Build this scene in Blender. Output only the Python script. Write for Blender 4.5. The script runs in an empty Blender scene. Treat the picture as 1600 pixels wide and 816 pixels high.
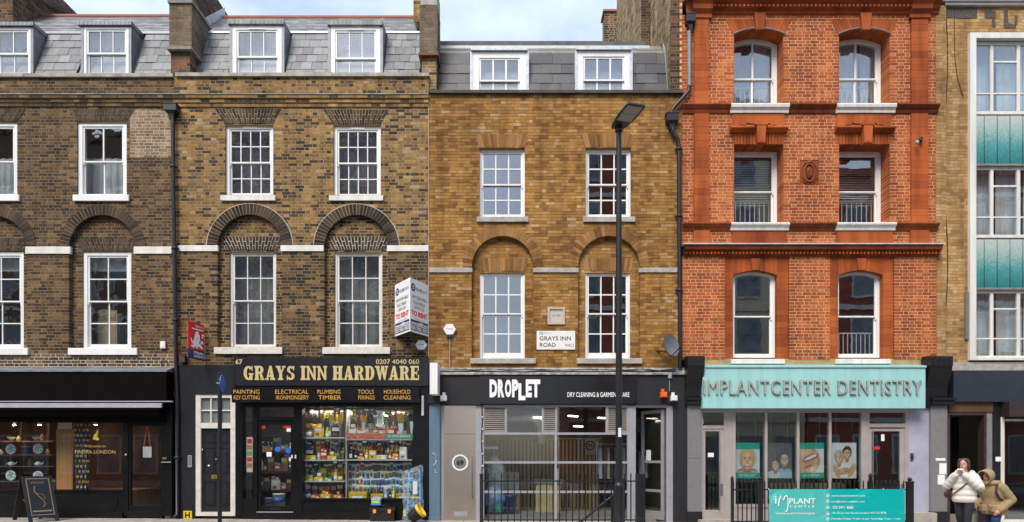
import bpy, bmesh, math, random
from mathutils import Vector, Matrix
R = math.radians
C = bpy.context.scene.collection
scene = bpy.context.scene

# ---------------------------------------------------------------- camera
F, D, CZ, HY = 1067.0, 16.4, 1.6, 710.0     # focal length in photo px, metres to the facades, eye height, horizon row
cam = bpy.data.cameras.new('camera'); cam.lens = 36 * F / 1600; cam.sensor_width = 36
cam.shift_y = (HY - 408) / 1600; cam.clip_end = 2000; cam.clip_start = 0.1
camo = bpy.data.objects.new('camera', cam); C.objects.link(camo)
camo.location = (0, -D, CZ); camo.rotation_euler = (R(90), 0, 0)
scene.camera = camo

# ---------------------------------------------------------------- sky, sun, exposure
SUN_EL, SUN_AZ = 50, -155                   # azimuth clockwise from +Y
world = bpy.data.worlds.new('World'); scene.world = world; world.use_nodes = True
nt = world.node_tree; nt.nodes.clear()
def wn(t, **k):
    n = nt.nodes.new(t)
    for a, b in k.items(): setattr(n, a, b)
    return n
sky = wn('ShaderNodeTexSky', sky_type='NISHITA', sun_disc=False, sun_elevation=R(SUN_EL), sun_rotation=R(SUN_AZ))
sky.air_density = 1.0; sky.dust_density = 1.5; sky.ozone_density = 1.5
tc = wn('ShaderNodeTexCoord'); mp = wn('ShaderNodeMapping'); mp.inputs['Scale'].default_value = (1.0, 1.0, 2.2)
nz = wn('ShaderNodeTexNoise'); nz.inputs['Scale'].default_value = 2.4; nz.inputs['Detail'].default_value = 7; nz.inputs['Roughness'].default_value = .55
rp = wn('ShaderNodeValToRGB'); rp.color_ramp.elements[0].position = .38; rp.color_ramp.elements[0].color = (.08,)*3 + (1,)
rp.color_ramp.elements[1].position = .66; rp.color_ramp.elements[1].color = (1, 1, 1, 1)
mx = wn('ShaderNodeMix', data_type='RGBA'); mx.inputs['B'].default_value = (3.8, 4.25, 5.15, 1)
bg = wn('ShaderNodeBackground'); bg.inputs['Strength'].default_value = .115
ow = wn('ShaderNodeOutputWorld')
L = nt.links.new
L(tc.outputs['Generated'], mp.inputs['Vector']); L(mp.outputs[0], nz.inputs['Vector']); L(nz.outputs[0], rp.inputs[0])
L(rp.outputs[0], mx.inputs['Factor']); L(sky.outputs[0], mx.inputs['A']); L(mx.outputs['Result'], bg.inputs[0]); L(bg.outputs[0], ow.inputs[0])
sl = bpy.data.lights.new('sun', 'SUN'); sl.energy = 1.5; sl.angle = R(28); sl.color = (1, .93, .82)
so = bpy.data.objects.new('sun', sl); C.objects.link(so); so.location = (-6, -14, 30)
sd = Vector((math.sin(R(SUN_AZ)) * math.cos(R(SUN_EL)), math.cos(R(SUN_AZ)) * math.cos(R(SUN_EL)), math.sin(R(SUN_EL))))
so.rotation_euler = (-sd).to_track_quat('-Z', 'Y').to_euler()
vs = scene.view_settings; vs.view_transform = 'Standard'; vs.look = 'None'; vs.gamma = 1; vs.use_curve_mapping = False
vs.exposure = 1.3

# ---------------------------------------------------------------- pixel -> metres (d = metres behind the facade plane y = 0)
def X(px, d=0): return (px - 800) * (D + d) / F
def Z(py, d=0): return CZ + (HY - py) * (D + d) / F
def ground(x): return -0.0067 * x / 1.0 * 1.0

rnd = random.Random(7)

# ---------------------------------------------------------------- materials
MATS = {}
def srgb(r, g, b):
    f = lambda c: (c / 255 / 12.92) if c / 255 <= .04045 else ((c / 255 + .055) / 1.055) ** 2.4
    return (f(r), f(g), f(b))
class NT:
    def __init__(s, name):
        s.m = bpy.data.materials.new(name); s.m.use_nodes = True; s.t = s.m.node_tree
        s.b = s.t.nodes['Principled BSDF']; s.out = s.t.nodes['Material Output']
    def n(s, t, **k):
        o = s.t.nodes.new(t)
        for a, b in k.items():
            if a.startswith('i_'): o.inputs[a[2:].replace('_', ' ')].default_value = b
            else: setattr(o, a, b)
        return o
    def l(s, a, b): s.t.links.new(a, b)
    def math(s, op, a, b=None):
        o = s.n('ShaderNodeMath', operation=op)
        for i, v in enumerate((a, b)):
            if v is None: continue
            if isinstance(v, (int, float)): o.inputs[i].default_value = v
            else: s.l(v, o.inputs[i])
        return o.outputs[0]
    def mix(s, f, a, b, bt='MIX'):
        o = s.n('ShaderNodeMix', data_type='RGBA', blend_type=bt)
        for k, v in (('Factor', f), ('A', a), ('B', b)):
            if isinstance(v, (int, float)): o.inputs[k].default_value = v
            elif isinstance(v, tuple): o.inputs[k].default_value = v[:3] + (1,)
            else: s.l(v, o.inputs[k])
        return o.outputs['Result']
    def noise(s, scale, detail=4, vec=None, rough=.55):
        o = s.n('ShaderNodeTexNoise'); o.inputs['Scale'].default_value = scale; o.inputs['Detail'].default_value = detail; o.inputs['Roughness'].default_value = rough
        if vec is None:
            g = s.n('ShaderNodeNewGeometry'); vec = g.outputs['Position']
        s.l(vec, o.inputs['Vector']); return o.outputs[0]
    def ramp(s, v, stops, interp='LINEAR'):
        o = s.n('ShaderNodeValToRGB'); cr = o.color_ramp; cr.interpolation = interp
        while len(cr.elements) < len(stops): cr.elements.new(.5)
        for e, (p, c) in zip(cr.elements, stops):
            e.position = p; e.color = (c + (1,)) if len(c) == 3 else c
        s.l(v, o.inputs[0]); return o.outputs[0]
    def bump(s, h, strength=.3, dist=.01):
        o = s.n('ShaderNodeBump'); o.inputs['Strength'].default_value = strength; o.inputs['Distance'].default_value = dist
        s.l(h, o.inputs['Height']); s.l(o.outputs[0], s.b.inputs['Normal'])

def mat(name, col, rough=.6, metal=0, var=.12, vscale=6, bump=.0, bscale=60, spec=None, streak=False):
    """plain weathered surface: base colour, uneven tone, fine relief"""
    if name in MATS: return MATS[name]
    w = NT(name); w.b.inputs['Roughness'].default_value = rough; w.b.inputs['Metallic'].default_value = metal
    if spec is not None: w.b.inputs['Specular IOR Level'].default_value = spec
    if var:
        vec = None
        if streak:
            g = w.n('ShaderNodeNewGeometry'); m = w.n('ShaderNodeMapping'); m.inputs['Scale'].default_value = (6, 6, .5)
            w.l(g.outputs['Position'], m.inputs['Vector']); vec = m.outputs[0]
        nf = w.noise(vscale if not streak else 1.2, 5, vec)
        lo = tuple(c * (1 - var) for c in col); hi = tuple(min(1, c * (1 + var)) for c in col)
        c = w.ramp(nf, [(.3, lo), (.7, hi)])
        w.l(c, w.b.inputs['Base Color'])
        rr = w.math('MULTIPLY_ADD', nf, .25)
        rr.node.inputs[2].default_value = rough - .12
        w.l(rr, w.b.inputs['Roughness'])
    else: w.b.inputs['Base Color'].default_value = col + (1,)
    if bump: w.bump(w.noise(bscale, 4), bump, .01)
    MATS[name] = w.m; return w.m

def brick_mat(name, stops, grime=(.045, .035, .028), gamt=.45, gscale=.7, mottled=.25, rough=.85, streak=.75, patch=.9):
    w = NT(name); w.b.inputs['Roughness'].default_value = rough; w.b.inputs['Specular IOR Level'].default_value = .25
    g = w.n('ShaderNodeNewGeometry'); oi = w.n('ShaderNodeObjectInfo')
    r = w.math('FRACT', w.math('ADD', g.outputs['Random Per Island'], oi.outputs['Random']))
    r = w.math('ADD', r, w.math('MULTIPLY', w.math('SUBTRACT', w.noise(1.1, 5), .5), patch)); r.node.use_clamp = True
    c = w.ramp(r, stops)
    fine = w.noise(55, 5); c = w.mix(mottled, c, w.ramp(fine, [(.3, (.25, .22, .2)), (.7, (1.0, .98, .95))]), 'MULTIPLY')
    big = w.noise(gscale, 6, None, .65)
    gm = w.ramp(big, [(.42, (0, 0, 0)), (.68, (gamt,) * 3)])
    c = w.mix(gm, c, grime)
    mp_ = w.n('ShaderNodeMapping'); mp_.inputs['Scale'].default_value = (2.6, 2.6, .35); w.l(g.outputs['Position'], mp_.inputs['Vector'])
    c = w.mix(streak, c, w.ramp(w.noise(1.0, 6, mp_.outputs[0], .65), [(.36, (.42, .38, .35)), (.6, (1.0, 1.0, 1.0)), (.72, (1.0, 1.0, 1.0)), (.85, (1.12, 1.12, 1.1))]), 'MULTIPLY')
    w.l(c, w.b.inputs['Base Color']); w.bump(fine, .5, .006)
    MATS[name] = w.m; return w.m

def glass_mat(name, tint=(.9, .93, .93), base=.055, wav=.02, rough=0.0):
    w = NT(name); w.t.nodes.remove(w.b)
    lw = w.n('ShaderNodeLayerWeight'); lw.inputs['Blend'].default_value = .5
    f = w.math('POWER', lw.outputs['Facing'], 5.0); f = w.math('MULTIPLY_ADD', f, 1 - base); f.node.inputs[2].default_value = base
    tr = w.n('ShaderNodeBsdfTransparent'); tr.inputs[0].default_value = tint + (1,)
    gl = w.n('ShaderNodeBsdfGlossy'); gl.inputs['Roughness'].default_value = rough
    bp = w.n('ShaderNodeBump'); bp.inputs['Strength'].default_value = wav; bp.inputs['Distance'].default_value = .05
    w.l(w.noise(2.2, 2), bp.inputs['Height']); w.l(bp.outputs[0], gl.inputs['Normal'])
    m = w.n('ShaderNodeMixShader'); w.l(f, m.inputs[0]); w.l(tr.outputs[0], m.inputs[1]); w.l(gl.outputs[0], m.inputs[2]); w.l(m.outputs[0], w.out.inputs[0])
    MATS[name] = w.m; return w.m

def emit_mat(name, col, s):
    w = NT(name); w.b.inputs['Emission Color'].default_value = col + (1,); w.b.inputs['Emission Strength'].default_value = s
    w.b.inputs['Base Color'].default_value = (.8, .8, .8, 1); MATS[name] = w.m; return w.m

def objcol_mat(name, rough=.45):
    """colour from each object's own display colour"""
    w = NT(name); oi = w.n('ShaderNodeObjectInfo'); nf = w.noise(30, 3)
    w.l(w.mix(.3, oi.outputs['Color'], w.ramp(nf, [(.35, (.55,) * 3), (.7, (1,) * 3)]), 'MULTIPLY'), w.b.inputs['Base Color'])
    w.b.inputs['Roughness'].default_value = rough; MATS[name] = w.m; return w.m

# ---------------------------------------------------------------- mesh collector
class MB:
    def __init__(s): s.v = []; s.f = []; s.mi = []; s.sm = []
    def add(s, vs_, fs, mi=0, smooth=False):
        o = len(s.v); s.v += [tuple(v) for v in vs_]
        for f in fs: s.f.append(tuple(i + o for i in f)); s.mi.append(mi); s.sm.append(smooth)
        return s
    def box(s, x0, x1, y0, y1, z0, z1, mi=0, back=True):
        v = [(x0, y0, z0), (x1, y0, z0), (x1, y0, z1), (x0, y0, z1), (x0, y1, z0), (x1, y1, z0), (x1, y1, z1), (x0, y1, z1)]
        f = [(0, 1, 2, 3), (1, 5, 6, 2), (4, 0, 3, 7), (3, 2, 6, 7), (4, 5, 1, 0)]
        if back: f.append((5, 4, 7, 6))
        return s.add(v, f, mi)
    def prism(s, poly, y0, y1, mi=0, back=True):
        """polygon in (x, z), front face towards -y at y0"""
        a = sum(poly[i][0] * poly[(i + 1) % len(poly)][1] - poly[(i + 1) % len(poly)][0] * poly[i][1] for i in range(len(poly)))
        if a < 0: poly = poly[::-1]
        n = len(poly)
        v = [(x, y0, z) for x, z in poly] + [(x, y1, z) for x, z in poly]
        f = [tuple(range(n))] + [(i, i + n, (i + 1) % n + n, (i + 1) % n) for i in range(n)]
        if back: f.append(tuple(range(2 * n - 1, n - 1, -1)))
        return s.add(v, f, mi)
    def profile(s, x0, x1, prof, mi=0):
        """closed (y, z) profile swept along x"""
        a = sum(prof[i][0] * prof[(i + 1) % len(prof)][1] - prof[(i + 1) % len(prof)][0] * prof[i][1] for i in range(len(prof)))
        if a < 0: prof = prof[::-1]
        n = len(prof)
        v = [(x0, y, z) for y, z in prof] + [(x1, y, z) for y, z in prof]
        f = [(i, (i + 1) % n, (i + 1) % n + n, i + n) for i in range(n)] + [tuple(range(n))[::-1], tuple(range(n, 2 * n))]
        return s.add(v, [q[::-1] for q in f], mi)
    def tube(s, pts, r, n=8, mi=0, caps=True):
        pts = [Vector(p) for p in pts]; rs = r if isinstance(r, (list, tuple)) else [r] * len(pts)
        vs_ = []; up = None
        for i, p in enumerate(pts):
            t = (pts[min(i + 1, len(pts) - 1)] - pts[max(i - 1, 0)]).normalized()
            if up is None: up = Vector((0, 0, 1)) if abs(t.z) < .9 else Vector((1, 0, 0))
            a = t.cross(up).normalized(); b = a.cross(t).normalized(); up = b
            for k in range(n):
                q = 2 * math.pi * k / n; vs_.append(p + (a * math.cos(q) + b * math.sin(q)) * rs[i])
        fs = []
        for i in range(len(pts) - 1):
            for k in range(n): fs.append((i * n + k, i * n + (k + 1) % n, (i + 1) * n + (k + 1) % n, (i + 1) * n + k))
        s.add(vs_, fs, mi, True)
        if caps: s.add(vs_[:n], [tuple(range(n))[::-1]], mi); s.add(vs_[-n:], [tuple(range(n))], mi)
        return s
    def lathe(s, prof, c=(0, 0, 0), n=14, mi=0, axis='z', smooth=True):
        vs_ = []
        for r, h in prof:
            for k in range(n):
                q = 2 * math.pi * k / n; a, b = r * math.cos(q), r * math.sin(q)
                vs_.append((c[0] + a, c[1] + b, c[2] + h) if axis == 'z' else (c[0] + a, c[1] - h, c[2] + b) if axis == 'y' else (c[0] + h, c[1] + a, c[2] + b))
        fs = []
        for i in range(len(prof) - 1):
            for k in range(n): fs.append((i * n + k, i * n + (k + 1) % n, (i + 1) * n + (k + 1) % n, (i + 1) * n + k))
        fs.append(tuple(range(n))[::-1]); fs.append(tuple(range(len(vs_) - n, len(vs_))))
        return s.add(vs_, fs, mi, smooth)
    def blob(s, c, r, n=10, m=7, mi=0, jit=0, rg=None):
        vs_ = []; fs = []
        for i in range(m + 1):
            th = math.pi * i / m
            for k in range(n):
                q = 2 * math.pi * k / n; j = 1 + ((rg or rnd).uniform(-jit, jit) if 0 < i < m else 0)
                vs_.append((c[0] + r[0] * math.sin(th) * math.cos(q) * j, c[1] + r[1] * math.sin(th) * math.sin(q) * j, c[2] + r[2] * math.cos(th)))
        for i in range(m):
            for k in range(n): fs.append((i * n + k, (i + 1) * n + k, (i + 1) * n + (k + 1) % n, i * n + (k + 1) % n))
        return s.add(vs_, fs, mi, True)
    def sheet(s, fn, nu, nv, mi=0, thick=None, smooth=True):
        """fn(u, v) -> point, u, v in 0..1; thick = offset vector for a second side"""
        vs_ = [fn(i / nu, j / nv) for j in range(nv + 1) for i in range(nu + 1)]
        w = nu + 1
        fs = [(j * w + i, j * w + i + 1, (j + 1) * w + i + 1, (j + 1) * w + i) for j in range(nv) for i in range(nu)]
        s.add(vs_, fs, mi, smooth)
        if thick:
            t = Vector(thick); s.add([Vector(v) + t for v in vs_], [f[::-1] for f in fs], mi, smooth)
        return s
    def mesh(s, name, mats, loc=(0, 0, 0)):
        me = bpy.data.meshes.new(name)
        lx, ly, lz = loc
        me.from_pydata([(a - lx, b - ly, c - lz) for a, b, c in s.v], [], s.f)
        for m in (mats if isinstance(mats, (list, tuple)) else [mats]): me.materials.append(m)
        me.polygons.foreach_set('material_index', s.mi); me.polygons.foreach_set('use_smooth', s.sm)
        me.update(); return me
    def build(s, name, mats, parent=None):
        if parent is None:                      # a thing that is one mesh: origin at the middle of its base
            xs = [v[0] for v in s.v]; ys = [v[1] for v in s.v]; zs = [v[2] for v in s.v]
            loc = ((min(xs) + max(xs)) / 2, (min(ys) + max(ys)) / 2, min(zs))
        else: loc = (0, 0, 0)
        o = bpy.data.objects.new(name, s.mesh(name, mats, loc)); C.objects.link(o); o.location = loc
        if parent: put(o, parent)
        return o
    def bbox(s):
        return [(min(v[i] for v in s.v), max(v[i] for v in s.v)) for i in range(3)]

ROOTLOC = {}
def put(o, parent):
    """parent o, keeping its world place (parents are only ever moved through their own location here)"""
    o.parent = parent
    l = Vector(ROOTLOC.get(parent.name, (0, 0, 0)))
    o.matrix_parent_inverse = Matrix.Translation(-l)
def tag(o, label, cat, group=None, kind=None):
    if label: o['label'] = label
    if cat: o['category'] = cat
    if group: o['group'] = group
    if kind: o['kind'] = kind
    return o
def thing(name, label, cat, loc, group=None):
    o = bpy.data.objects.new(name, None); C.objects.link(o); o.location = loc; o.empty_display_size = .2
    ROOTLOC[o.name] = tuple(loc); return tag(o, label, cat, group)
def inst(name, me, loc, parent=None, rot=(0, 0, 0), scale=None, col=None):
    o = bpy.data.objects.new(name, me); C.objects.link(o); o.location = loc; o.rotation_euler = rot
    if scale: o.scale = scale
    if col: o.color = tuple(col) + (1,)
    if parent: put(o, parent)
    return o

# ---------------------------------------------------------------- lettering
def text_mesh(body, size=1.0, bold=0.0, sx=1.0, spacing=1.0, extrude=.004):
    cu = bpy.data.curves.new('lettering', 'FONT'); cu.body = body; cu.size = 1; cu.offset = bold; cu.extrude = 0; cu.resolution_u = 3
    cu.space_character = spacing; cu.fill_mode = 'FRONT'
    o = bpy.data.objects.new('lettering', cu); C.objects.link(o)
    me = bpy.data.meshes.new_from_object(o.evaluated_get(bpy.context.evaluated_depsgraph_get()))
    bpy.data.objects.remove(o); bpy.data.curves.remove(cu)
    return me
def text_geo(body, x0, x1, z0, z1, bold=0.0, spacing=1.0):
    """2-D glyph polygons of body stretched to fill the box; returns verts (x, z) and faces"""
    me = text_mesh(body, bold=bold, spacing=spacing)
    vs_ = [(v.co.x, v.co.y) for v in me.vertices]; fs = [tuple(p.vertices) for p in me.polygons]
    bpy.data.meshes.remove(me)
    if not vs_: return [], []
    a, b = min(v[0] for v in vs_), max(v[0] for v in vs_); c, d = min(v[1] for v in vs_), max(v[1] for v in vs_)
    return [(x0 + (x - a) / (b - a) * (x1 - x0), z0 + (z - c) / (d - c) * (z1 - z0)) for x, z in vs_], fs
def text_on(mb, body, x0, x1, z0, z1, y, mi=0, bold=0.0, spacing=1.0, place=None):
    """lettering as thin raised faces at depth y; place(x, z, out) maps to 3-D for tilted or creased boards"""
    v, f = text_geo(body, x0, x1, z0, z1, bold, spacing)
    pl = place or (lambda x, z: (x, y, z))
    mb.add([pl(a, b) for a, b in v], f, mi)
    return mb
def outline_solid(mb, y_front, y_back, mi_side=0):
    """give flat faces already in mb a depth: walls down every free edge"""
    from collections import Counter
    cnt = Counter()
    for f in mb.f:
        for i in range(len(f)): cnt[tuple(sorted((f[i], f[(i + 1) % len(f)])))] += 1
    walls = []
    for f in mb.f:
        for i in range(len(f)):
            a, b = f[i], f[(i + 1) % len(f)]
            if cnt[tuple(sorted((a, b)))] == 1: walls.append((a, b))
    for a, b in walls:
        va, vb = mb.v[a], mb.v[b]
        mb.add([va, vb, (vb[0], y_back, vb[2]), (va[0], y_back, va[2])], [(0, 3, 2, 1)], mi_side)

# ---------------------------------------------------------------- material set
white = mat('white_paint', (.76, .76, .74), .45, var=.08, vscale=3, bump=.06, streak=True)
white_old = mat('white_paint_worn', (.66, .645, .60), .6, var=.14, vscale=5, bump=.12, streak=True)
cream = mat('cream_paint', (.62, .58, .52), .55, var=.12, vscale=10, bump=.08)
stone = mat('stone', (.36, .34, .31), .8, var=.25, vscale=7, bump=.3)
stone_dark = mat('stone_dark', (.2, .19, .175), .8, var=.3, vscale=7, bump=.3)
coping_m = mat('coping_stone', (.34, .32, .27), .85, var=.35, vscale=5, bump=.35)
lead = mat('lead', (.2, .21, .23), .5, .35, var=.25, vscale=5, bump=.1)
lead_pale = mat('lead_pale', (.5, .53, .56), .5, .2, var=.2, vscale=8, bump=.1)
black = mat('black_paint', (.008, .008, .010), .45, var=.25, vscale=4, bump=.06)
black_gloss = mat('black_gloss', (.006, .006, .007), .3, var=.2, vscale=3, spec=.3)
black_iron = mat('black_iron', (.009, .009, .011), .42, .0, var=.3, vscale=20, bump=.15)
charcoal = mat('charcoal_paint', (.014, .015, .02), .6, var=.2, vscale=3, bump=.1, streak=True, spec=.2)
brown_black = mat('brown_black_paint', (.004, .0022, .0022), .6, var=.25, vscale=3, spec=.06)
navy = mat('navy_paint', (.02, .026, .04), .5, var=.15, vscale=3)
blue_paint = mat('slate_blue_paint', (.1, .17, .24), .5, var=.15, vscale=5, bump=.08, streak=True)
teal_pale = mat('pale_teal_board', (.31, .58, .57), .4, var=.07, vscale=2, streak=True)
steel = mat('brushed_steel', (.46, .39, .33), .3, 1.0, var=.06, vscale=1.2)
steel_bright = mat('polished_steel', (.6, .6, .6), .2, 1.0, var=.05)
alu = mat('grey_aluminium', (.34, .34, .37), .45, .15, var=.08, vscale=4)
alu_warm = mat('warm_aluminium', (.46, .41, .39), .4, .3, var=.08, vscale=4)
granite = None
gold = mat('gold_leaf', (.62, .47, .2), .4, .25, var=.1, vscale=12)
gold_dim = mat('gold_print', (.5, .33, .1), .5, 0, var=.1)
brass = mat('brass', (.6, .42, .12), .3, .9, var=.1)
plaster = mat('room_plaster', (.25, .235, .21), .9, var=.1)
room_dark = mat('room_dark', (.07, .062, .055), .9, var=.2)
wood = mat('warm_wood', (.34, .15, .05), .5, var=.3, vscale=4, streak=True)
wood_pale = mat('pale_wood', (.55, .37, .17), .5, var=.15, vscale=4, streak=True)
wood_dark = mat('dark_wood', (.1, .045, .02), .5, var=.3, vscale=5, streak=True)
red_sign = mat('red_print', (.72, .018, .02), .4, var=.04)
navy_print = mat('navy_print', (.02, .025, .1), .45, var=.05)
blue_print = mat('blue_print', (.03, .13, .5), .4, var=.05)
white_print = mat('white_print', (.82, .82, .82), .45, var=.02)
grey_print = mat('grey_print', (.12, .12, .14), .5, var=.05)
pale_blue_print = mat('pale_blue_print', (.3, .42, .75), .5, var=.05)
net = mat('net_curtain', (.74, .75, .78), .9, var=.06, vscale=5)
grey_curtain = mat('grey_curtain', (.3, .31, .36), .9, var=.12, vscale=5)
slate_tile = None
glass = glass_mat('window_glass', base=.18)
glass_old = glass_mat('old_window_glass', base=.17, wav=.08)
glass_shop = glass_mat('shop_glass', base=.05, wav=.006)
glass_street = glass_mat('street_glass', base=.10, wav=.01)
frosted = mat('frosted_glass', (.16, .18, .17), .25, var=.1)

def _granite():
    w = NT('granite'); n1 = w.noise(140, 3); n2 = w.noise(9, 4)
    c = w.ramp(n1, [(.35, (.05, .05, .052)), (.5, (.19, .19, .19)), (.66, (.4, .4, .4))]); c = w.mix(.25, c, w.ramp(n2, [(.3, (.4,) * 3), (.7, (1,) * 3)]), 'MULTIPLY')
    w.l(c, w.b.inputs['Base Color']); w.b.inputs['Roughness'].default_value = .4; return w.m
granite = _granite()
def _slate(name, stops, rough=.5):
    w = NT(name); g = w.n('ShaderNodeNewGeometry'); oi = w.n('ShaderNodeObjectInfo')
    r = w.math('FRACT', w.math('ADD', g.outputs['Random Per Island'], oi.outputs['Random']))
    c = w.ramp(r, stops); n1 = w.noise(12, 5); c = w.mix(.4, c, w.ramp(n1, [(.3, (.5, .5, .48)), (.7, (1, 1, 1))]), 'MULTIPLY')
    c = w.mix(w.ramp(w.noise(2.5, 5), [(.55, (0, 0, 0)), (.75, (.5,) * 3)]), c, (.13, .13, .075))
    w.l(c, w.b.inputs['Base Color']); w.b.inputs['Roughness'].default_value = rough; w.bump(w.noise(40, 4), .25, .006); return w.m
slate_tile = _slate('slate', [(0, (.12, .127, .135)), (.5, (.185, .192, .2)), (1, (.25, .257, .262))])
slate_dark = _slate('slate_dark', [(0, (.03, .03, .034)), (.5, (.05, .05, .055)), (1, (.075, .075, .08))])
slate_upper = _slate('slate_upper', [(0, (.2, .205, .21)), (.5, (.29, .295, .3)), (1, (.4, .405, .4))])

bA = brick_mat('brown_stock_brick', [(0, (.05, .033, .022)), (.3, (.1, .062, .034)), (.6, (.155, .095, .047)), (.85, (.21, .13, .06)), (1, (.30, .195, .095))], gamt=.45, gscale=.55)
bB = brick_mat('mixed_stock_brick', [(0, (.045, .034, .028)), (.2, (.1, .065, .04)), (.28, (.23, .135, .05)), (.6, (.34, .205, .072)), (.85, (.44, .28, .095)), (.93, (.36, .16, .055)), (1, (.5, .36, .2))], gamt=.35, gscale=.6)
bB2 = brick_mat('sooty_stock_brick', [(0, (.03, .024, .02)), (.3, (.065, .044, .03)), (.42, (.14, .085, .04)), (.7, (.21, .128, .052)), (.9, (.3, .185, .07)), (1, (.36, .25, .14))], gamt=.5, gscale=.6)
bC = brick_mat('yellow_stock_brick', [(0, (.24, .112, .03)), (.3, (.375, .188, .048)), (.6, (.445, .232, .062)), (.9, (.5, .275, .085)), (1, (.58, .39, .2))], gamt=.3, gscale=.8)
bD = brick_mat('red_brick', [(0, (.33, .075, .02)), (.4, (.48, .115, .027)), (.8, (.56, .152, .037)), (1, (.6, .2, .06))], grime=(.2, .06, .03), gamt=.35, gscale=.9, mottled=.15)
bE = brick_mat('buff_brick', [(0, (.36, .205, .078)), (.4, (.5, .295, .11)), (.8, (.57, .355, .15)), (1, (.62, .44, .23))], gamt=.2, gscale=.7, mottled=.35)
bX = brick_mat('sooty_brick', [(0, (.04, .03, .024)), (.5, (.11, .075, .05)), (.8, (.2, .12, .065)), (1, (.3, .12, .07))], gamt=.3)
bF = brick_mat('pale_flank_brick', [(0, (.16, .11, .06)), (.4, (.4, .28, .145)), (1, (.6, .46, .26))], gamt=.3)
b_dark = brick_mat('sooty_arch_brick', [(0, (.025, .02, .018)), (.6, (.06, .044, .034)), (1, (.12, .085, .055))], gamt=.3)
b_archA = brick_mat('brown_arch_brick', [(0, (.04, .03, .024)), (.6, (.095, .068, .047)), (1, (.15, .105, .066))], gamt=.4)
b_archC = brick_mat('rough_arch_brick', [(0, (.2, .09, .03)), (.5, (.36, .18, .06)), (1, (.48, .26, .1))], gamt=.2)
rubbed = brick_mat('rubbed_red_brick', [(0, (.32, .068, .017)), (.5, (.44, .1, .023)), (1, (.51, .128, .031))], grime=(.22, .06, .03), gamt=.3, mottled=.12)
mA = mat('grey_mortar', (.25, .185, .11), .95, var=.3, vscale=5)
mB = mat('sandy_mortar', (.36, .265, .15), .95, var=.3, vscale=5)
mC = mat('brown_mortar', (.23, .13, .045), .95, var=.25, vscale=5)
mD = mat('pale_mortar', (.62, .39, .24), .95, var=.2, vscale=5)
mE = mat('buff_mortar', (.3, .2, .1), .95, var=.25, vscale=5)
mW = mat('fresh_mortar', (.52, .47, .40), .95, var=.2, vscale=5)

# ---------------------------------------------------------------- brickwork
def rect_op(x0, x1, z0, z1): return lambda z: (x0, x1) if z0 < z < z1 else None
def arch_op(cx, r, zs, z0, ex=.055):  # straight sides from z0 to the springing zs, half circle above (cut back behind the ring)
    def f(z):
        if z0 < z <= zs: return (cx - r, cx + r)
        if zs < z < zs + r + ex: w = math.sqrt((r + ex) ** 2 - (z - zs) ** 2); return (cx - w, cx + w)
    return f
def seg_op(x0, x1, z0, z1, rise):     # rectangle with a segmental head: z1 = crown
    w = (x1 - x0) / 2; cx = (x0 + x1) / 2; rad = (w * w + rise * rise) / (2 * rise); zc = z1 - rad
    def f(z):
        if z0 < z <= z1 - rise: return (x0, x1)
        if z1 - rise < z < z1: h = math.sqrt(max(0, rad * rad - (z - zc) ** 2)); return (cx - h, cx + h)
    return f
_unit = {}
def unit_brick(l, h, dep, m, rg=None):
    k = (l, h, dep, m.name)
    if k not in _unit:
        b = MB(); b.box(-l / 2, l / 2, 0, dep, -h / 2, h / 2, back=False); _unit[k] = b.mesh('brick', m)
    return _unit[k]
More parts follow.
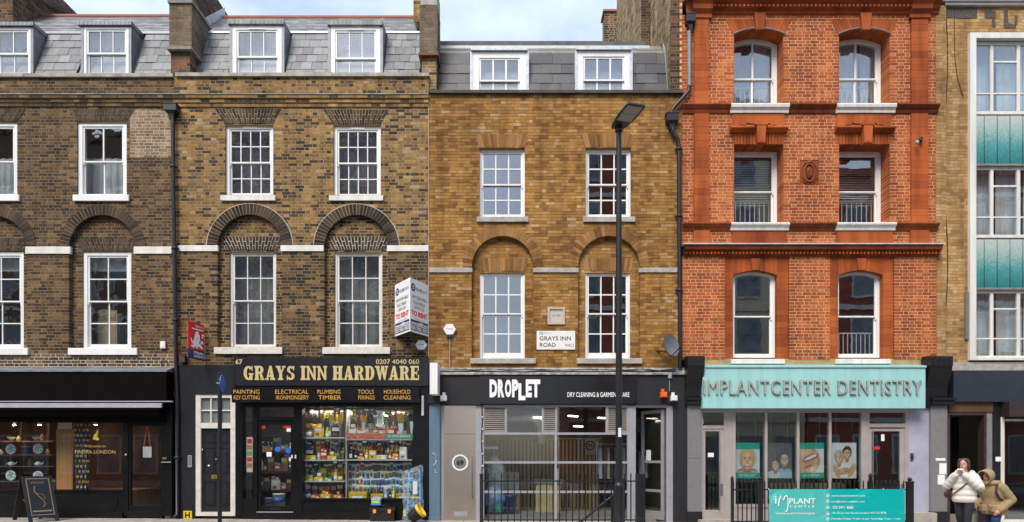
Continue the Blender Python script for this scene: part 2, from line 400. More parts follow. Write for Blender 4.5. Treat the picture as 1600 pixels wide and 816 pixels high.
def brickwork(house, name, u0, u1, z0, z1, ops, depth, bm, mm, T=None, course=.076, single=0, seed=1, bond='flemish', proud=.0025, joint=.012, wob=.002):
    """a wall of real bricks over a recessed mortar bed; T(u, n, z) -> world; the `single` nearest whole stretchers are objects"""
    rg = random.Random(seed); TT = T or (lambda u, n, z: (u, n, z))
    bricks = MB(); mort = MB(); cand = []
    nrow = max(1, round((z1 - z0) / course)); ch = (z1 - z0) / nrow
    def pbox(mb, a, b, n0, n1, c, d):
        t = MB(); t.box(a, b, n0, n1, c, d, back=False); mb.add([TT(*v) for v in t.v], t.f)
    for r in range(nrow):
        za, zb = z0 + r * ch, z0 + (r + 1) * ch; zm = (za + zb) / 2
        iv = [(u0, u1)]
        for op in ops:
            q = op(zm)
            if not q: continue
            nv = []
            for a, b in iv:
                if q[1] <= a or q[0] >= b: nv.append((a, b)); continue
                if q[0] > a: nv.append((a, q[0]))
                if q[1] < b: nv.append((q[1], b))
            iv = nv
        for a, b in iv:
            if b - a < .012: continue
            pbox(mort, a + (.003 if a > u0 else 0), b - (.003 if b < u1 else 0), 0, depth, za, zb)
        # bond laid out over the whole row so courses line up either side of an opening
        u = u0 - (rg.uniform(.0, .045) + (.17 if r % 2 else 0.0)); k = 0; segs = []
        while u < u1:
            l = .215 if (bond == 'stretcher' or k % 2 == 0) else .1025
            segs.append((u, u + l)); u += l + joint; k += 1
        for a, b in iv:
            ps = [[max(s0, a), min(s1, b), s0, s1] for s0, s1 in segs]; ps = [q for q in ps if q[1] - q[0] > .04]
            if ps and a > u0 - 1 and ps[0][0] - a < .07: ps[0][0] = a
            if ps and b - ps[-1][1] < .07: ps[-1][1] = b
            for c0, c1, s0, s1 in ps:
                whole = c0 == s0 and c1 == s1 and c0 > a + .02 and c1 < b - .02
                h0, h1 = za + joint / 2 + rg.uniform(-wob, wob) * .5, zb - joint / 2 + rg.uniform(-wob, wob) * .5
                if whole and s1 - s0 > .2 and single: cand.append(((s0 + s1) / 2, zm))
                else: pbox(bricks, c0, c1, -proud - rg.uniform(0, wob), depth, h0, h1)
    wall = mort.build(name, mm, house)
    if single and cand:
        cand.sort(key=lambda p: p[0] ** 2 * .15 + (p[1] - CZ) ** 2)
        me = unit_brick(.215, ch - joint, .05, bm)
        for i, (u, z) in enumerate(cand):
            if i < single:
                inst('brick', me, TT(u, -proud - rg.uniform(0, wob), z + rg.uniform(-wob, wob) * .4), wall, rot=(0, R(rg.uniform(-.4, .4)), 0))
            else: pbox(bricks, u - .1075, u + .1075, -proud - rg.uniform(0, wob), depth, z - ch / 2 + joint / 2, z + ch / 2 - joint / 2)
    b = bricks.build('brickwork', bm, wall); b['kind'] = 'stuff'
    return wall
def ring(mb, cx, cz, r0, r1, y0, y1, n, a0=0, a1=180, gap=.16, rg=rnd, split=False):
    for i in range(n):
        p, q = R(a0 + (a1 - a0) * (i + gap / 2) / n), R(a0 + (a1 - a0) * (i + 1 - gap / 2) / n)
        j = rg.uniform(0, .004)
        cuts = [r0, r1]
        if split: m = r0 + (r1 - r0) * (.35 if i % 2 else .65); cuts = [r0, m - .004, m + .004, r1]
        for k in range(0, len(cuts), 2):
            a, b = cuts[k], cuts[k + 1]
            mb.prism([(cx + a * math.cos(p), cz + a * math.sin(p)), (cx + b * math.cos(p), cz + b * math.sin(p)), (cx + b * math.cos(q), cz + b * math.sin(q)), (cx + a * math.cos(q), cz + a * math.sin(q))], y0 - j, y1, back=False)
def arch_bed(house, polys, y, m):
    """mortar bed showing between the arch bricks"""
    b = MB()
    for p in polys: b.prism(p, y, y + .08)
    return b.build('arch_mortar', m, house)
def ring_bed(cx, cz, r0, r1, n=30): return [[(cx + r * math.cos(R(180 * k / n)), cz + r * math.sin(R(180 * k / n))) for r, k in ((r0, i), (r1, i), (r1, i + 1), (r0, i + 1))] for i in range(n)]
def fan(mb, xb0, xb1, xt0, xt1, z0, z1, y0, y1, n, gap=.16, rg=rnd, split=True, bow=0.0):
    """flat (gauged) arch: splayed bricks"""
    for i in range(n):
        s, e = (i + gap / 2) / n, (i + 1 - gap / 2) / n; j = rg.uniform(0, .004)
        cuts = [0, 1]
        if split: m = .33 if i % 2 else .66; cuts = [0, m - .03, m + .03, 1]
        for k in range(0, len(cuts), 2):
            pts = []
            for t, w in ((s, cuts[k]), (e, cuts[k]), (e, cuts[k + 1]), (s, cuts[k + 1])):
                xb, xt = xb0 + (xb1 - xb0) * t, xt0 + (xt1 - xt0) * t
                zz = bow * (1 - (2 * t - 1) ** 2)
                pts.append((xb + (xt - xb) * w, z0 + zz * (1 - w) + (z1 - z0) * w))
            mb.prism(pts, y0 - j, y1, back=False)

# ---------------------------------------------------------------- windows
_pane = {}
def pane(parent, x0, x1, y, z0, z1, m, jit=.25, poly=None):
    w, h = x1 - x0, z1 - z0; k = (round(w, 3), round(h, 3), m.name)
    if k not in _pane:
        b = MB(); b.box(-w / 2, w / 2, 0, .004, -h / 2, h / 2); _pane[k] = b.mesh('pane', m)
    return inst('pane', _pane[k], ((x0 + x1) / 2, y, (z0 + z1) / 2), parent, rot=(R(rnd.uniform(-jit, jit)), 0, R(rnd.uniform(-jit, jit))))
def sash(parent, x0, x1, z0, z1, y, cols, rows, wm, gm, stile=.045, top=.045, bot=.045, bar=.022, th=.036, jit=.25, name='sash', extra=None):
    s = MB(); s.box(x0, x0 + stile, y, y + th, z0, z1); s.box(x1 - stile, x1, y, y + th, z0, z1)
    s.box(x0 + stile, x1 - stile, y + .001, y + th, z1 - top, z1); s.box(x0 + stile, x1 - stile, y + .001, y + th, z0, z0 + bot)
    gx0, gx1, gz0, gz1 = x0 + stile, x1 - stile, z0 + bot, z1 - top
    cw = (gx1 - gx0 - bar * (cols - 1)) / cols; rh = (gz1 - gz0 - bar * (rows - 1)) / rows
    for c in range(1, cols): a = gx0 + c * cw + (c - 1) * bar; s.box(a, a + bar, y + .004, y + th - .004, gz0, gz1)
    for r in range(1, rows):
        a = gz0 + r * rh + (r - 1) * bar
        for c in range(cols): b = gx0 + c * (cw + bar); s.box(b, b + cw, y + .005, y + th - .005, a, a + bar)
    if extra: extra(s, y)
    o = s.build(name, wm, parent)
    for c in range(cols):
        for r in range(rows):
            b, a = gx0 + c * (cw + bar), gz0 + r * (rh + bar); pane(parent, b, b + cw, y + th * .55, a, a + rh, gm, jit)
    return o
def sill_part(parent, x0, x1, z0, z1, proj, m, back=.12, name='sill'):
    b = MB(); b.profile(x0, x1, [(-proj, z0), (-proj, z1 - .02), (-proj + .015, z1 - .008), (back, z1), (back, z0 + .002), (-proj + .03, z0 + .002), (-proj + .03, z0 - .004)]); return b.build(name, m, parent)
def sash_window(house, ox, oz, d, cols, rows, wm, gm, fw=.06, split=.5, bar=.022, sill=None, rise=0, jit=.7, fd=.13, upcols=None, bot=.075, vent=False, stile=.045):
    """box-frame sash window filling opening ox = (x0, x1), oz = (z0, z1) at depth d; the frame is the part `window`"""
    x0, x1 = ox; z0, z1 = oz
    f = MB(); f.box(x0, x0 + fw, d, d + fd, z0, z1); f.box(x1 - fw, x1, d, d + fd, z0, z1)
    if rise:                                   # segmental head
        n = 12; w = (x1 - x0) / 2; cx = (x0 + x1) / 2; rad = (w * w + rise * rise) / (2 * rise); zc = z1 - rad - fw
        arc = [(x0 + fw + (x1 - x0 - 2 * fw) * i / n, 0) for i in range(n + 1)]
        for i in range(n):
            a, b = arc[i][0], arc[i + 1][0]; za = zc + math.sqrt(rad ** 2 - (a - cx) ** 2); zb = zc + math.sqrt(rad ** 2 - (b - cx) ** 2)
            f.prism([(a, za), (b, zb), (b, z1 + .02), (a, z1 + .02)], d + .001, d + fd)
    else: f.box(x0 + fw, x1 - fw, d + .001, d + fd, z1 - fw, z1)
    f.box(x0 + fw, x1 - fw, d + .001, d + fd, z0, z0 + .03)
    if vent: f.box((x0 + x1) / 2 - .17, (x0 + x1) / 2 + .17, d - .012, d, z1 - fw + .005, z1 - .012)
    win = f.build('window', wm, house)
    ix0, ix1, iz0, iz1 = x0 + fw, x1 - fw, z0 + .03, z1 - (fw if not rise else fw * .3)
    zm = iz0 + (iz1 - iz0) * split
    def horns(s, y):
        for a in (ix0 + .001, ix1 - .03): s.box(a, a + .029, y + .003, y + .03, zm - .075, zm - .017)
    sash(win, ix0, ix1, zm - .017, iz1, d + .022, upcols or cols, rows[0], wm, gm, bot=.034, bar=bar, jit=jit, extra=horns, stile=stile)
    sash(win, ix0, ix1, iz0, zm + .017, d + .062, cols, rows[1], wm, gm, top=.034, bot=bot, bar=bar, jit=jit, stile=stile)
    if sill: sill_part(win, X(sill[0]), X(sill[1]), Z(sill[3]), Z(sill[2]), sill[4], sill[5], back=d + .06)
    return win
def curtain(label, x0, x1, z0, z1, y, m, folds=6, amp=.035, group=None, gather=0.0):
    """hung cloth with uneven folds"""
    p = [rnd.uniform(0, 6.3) for _ in range(3)]
    def fn(u, v):
        a = math.sin(u * folds * 6.283 + p[0] + .4 * math.sin(v * 2 + p[1])) + .45 * math.sin(u * folds * 14.1 + p[2])
        xx = x0 + (x1 - x0) * (u + gather * (.5 - u) * (1 - v))
        return (xx, y + amp * a * (.6 + .4 * (1 - v)), z0 + (z1 - z0) * v)
    b = MB(); b.sheet(fn, folds * 9, 5, thick=(0, .006, 0)); o = b.build('curtain', m); return tag(o, label, 'curtain', group)

# ---------------------------------------------------------------- slated roofs
def slope_fn(d0, z0, d1, z1):
    return lambda t: (d0 + (d1 - d0) * t, z0 + (z1 - z0) * t)
def slate_courses(house, x0, x1, d0, z0, d1, z1, rows, width, gaps, m, seed=1, backing=lead):
    """lower mansard slope: a boarded plane with single slates lapped over it; gaps = [(x0, x1, z below which it is cut)]"""
    rg = random.Random(seed); L_ = math.hypot(d1 - d0, z1 - z0); ang = math.atan2(z1 - z0, d1 - d0)
    bk = MB(); bk.add([(x0, d0 + .03, z0), (x1, d0 + .03, z0), (x1, d1 + .03, z1), (x0, d1 + .03, z1), (x0, d0 + .08, z0), (x1, d0 + .08, z0), (x1, d1 + .08, z1), (x0, d1 + .08, z1)], [(0, 1, 2, 3), (5, 4, 7, 6), (3, 2, 6, 7), (1, 5, 6, 2), (4, 0, 3, 7)])
    roof = bk.build('roof', backing, house)
    e = L_ / rows; b = MB(); b.box(-.5, .5, 0, .016, 0, e + .06); me = b.mesh('slate', m)
    for r in range(rows):
        t = r / rows; y, z = d0 + (d1 - d0) * t, z0 + (z1 - z0) * t
        iv = [(x0, x1)]
        for ga, gb, gz in gaps:
            if z < gz:
                iv = [q for a, c in iv for q in ((a, min(c, ga)), (max(a, gb), c)) if q[1] - q[0] > .03]
        u = x0 - (width / 2 if r % 2 else 0) - rg.uniform(0, .04)
        while u < x1:
            w = width * rg.uniform(.94, 1.06)
            for a, c in iv:
                p, q = max(u, a), min(u + w - .006, c)
                if q - p > .03:
                    inst('slate', me, ((p + q) / 2, y - .03 + rg.uniform(-.006, .003), z + rg.uniform(-.004, .004)), roof, rot=(-(R(90) - ang) - R(2.4), R(rg.uniform(-.5, .5) + (rg.choice((-2.2, 2.0)) if rg.random() < .05 else 0)), 0), scale=(q - p, 1, 1))
            u += w
    return roof
def upper_slope(house, x0, x1, d0, z0, d1, z1, rows, width, m, ridge_m, seed=2, back=5.0, ridge=True):
    """shallower upper slope: small slates, too small to pick apart, as one part, with ridge and rear slope"""
    rg = random.Random(seed); s = MB(); L_ = math.hypot(d1 - d0, z1 - z0); ny, nz_ = -(z1 - z0) / L_, (d1 - d0) / L_
    for r in range(rows):
        ta, tb = r / rows, (r + 1.25) / rows; u = x0 - rg.uniform(0, width)
        while u < x1:
            p, q = max(u, x0), min(u + width - .005, x1)
            if q - p > .02:
                lift = .014 + rg.uniform(0, .004)
                ya, za, yb, zb = d0 + (d1 - d0) * ta, z0 + (z1 - z0) * ta, d0 + (d1 - d0) * min(tb, 1), z0 + (z1 - z0) * min(tb, 1)
                s.add([(p, ya + ny * lift, za + nz_ * lift), (q, ya + ny * lift, za + nz_ * lift), (q, yb, zb), (p, yb, zb), (p, ya, za), (q, ya, za)], [(0, 1, 2, 3), (4, 5, 1, 0)])
            u += width
    o = s.build('upper_slates', m, house); o['kind'] = 'stuff'
    b = MB(); b.add([(x0, d0, z0 - .02), (x1, d0, z0 - .02), (x1, d1, z1 - .02), (x0, d1, z1 - .02), (x0, back, z0 - .4), (x1, back, z0 - .4)], [(0, 1, 2, 3), (3, 2, 5, 4)])
    b.build('roof_deck', lead, house)
    if ridge: r_ = MB(); r_.tube([(x0, d1, z1 + .01), (x1, d1, z1 + .01)], .07, 8); r_.build('ridge_tiles', ridge_m, house)
def dormer(house, px0, px1, py0, py1, dfront, dback, roof_px, roof_py, wm, gm, cols, rows, fw=.07, split=.5, cheek=lead, bar=.022, roofm=lead, vent=False):
    """dormer: cheeks, flat lead roof, sash window; px/py of the white frame at the front plane"""
    x0, x1, z0, z1 = X(px0, dfront), X(px1, dfront), Z(py1, dfront), Z(py0, dfront)
    r = MB(); rx0, rx1 = X(roof_px[0], dfront), X(roof_px[1], dfront); rz0, rz1 = Z(roof_py[1], dfront), Z(roof_py[0], dfront)
    r.add([(rx0, dfront - .06, rz0), (rx1, dfront - .06, rz0), (rx1, dfront - .06, rz1), (rx0, dfront - .06, rz1), (rx0, dback + .3, rz0 + .02), (rx1, dback + .3, rz0 + .02), (rx1, dback + .3, rz1 + .04), (rx0, dback + .3, rz1 + .04)],
          [(0, 1, 2, 3), (3, 2, 6, 7), (1, 5, 6, 2), (4, 0, 3, 7), (4, 5, 1, 0), (5, 4, 7, 6)])
    n = int((rx1 - rx0) / .1)
    for i in range(n): a = rx0 + (rx1 - rx0) * (i + .5) / n; r.box(a - .006, a + .006, dfront - .067, dfront - .06, rz0 + .01, rz1 - .008)
    dm = r.build('dormer', roofm, house); cw = .07
    for a, c_ in ((x0 - cw, x0 - .002), (x1 + .002, x1 + cw)): c = MB(); c.box(a, c_, dfront - .01, dback, z0 - .2, z1 + .02); c.build('cheek', cheek, dm)
    f = MB(); f.box(x0, x0 + fw, dfront, dfront + .12, z0, z1); f.box(x1 - fw, x1, dfront, dfront + .12, z0, z1); f.box(x0 + fw, x1 - fw, dfront + .001, dfront + .12, z1 - fw, z1)
    if vent: f.box((x0 + x1) / 2 - .2, (x0 + x1) / 2 + .2, dfront - .012, dfront, z1 - fw + .005, z1 - fw + .03)
    f.build('window_frame', wm, dm)
    ix0, ix1, iz0, iz1 = x0 + fw, x1 - fw, z0, z1 - fw; zm = iz0 + (iz1 - iz0) * split
    sash(dm, ix0, ix1, zm - .02, iz1, dfront + .02, cols, rows[0], wm, gm, bot=.04, bar=bar)
    sash(dm, ix0, ix1, iz0, zm + .02, dfront + .06, cols, rows[1], wm, gm, top=.04, bar=bar)
    return dm

# ---------------------------------------------------------------- house bodies
def shell(house, x0, x1, floors, back=5.0, m=plaster, front=.34):
    """storey floors, party walls and rear wall behind the facade"""
    b = MB(); z0, z1 = floors[0], floors[-1]
    b.box(x0, x0 + .12, front, back, z0, z1); b.box(x1 - .12, x1, front, back, z0, z1)
    b.box(x0, x1, back + .001, back + .2, z0 - .2, z1 + .2)
    for i, z in enumerate(floors): b.box(x0 + .12, x1 - .12, front + (.0 if 0 < i else 0), back, z - .12, z + .12)
    return b.build('room_shell', m, house)
def downpipe(house, pts, r=.045, m=black_iron, clips=(), name='downpipe'):
    b = MB(); b.tube(pts, r, 10); 
    for (x, y, z) in clips: b.lathe([(r + .014, -.03), (r + .014, .03)], (x, y, z), 10); b.box(x - .09, x + .09, y + r * .3, y + r + .01, z - .02, z + .02)
    return b.build(name, m, house)
def hopper(house, x, y, z, m=black_iron, w=.19, h=.26):
    b = MB(); p = [(w * .35, 0), (w * .45, h * .35), (w, h * .5), (w, h * .95), (w * 1.1, h * .95), (w * 1.1, h)]
    for i in range(len(p) - 1):
        (a, za), (c, zc) = p[i], p[i + 1]
        v = [(x - a / 1, y - a * .75, z + za), (x + a, y - a * .75, z + za), (x + a, y + .1, z + za), (x - a, y + .1, z + za), (x - c, y - c * .75, z + zc), (x + c, y - c * .75, z + zc), (x + c, y + .1, z + zc), (x - c, y + .1, z + zc)]
        b.add(v, [(0, 1, 5, 4), (1, 2, 6, 5), (3, 0, 4, 7), (2, 3, 7, 6), (4, 5, 6, 7), (3, 2, 1, 0)])
    return b.build('rainwater_hopper', m, house)

# ================================================================ ground
def gz(x): return ground(x)
paving = mat('paving_stone', (.34, .31, .27), .85, var=.3, vscale=3, bump=.3, bscale=80)
asphalt = mat('asphalt', (.05, .05, .052), .9, var=.3, vscale=8, bump=.5, bscale=200)
kerb_m = mat('kerb_granite', (.3, .3, .29), .8, var=.25, vscale=12, bump=.3)
line_m = mat('road_paint', (.7, .6, .12), .7, var=.2, vscale=9)
def sheet(x0, x1, y0, y1, dz, bottom=None):
    b = MB(); v = [(x0, y0, gz(x0) + dz), (x1, y0, gz(x1) + dz), (x1, y1, gz(x1) + dz), (x0, y1, gz(x0) + dz)]
    b.add(v, [(0, 1, 2, 3)])
    if bottom is not None: b.add([(p[0], p[1], p[2] - bottom) for p in v] + v, [(4, 0, 1, 5), (5, 1, 2, 6), (6, 2, 3, 7), (7, 3, 0, 4), (3, 2, 1, 0)])
    return b
ob = MB(); ob.add([(-400, -400, -3.1), (400, -400, -3.1), (400, 400, -3.1), (-400, 400, -3.1)], [(0, 1, 2, 3)]); o = ob.build('ground', asphalt); o['kind'] = 'structure'
o = sheet(-60, 60, -15.0, -4.12, -.13, .3).build('road', asphalt); o['kind'] = 'structure'
pv = sheet(-60, 60, -4.0, 8, -.02, .3).build('pavement', mat('paving_joint', (.13, .12, .1), .95), None); pv['kind'] = 'structure'; ROOTLOC[pv.name] = tuple(pv.location)
op_ = sheet(-60, 60, -24, -15.12, 0, .3).build('opposite_pavement', paving); op_['kind'] = 'structure'
kb = sheet(-60, 60, -4.12, -4.0, .0, .3).build('kerb', kerb_m); kb['kind'] = 'structure'
kb2 = sheet(-60, 60, -15.12, -15.0, .0, .3).build('kerb', kerb_m); kb2['kind'] = 'structure'
for yy in (-4.45, -4.65):
    l_ = sheet(-60, 60, yy - .04, yy + .04, -.126).build('yellow_line', line_m); l_['kind'] = 'structure'
sb = MB(); sb.box(-.441, .441, -.291, .291, -.03, .0); slab_me = sb.mesh('paving_slab', paving)
for j in range(7):
    y = -.31 - j * .6
    for i in range(34):
        x = -15.1 + i * .9 + (.45 if j % 2 else 0)
        inst('paving_slab', slab_me, (x, y, gz(x) + .004 + rnd.uniform(0, .003)), pv, rot=(R(rnd.uniform(-.15, .15)), R(.38 + rnd.uniform(-.1, .1)), 0))

# ================================================================ house A: dark brown stock brick, left edge
WA0, WA1 = X(-140), X(272)
hA = thing('terraced_house', 'dark brown brick terraced house above the black awning shop, at left edge', 'house', ((WA0 + WA1) / 2, 2.5, gz(-11)))
zsp, zA0 = Z(388), Z(553)
arcA = [(X(160), X(212) - X(160)), (X(-9), X(42) - X(-9))]
winA2 = [(121, 198, 190, 308), (-48, 27, 190, 308)]
opsA = [arch_op(c, r, zsp, zA0) for c, r in arcA] + [rect_op(X(a), X(b), Z(d), Z(c)) for a, b, c, d in winA2]
patch = rect_op(X(203), X(268), Z(247), Z(170))
brickwork(hA, 'wall', WA0, WA1, zA0, Z(122), opsA + [patch], .11, bA, mA, single=300, seed=11, joint=.014)
brickwork(hA, 'patched_wall', X(203), X(268), Z(247), Z(170), [], .11, brick_mat('cleaned_brick', [(0, (.22, .14, .075)), (.5, (.36, .245, .135)), (1, (.46, .34, .2))], gamt=.3), mW, seed=12, joint=.015)
brickwork(hA, 'repointed_wall', WA0, WA1, Z(578), zA0, [], .11, bA, mW, seed=13, joint=.017)
for k, (c, r) in enumerate(arcA):
    wx = (X(125), X(201)) if k == 0 else (X(-44), X(32)); wz = (Z(543), Z(391))
    brickwork(hA, 'recessed_wall', c - r - .06, c + r + .06, zA0, zsp + r + .05, [rect_op(wx[0], wx[1], wz[0], wz[1])], .11, bA, mA, T=lambda u, n, z: (u, n + .112, z), seed=14 + k, joint=.014)
    av = MB(); ring(av, c, zsp, r - .005, r + .235, -.014, .105, 34, split=False); fan(av, wx[0] - .0, wx[1] + .0, wx[0] - .2, wx[1] + .12, wz[1] + .01, wz[1] + .31, .098, .2, 20)
    arch_bed(hA, ring_bed(c, zsp, r + .004, r + .23), -.0105, mA); arch_bed(hA, [[(wx[0], wz[1] + .012), (wx[1], wz[1] + .012), (wx[1] + .12, wz[1] + .308), (wx[0] - .2, wz[1] + .308)]], .1015, mA)
    o = av.build('arch_brickwork', b_archA, hA); o['kind'] = 'stuff'
    sash_window(hA, wx, wz, .135, 2, (2, 2), white, glass_old, fw=.09, bar=.025, sill=((109, 216, 544, 555) if k == 0 else (-62, 46, 544, 555)) + (.07, white), fd=.16)
for k, (a, b, c, d) in enumerate(winA2):
    wx, wz = (X(a), X(b)), (Z(d), Z(c)); av = MB(); fan(av, wx[0], wx[1], wx[0] - .2, wx[1] + .2, wz[1] + .01, wz[1] + .29, -.012, .1, 22); arch_bed(hA, [[(wx[0], wz[1] + .012), (wx[1], wz[1] + .012), (wx[1] + .2, wz[1] + .288), (wx[0] - .2, wz[1] + .288)]], -.0085, mA)
    o = av.build('arch_brickwork', b_archA, hA); o['kind'] = 'stuff'
    sash_window(hA, wx, wz, .03, 2, (1, 1), white, glass_old, fw=.10, bar=.03, sill=(a - 5, b + 5, 305, 315, .06, white), fd=.18, stile=.04)
def band(house, px0, px1, py0, py1, proj, m, name='string_course'):
    b = MB(); x0, x1, z0, z1 = X(px0), X(px1), Z(py1), Z(py0); b.profile(x0, x1, [(-proj, z0), (-proj, z1 - .012), (-proj + .012, z1), (.05, z1 + .01), (.05, z0)]); return b.build(name, m, house)
for a, b in ((41, 111), (210, 269), (-140, -61)): band(hA, a, b, 386, 397, .035, white_old)
def brick_cornice(house, x0, x1, bm, mm, rows, seed):
    for i, (pa, pb, proj) in enumerate(rows):
        brickwork(house, 'cornice_course', x0, x1, Z(pb), Z(pa), [], .03 + proj, bm, mm, T=lambda u, n, z, p=proj: (u, n - p, z), seed=seed + i, course=.07)
brick_cornice(hA, WA0, WA1, bA, mA, [(151, 156, .09), (157, 161.5, .055), (162, 167, .03)], 20)
cb = MB(); cb.profile(WA0, WA1, [(-.11, Z(151)), (-.115, Z(149.5)), (.02, Z(148)), (.02, Z(151))]); cb.build('cornice_ledge', coping_m, hA)
def coping(house, x0, x1, py0, py1, m, proj=.06, back=.3, seg=.95):
    b = MB(); x = x0
    while x < x1 - .01:
        e = min(x + seg * rnd.uniform(.85, 1.15), x1); b.box(x + .003, e - .003, -proj - rnd.uniform(0, .006), back, Z(py1) + .001, Z(py0) + rnd.uniform(-.008, .008)); x = e
    return b.build('coping', m, house)
coping(hA, WA0, WA1, 116.5, 122, coping_m)
shell(hA, WA0, WA1, [gz(-11) + .05, Z(600), Z(352), Z(135)], front=.3)
# mansard
roofA = [(X(126, .4) - .08, X(207, .4) + .08, 99), (X(-40, .4) - .08, X(50, .4) + .08, 99)]
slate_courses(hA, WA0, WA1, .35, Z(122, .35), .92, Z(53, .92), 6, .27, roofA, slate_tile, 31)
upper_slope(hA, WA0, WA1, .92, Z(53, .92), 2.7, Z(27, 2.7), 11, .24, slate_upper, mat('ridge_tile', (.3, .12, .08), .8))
rb = MB(); rb.profile(WA0, WA1, [(.86, Z(54, .9)), (.87, Z(50, .9)), (1.0, Z(49, .95)), (1.0, Z(54, .95))]); rb.build('roof_flashing', lead, hA)
dormer(hA, 131, 201, 42, 117, .38, 1.0, (123, 207), (35, 41), white, glass, 3, (1, 1), fw=.06, split=.48)
dormer(hA, -30, 48, 43, 117, .38, 1.0, (-38, 54), (36.5, 42), white, glass, 3, (1, 1), fw=.06, split=.48)
# chimney walls of house A
def pier(house, px0, px1, d0, d1, pts, bm, mm, seed, name='chimney_wall', side=+1):
    """brick pier: front face and the flank that shows, from z0 to z1"""
    x0, x1 = X(px0, d0), X(px1, d0); z0, z1 = pts
    brickwork(house, name, x0, x1, z0, z1, [], .05, bm, mm, T=lambda u, n, z: (u, d0 + n, z), seed=seed)
    xf = x1 if side > 0 else x0
    brickwork(house, name, d0 + .004, d1, z0, z1, [], .05, bm, mm, T=lambda u, n, z: (xf - side * (n + .0065 - .004), u, z), seed=seed + 1)
    b = MB(); b.box(x0 + .03, x1 - .03, d0 + .03, d1, z0, z1 - .002); b.build(name + '_core', mm, house)
pier(hA, 267, 297, .06, 1.0, (Z(118, .06), Z(79, .06)), bX, mA, 40)
pier(hA, 264.5, 299.5, .0, 1.0, (Z(74.5, 0), Z(6, 0)), brick_mat('weathered_brick', [(0, (.15, .11, .075)), (.5, (.21, .16, .11)), (1, (.27, .21, .15))], gamt=.3), mA, 42)
pier(hA, 270, 302, .9, 3.2, (Z(130, .9), Z(-60, .9)), bX, mA, 44)
b = MB(); b.box(X(262), X(301), -.06, 1.0, Z(79), Z(74.5)); b.box(X(263), X(302), -.04, 1.02, Z(6), Z(1)); b.build('chimney_ledge', stone_dark, hA)
b = MB(); xf = X(302, .9) + .012
b.add([(xf, .96, Z(52, .96)), (xf, 2.75, Z(26, 2.75)), (xf, 2.75, Z(26, 2.75) + .26), (xf, .96, Z(52, .96) + .26), (xf + .015, .96, Z(52, .96)), (xf + .015, 2.75, Z(26, 2.75)), (xf + .015, 2.75, Z(26, 2.75) + .26), (xf + .015, .96, Z(52, .96) + .26)], [(4, 5, 6, 7), (7, 6, 2, 3), (0, 4, 7, 3)])
b.add([(xf, .36, Z(121, .36)), (xf, .96, Z(52, .96)), (xf, .96, Z(52, .96) + .2), (xf, .3, Z(121, .3) + .1), (xf + .06, .36, Z(121, .36)), (xf + .06, .96, Z(52, .96))], [(0, 1, 2, 3), (0, 4, 5, 1)])
b.build('chimney_flashing', lead_pale, hA)
# far chimney at the top left corner
b = MB(); x1 = X(45, 2.9)
pier(hA, -60, 20, 1.6, 4.2, (Z(60, 1.6), Z(-80, 1.6)), bX, mA, 46)
b.add([(X(20, 1.6) + .02, 1.6, Z(-20, 1.6)), (X(20, 1.6) + .02, 4.2, Z(28, 4.2)), (X(20, 1.6) + .3, 4.2, Z(28, 4.2)), (X(20, 1.6) + .3, 1.6, Z(-20, 1.6))], [(0, 1, 2, 3)]); b.build('chimney_coping', stone, hA)
downpipe(hA, [(X(270, -.1), -.1, Z(185, -.1)), (X(271, -.1), -.1, Z(300, -.1)), (X(275, -.1), -.1, Z(560, -.1)), (X(277, -.12), -.12, Z(640, -.12)), (X(277, -.12), -.12, gz(-8) + .12), (X(272, -.2), -.2, gz(-8) + .05)], .045, clips=[(X(270.6, -.1), -.1, Z(260, -.1)), (X(272.7, -.1), -.1, Z(388, -.1)), (X(274, -.1), -.1, Z(500, -.1)), (X(277, -.12), -.12, Z(715, -.12))])
hopper(hA, X(268.5, -.1), -.1, Z(186, -.1), w=.15, h=.33)

# shopfront of house A
gA = gz(-10)
b = MB(); b.box(X(-140), X(271), -.34, .0, Z(628, -.34), Z(581, -.34)); b.build('fascia', brown_black, hA)
b = MB(); b.profile(X(-140), X(272.5), [(-.37, Z(581, -.37)), (-.37, Z(579, -.37)), (.0, Z(574)), (.0, Z(581))]); b.build('fascia_flashing', lead, hA)
b = MB(); b.profile(X(-140), X(269, -.4), [(-.40, Z(628.2, -.4)), (-.40, Z(626.5, -.4)), (-.33, Z(626.5, -.4)), (-.33, Z(628.2, -.4))])
b.build('fascia_trim', alu, hA)
aw = MB(); aw.box(X(-140), X(252, -.5), -.50, -.44, Z(637, -.5), Z(630, -.5)); o = aw.build('awning_rail', mat('awning_rail', (.42, .42, .46), .4, .2, var=.1), hA)
aw = MB(); aw.tube([(X(-140), -.28, Z(645, -.28)), (X(252, -.28), -.28, Z(645, -.28))], .1, 14); aw.box(X(-140), X(256, -.2), -.2, .0, Z(660, -.2), Z(629, -.2)); aw.build('awning_roller', brown_black, hA)
fr = MB()                                                        # black joinery of the shopfront
def P_(mb, a, b_, c, d, y0, y1, base=False): mb.box(X(a), X(b_), y0, y1, Z(d), Z(c))
P_(fr, 255, 272, 628, 806, -.10, .3); P_(fr, 193, 201, 655, 806, -.02, .1); P_(fr, -140, 193, 655, 659, -.02, .1); P_(fr, 201, 255, 655, 663, -.02, .1)
P_(fr, -140, 193, 765, 768, -.05, .1); fr.build('shop_frame', black_gloss, hA)
b = MB(); P_(b, -140, 193, 768, 800, -.02, .08); P_(b, -140, 193, 800, 812, -.06, .08)
for a, c in ((-100, -20), (-12, 80), (88, 185)): P_(b, a, c, 774, 795, -.032, -.02)
b.build('stall_riser', black_gloss, hA)
sw = MB(); sw.box(X(-140), X(193), .03, .038, Z(765), Z(659)); sw.build('shop_pane', glass_shop, hA)
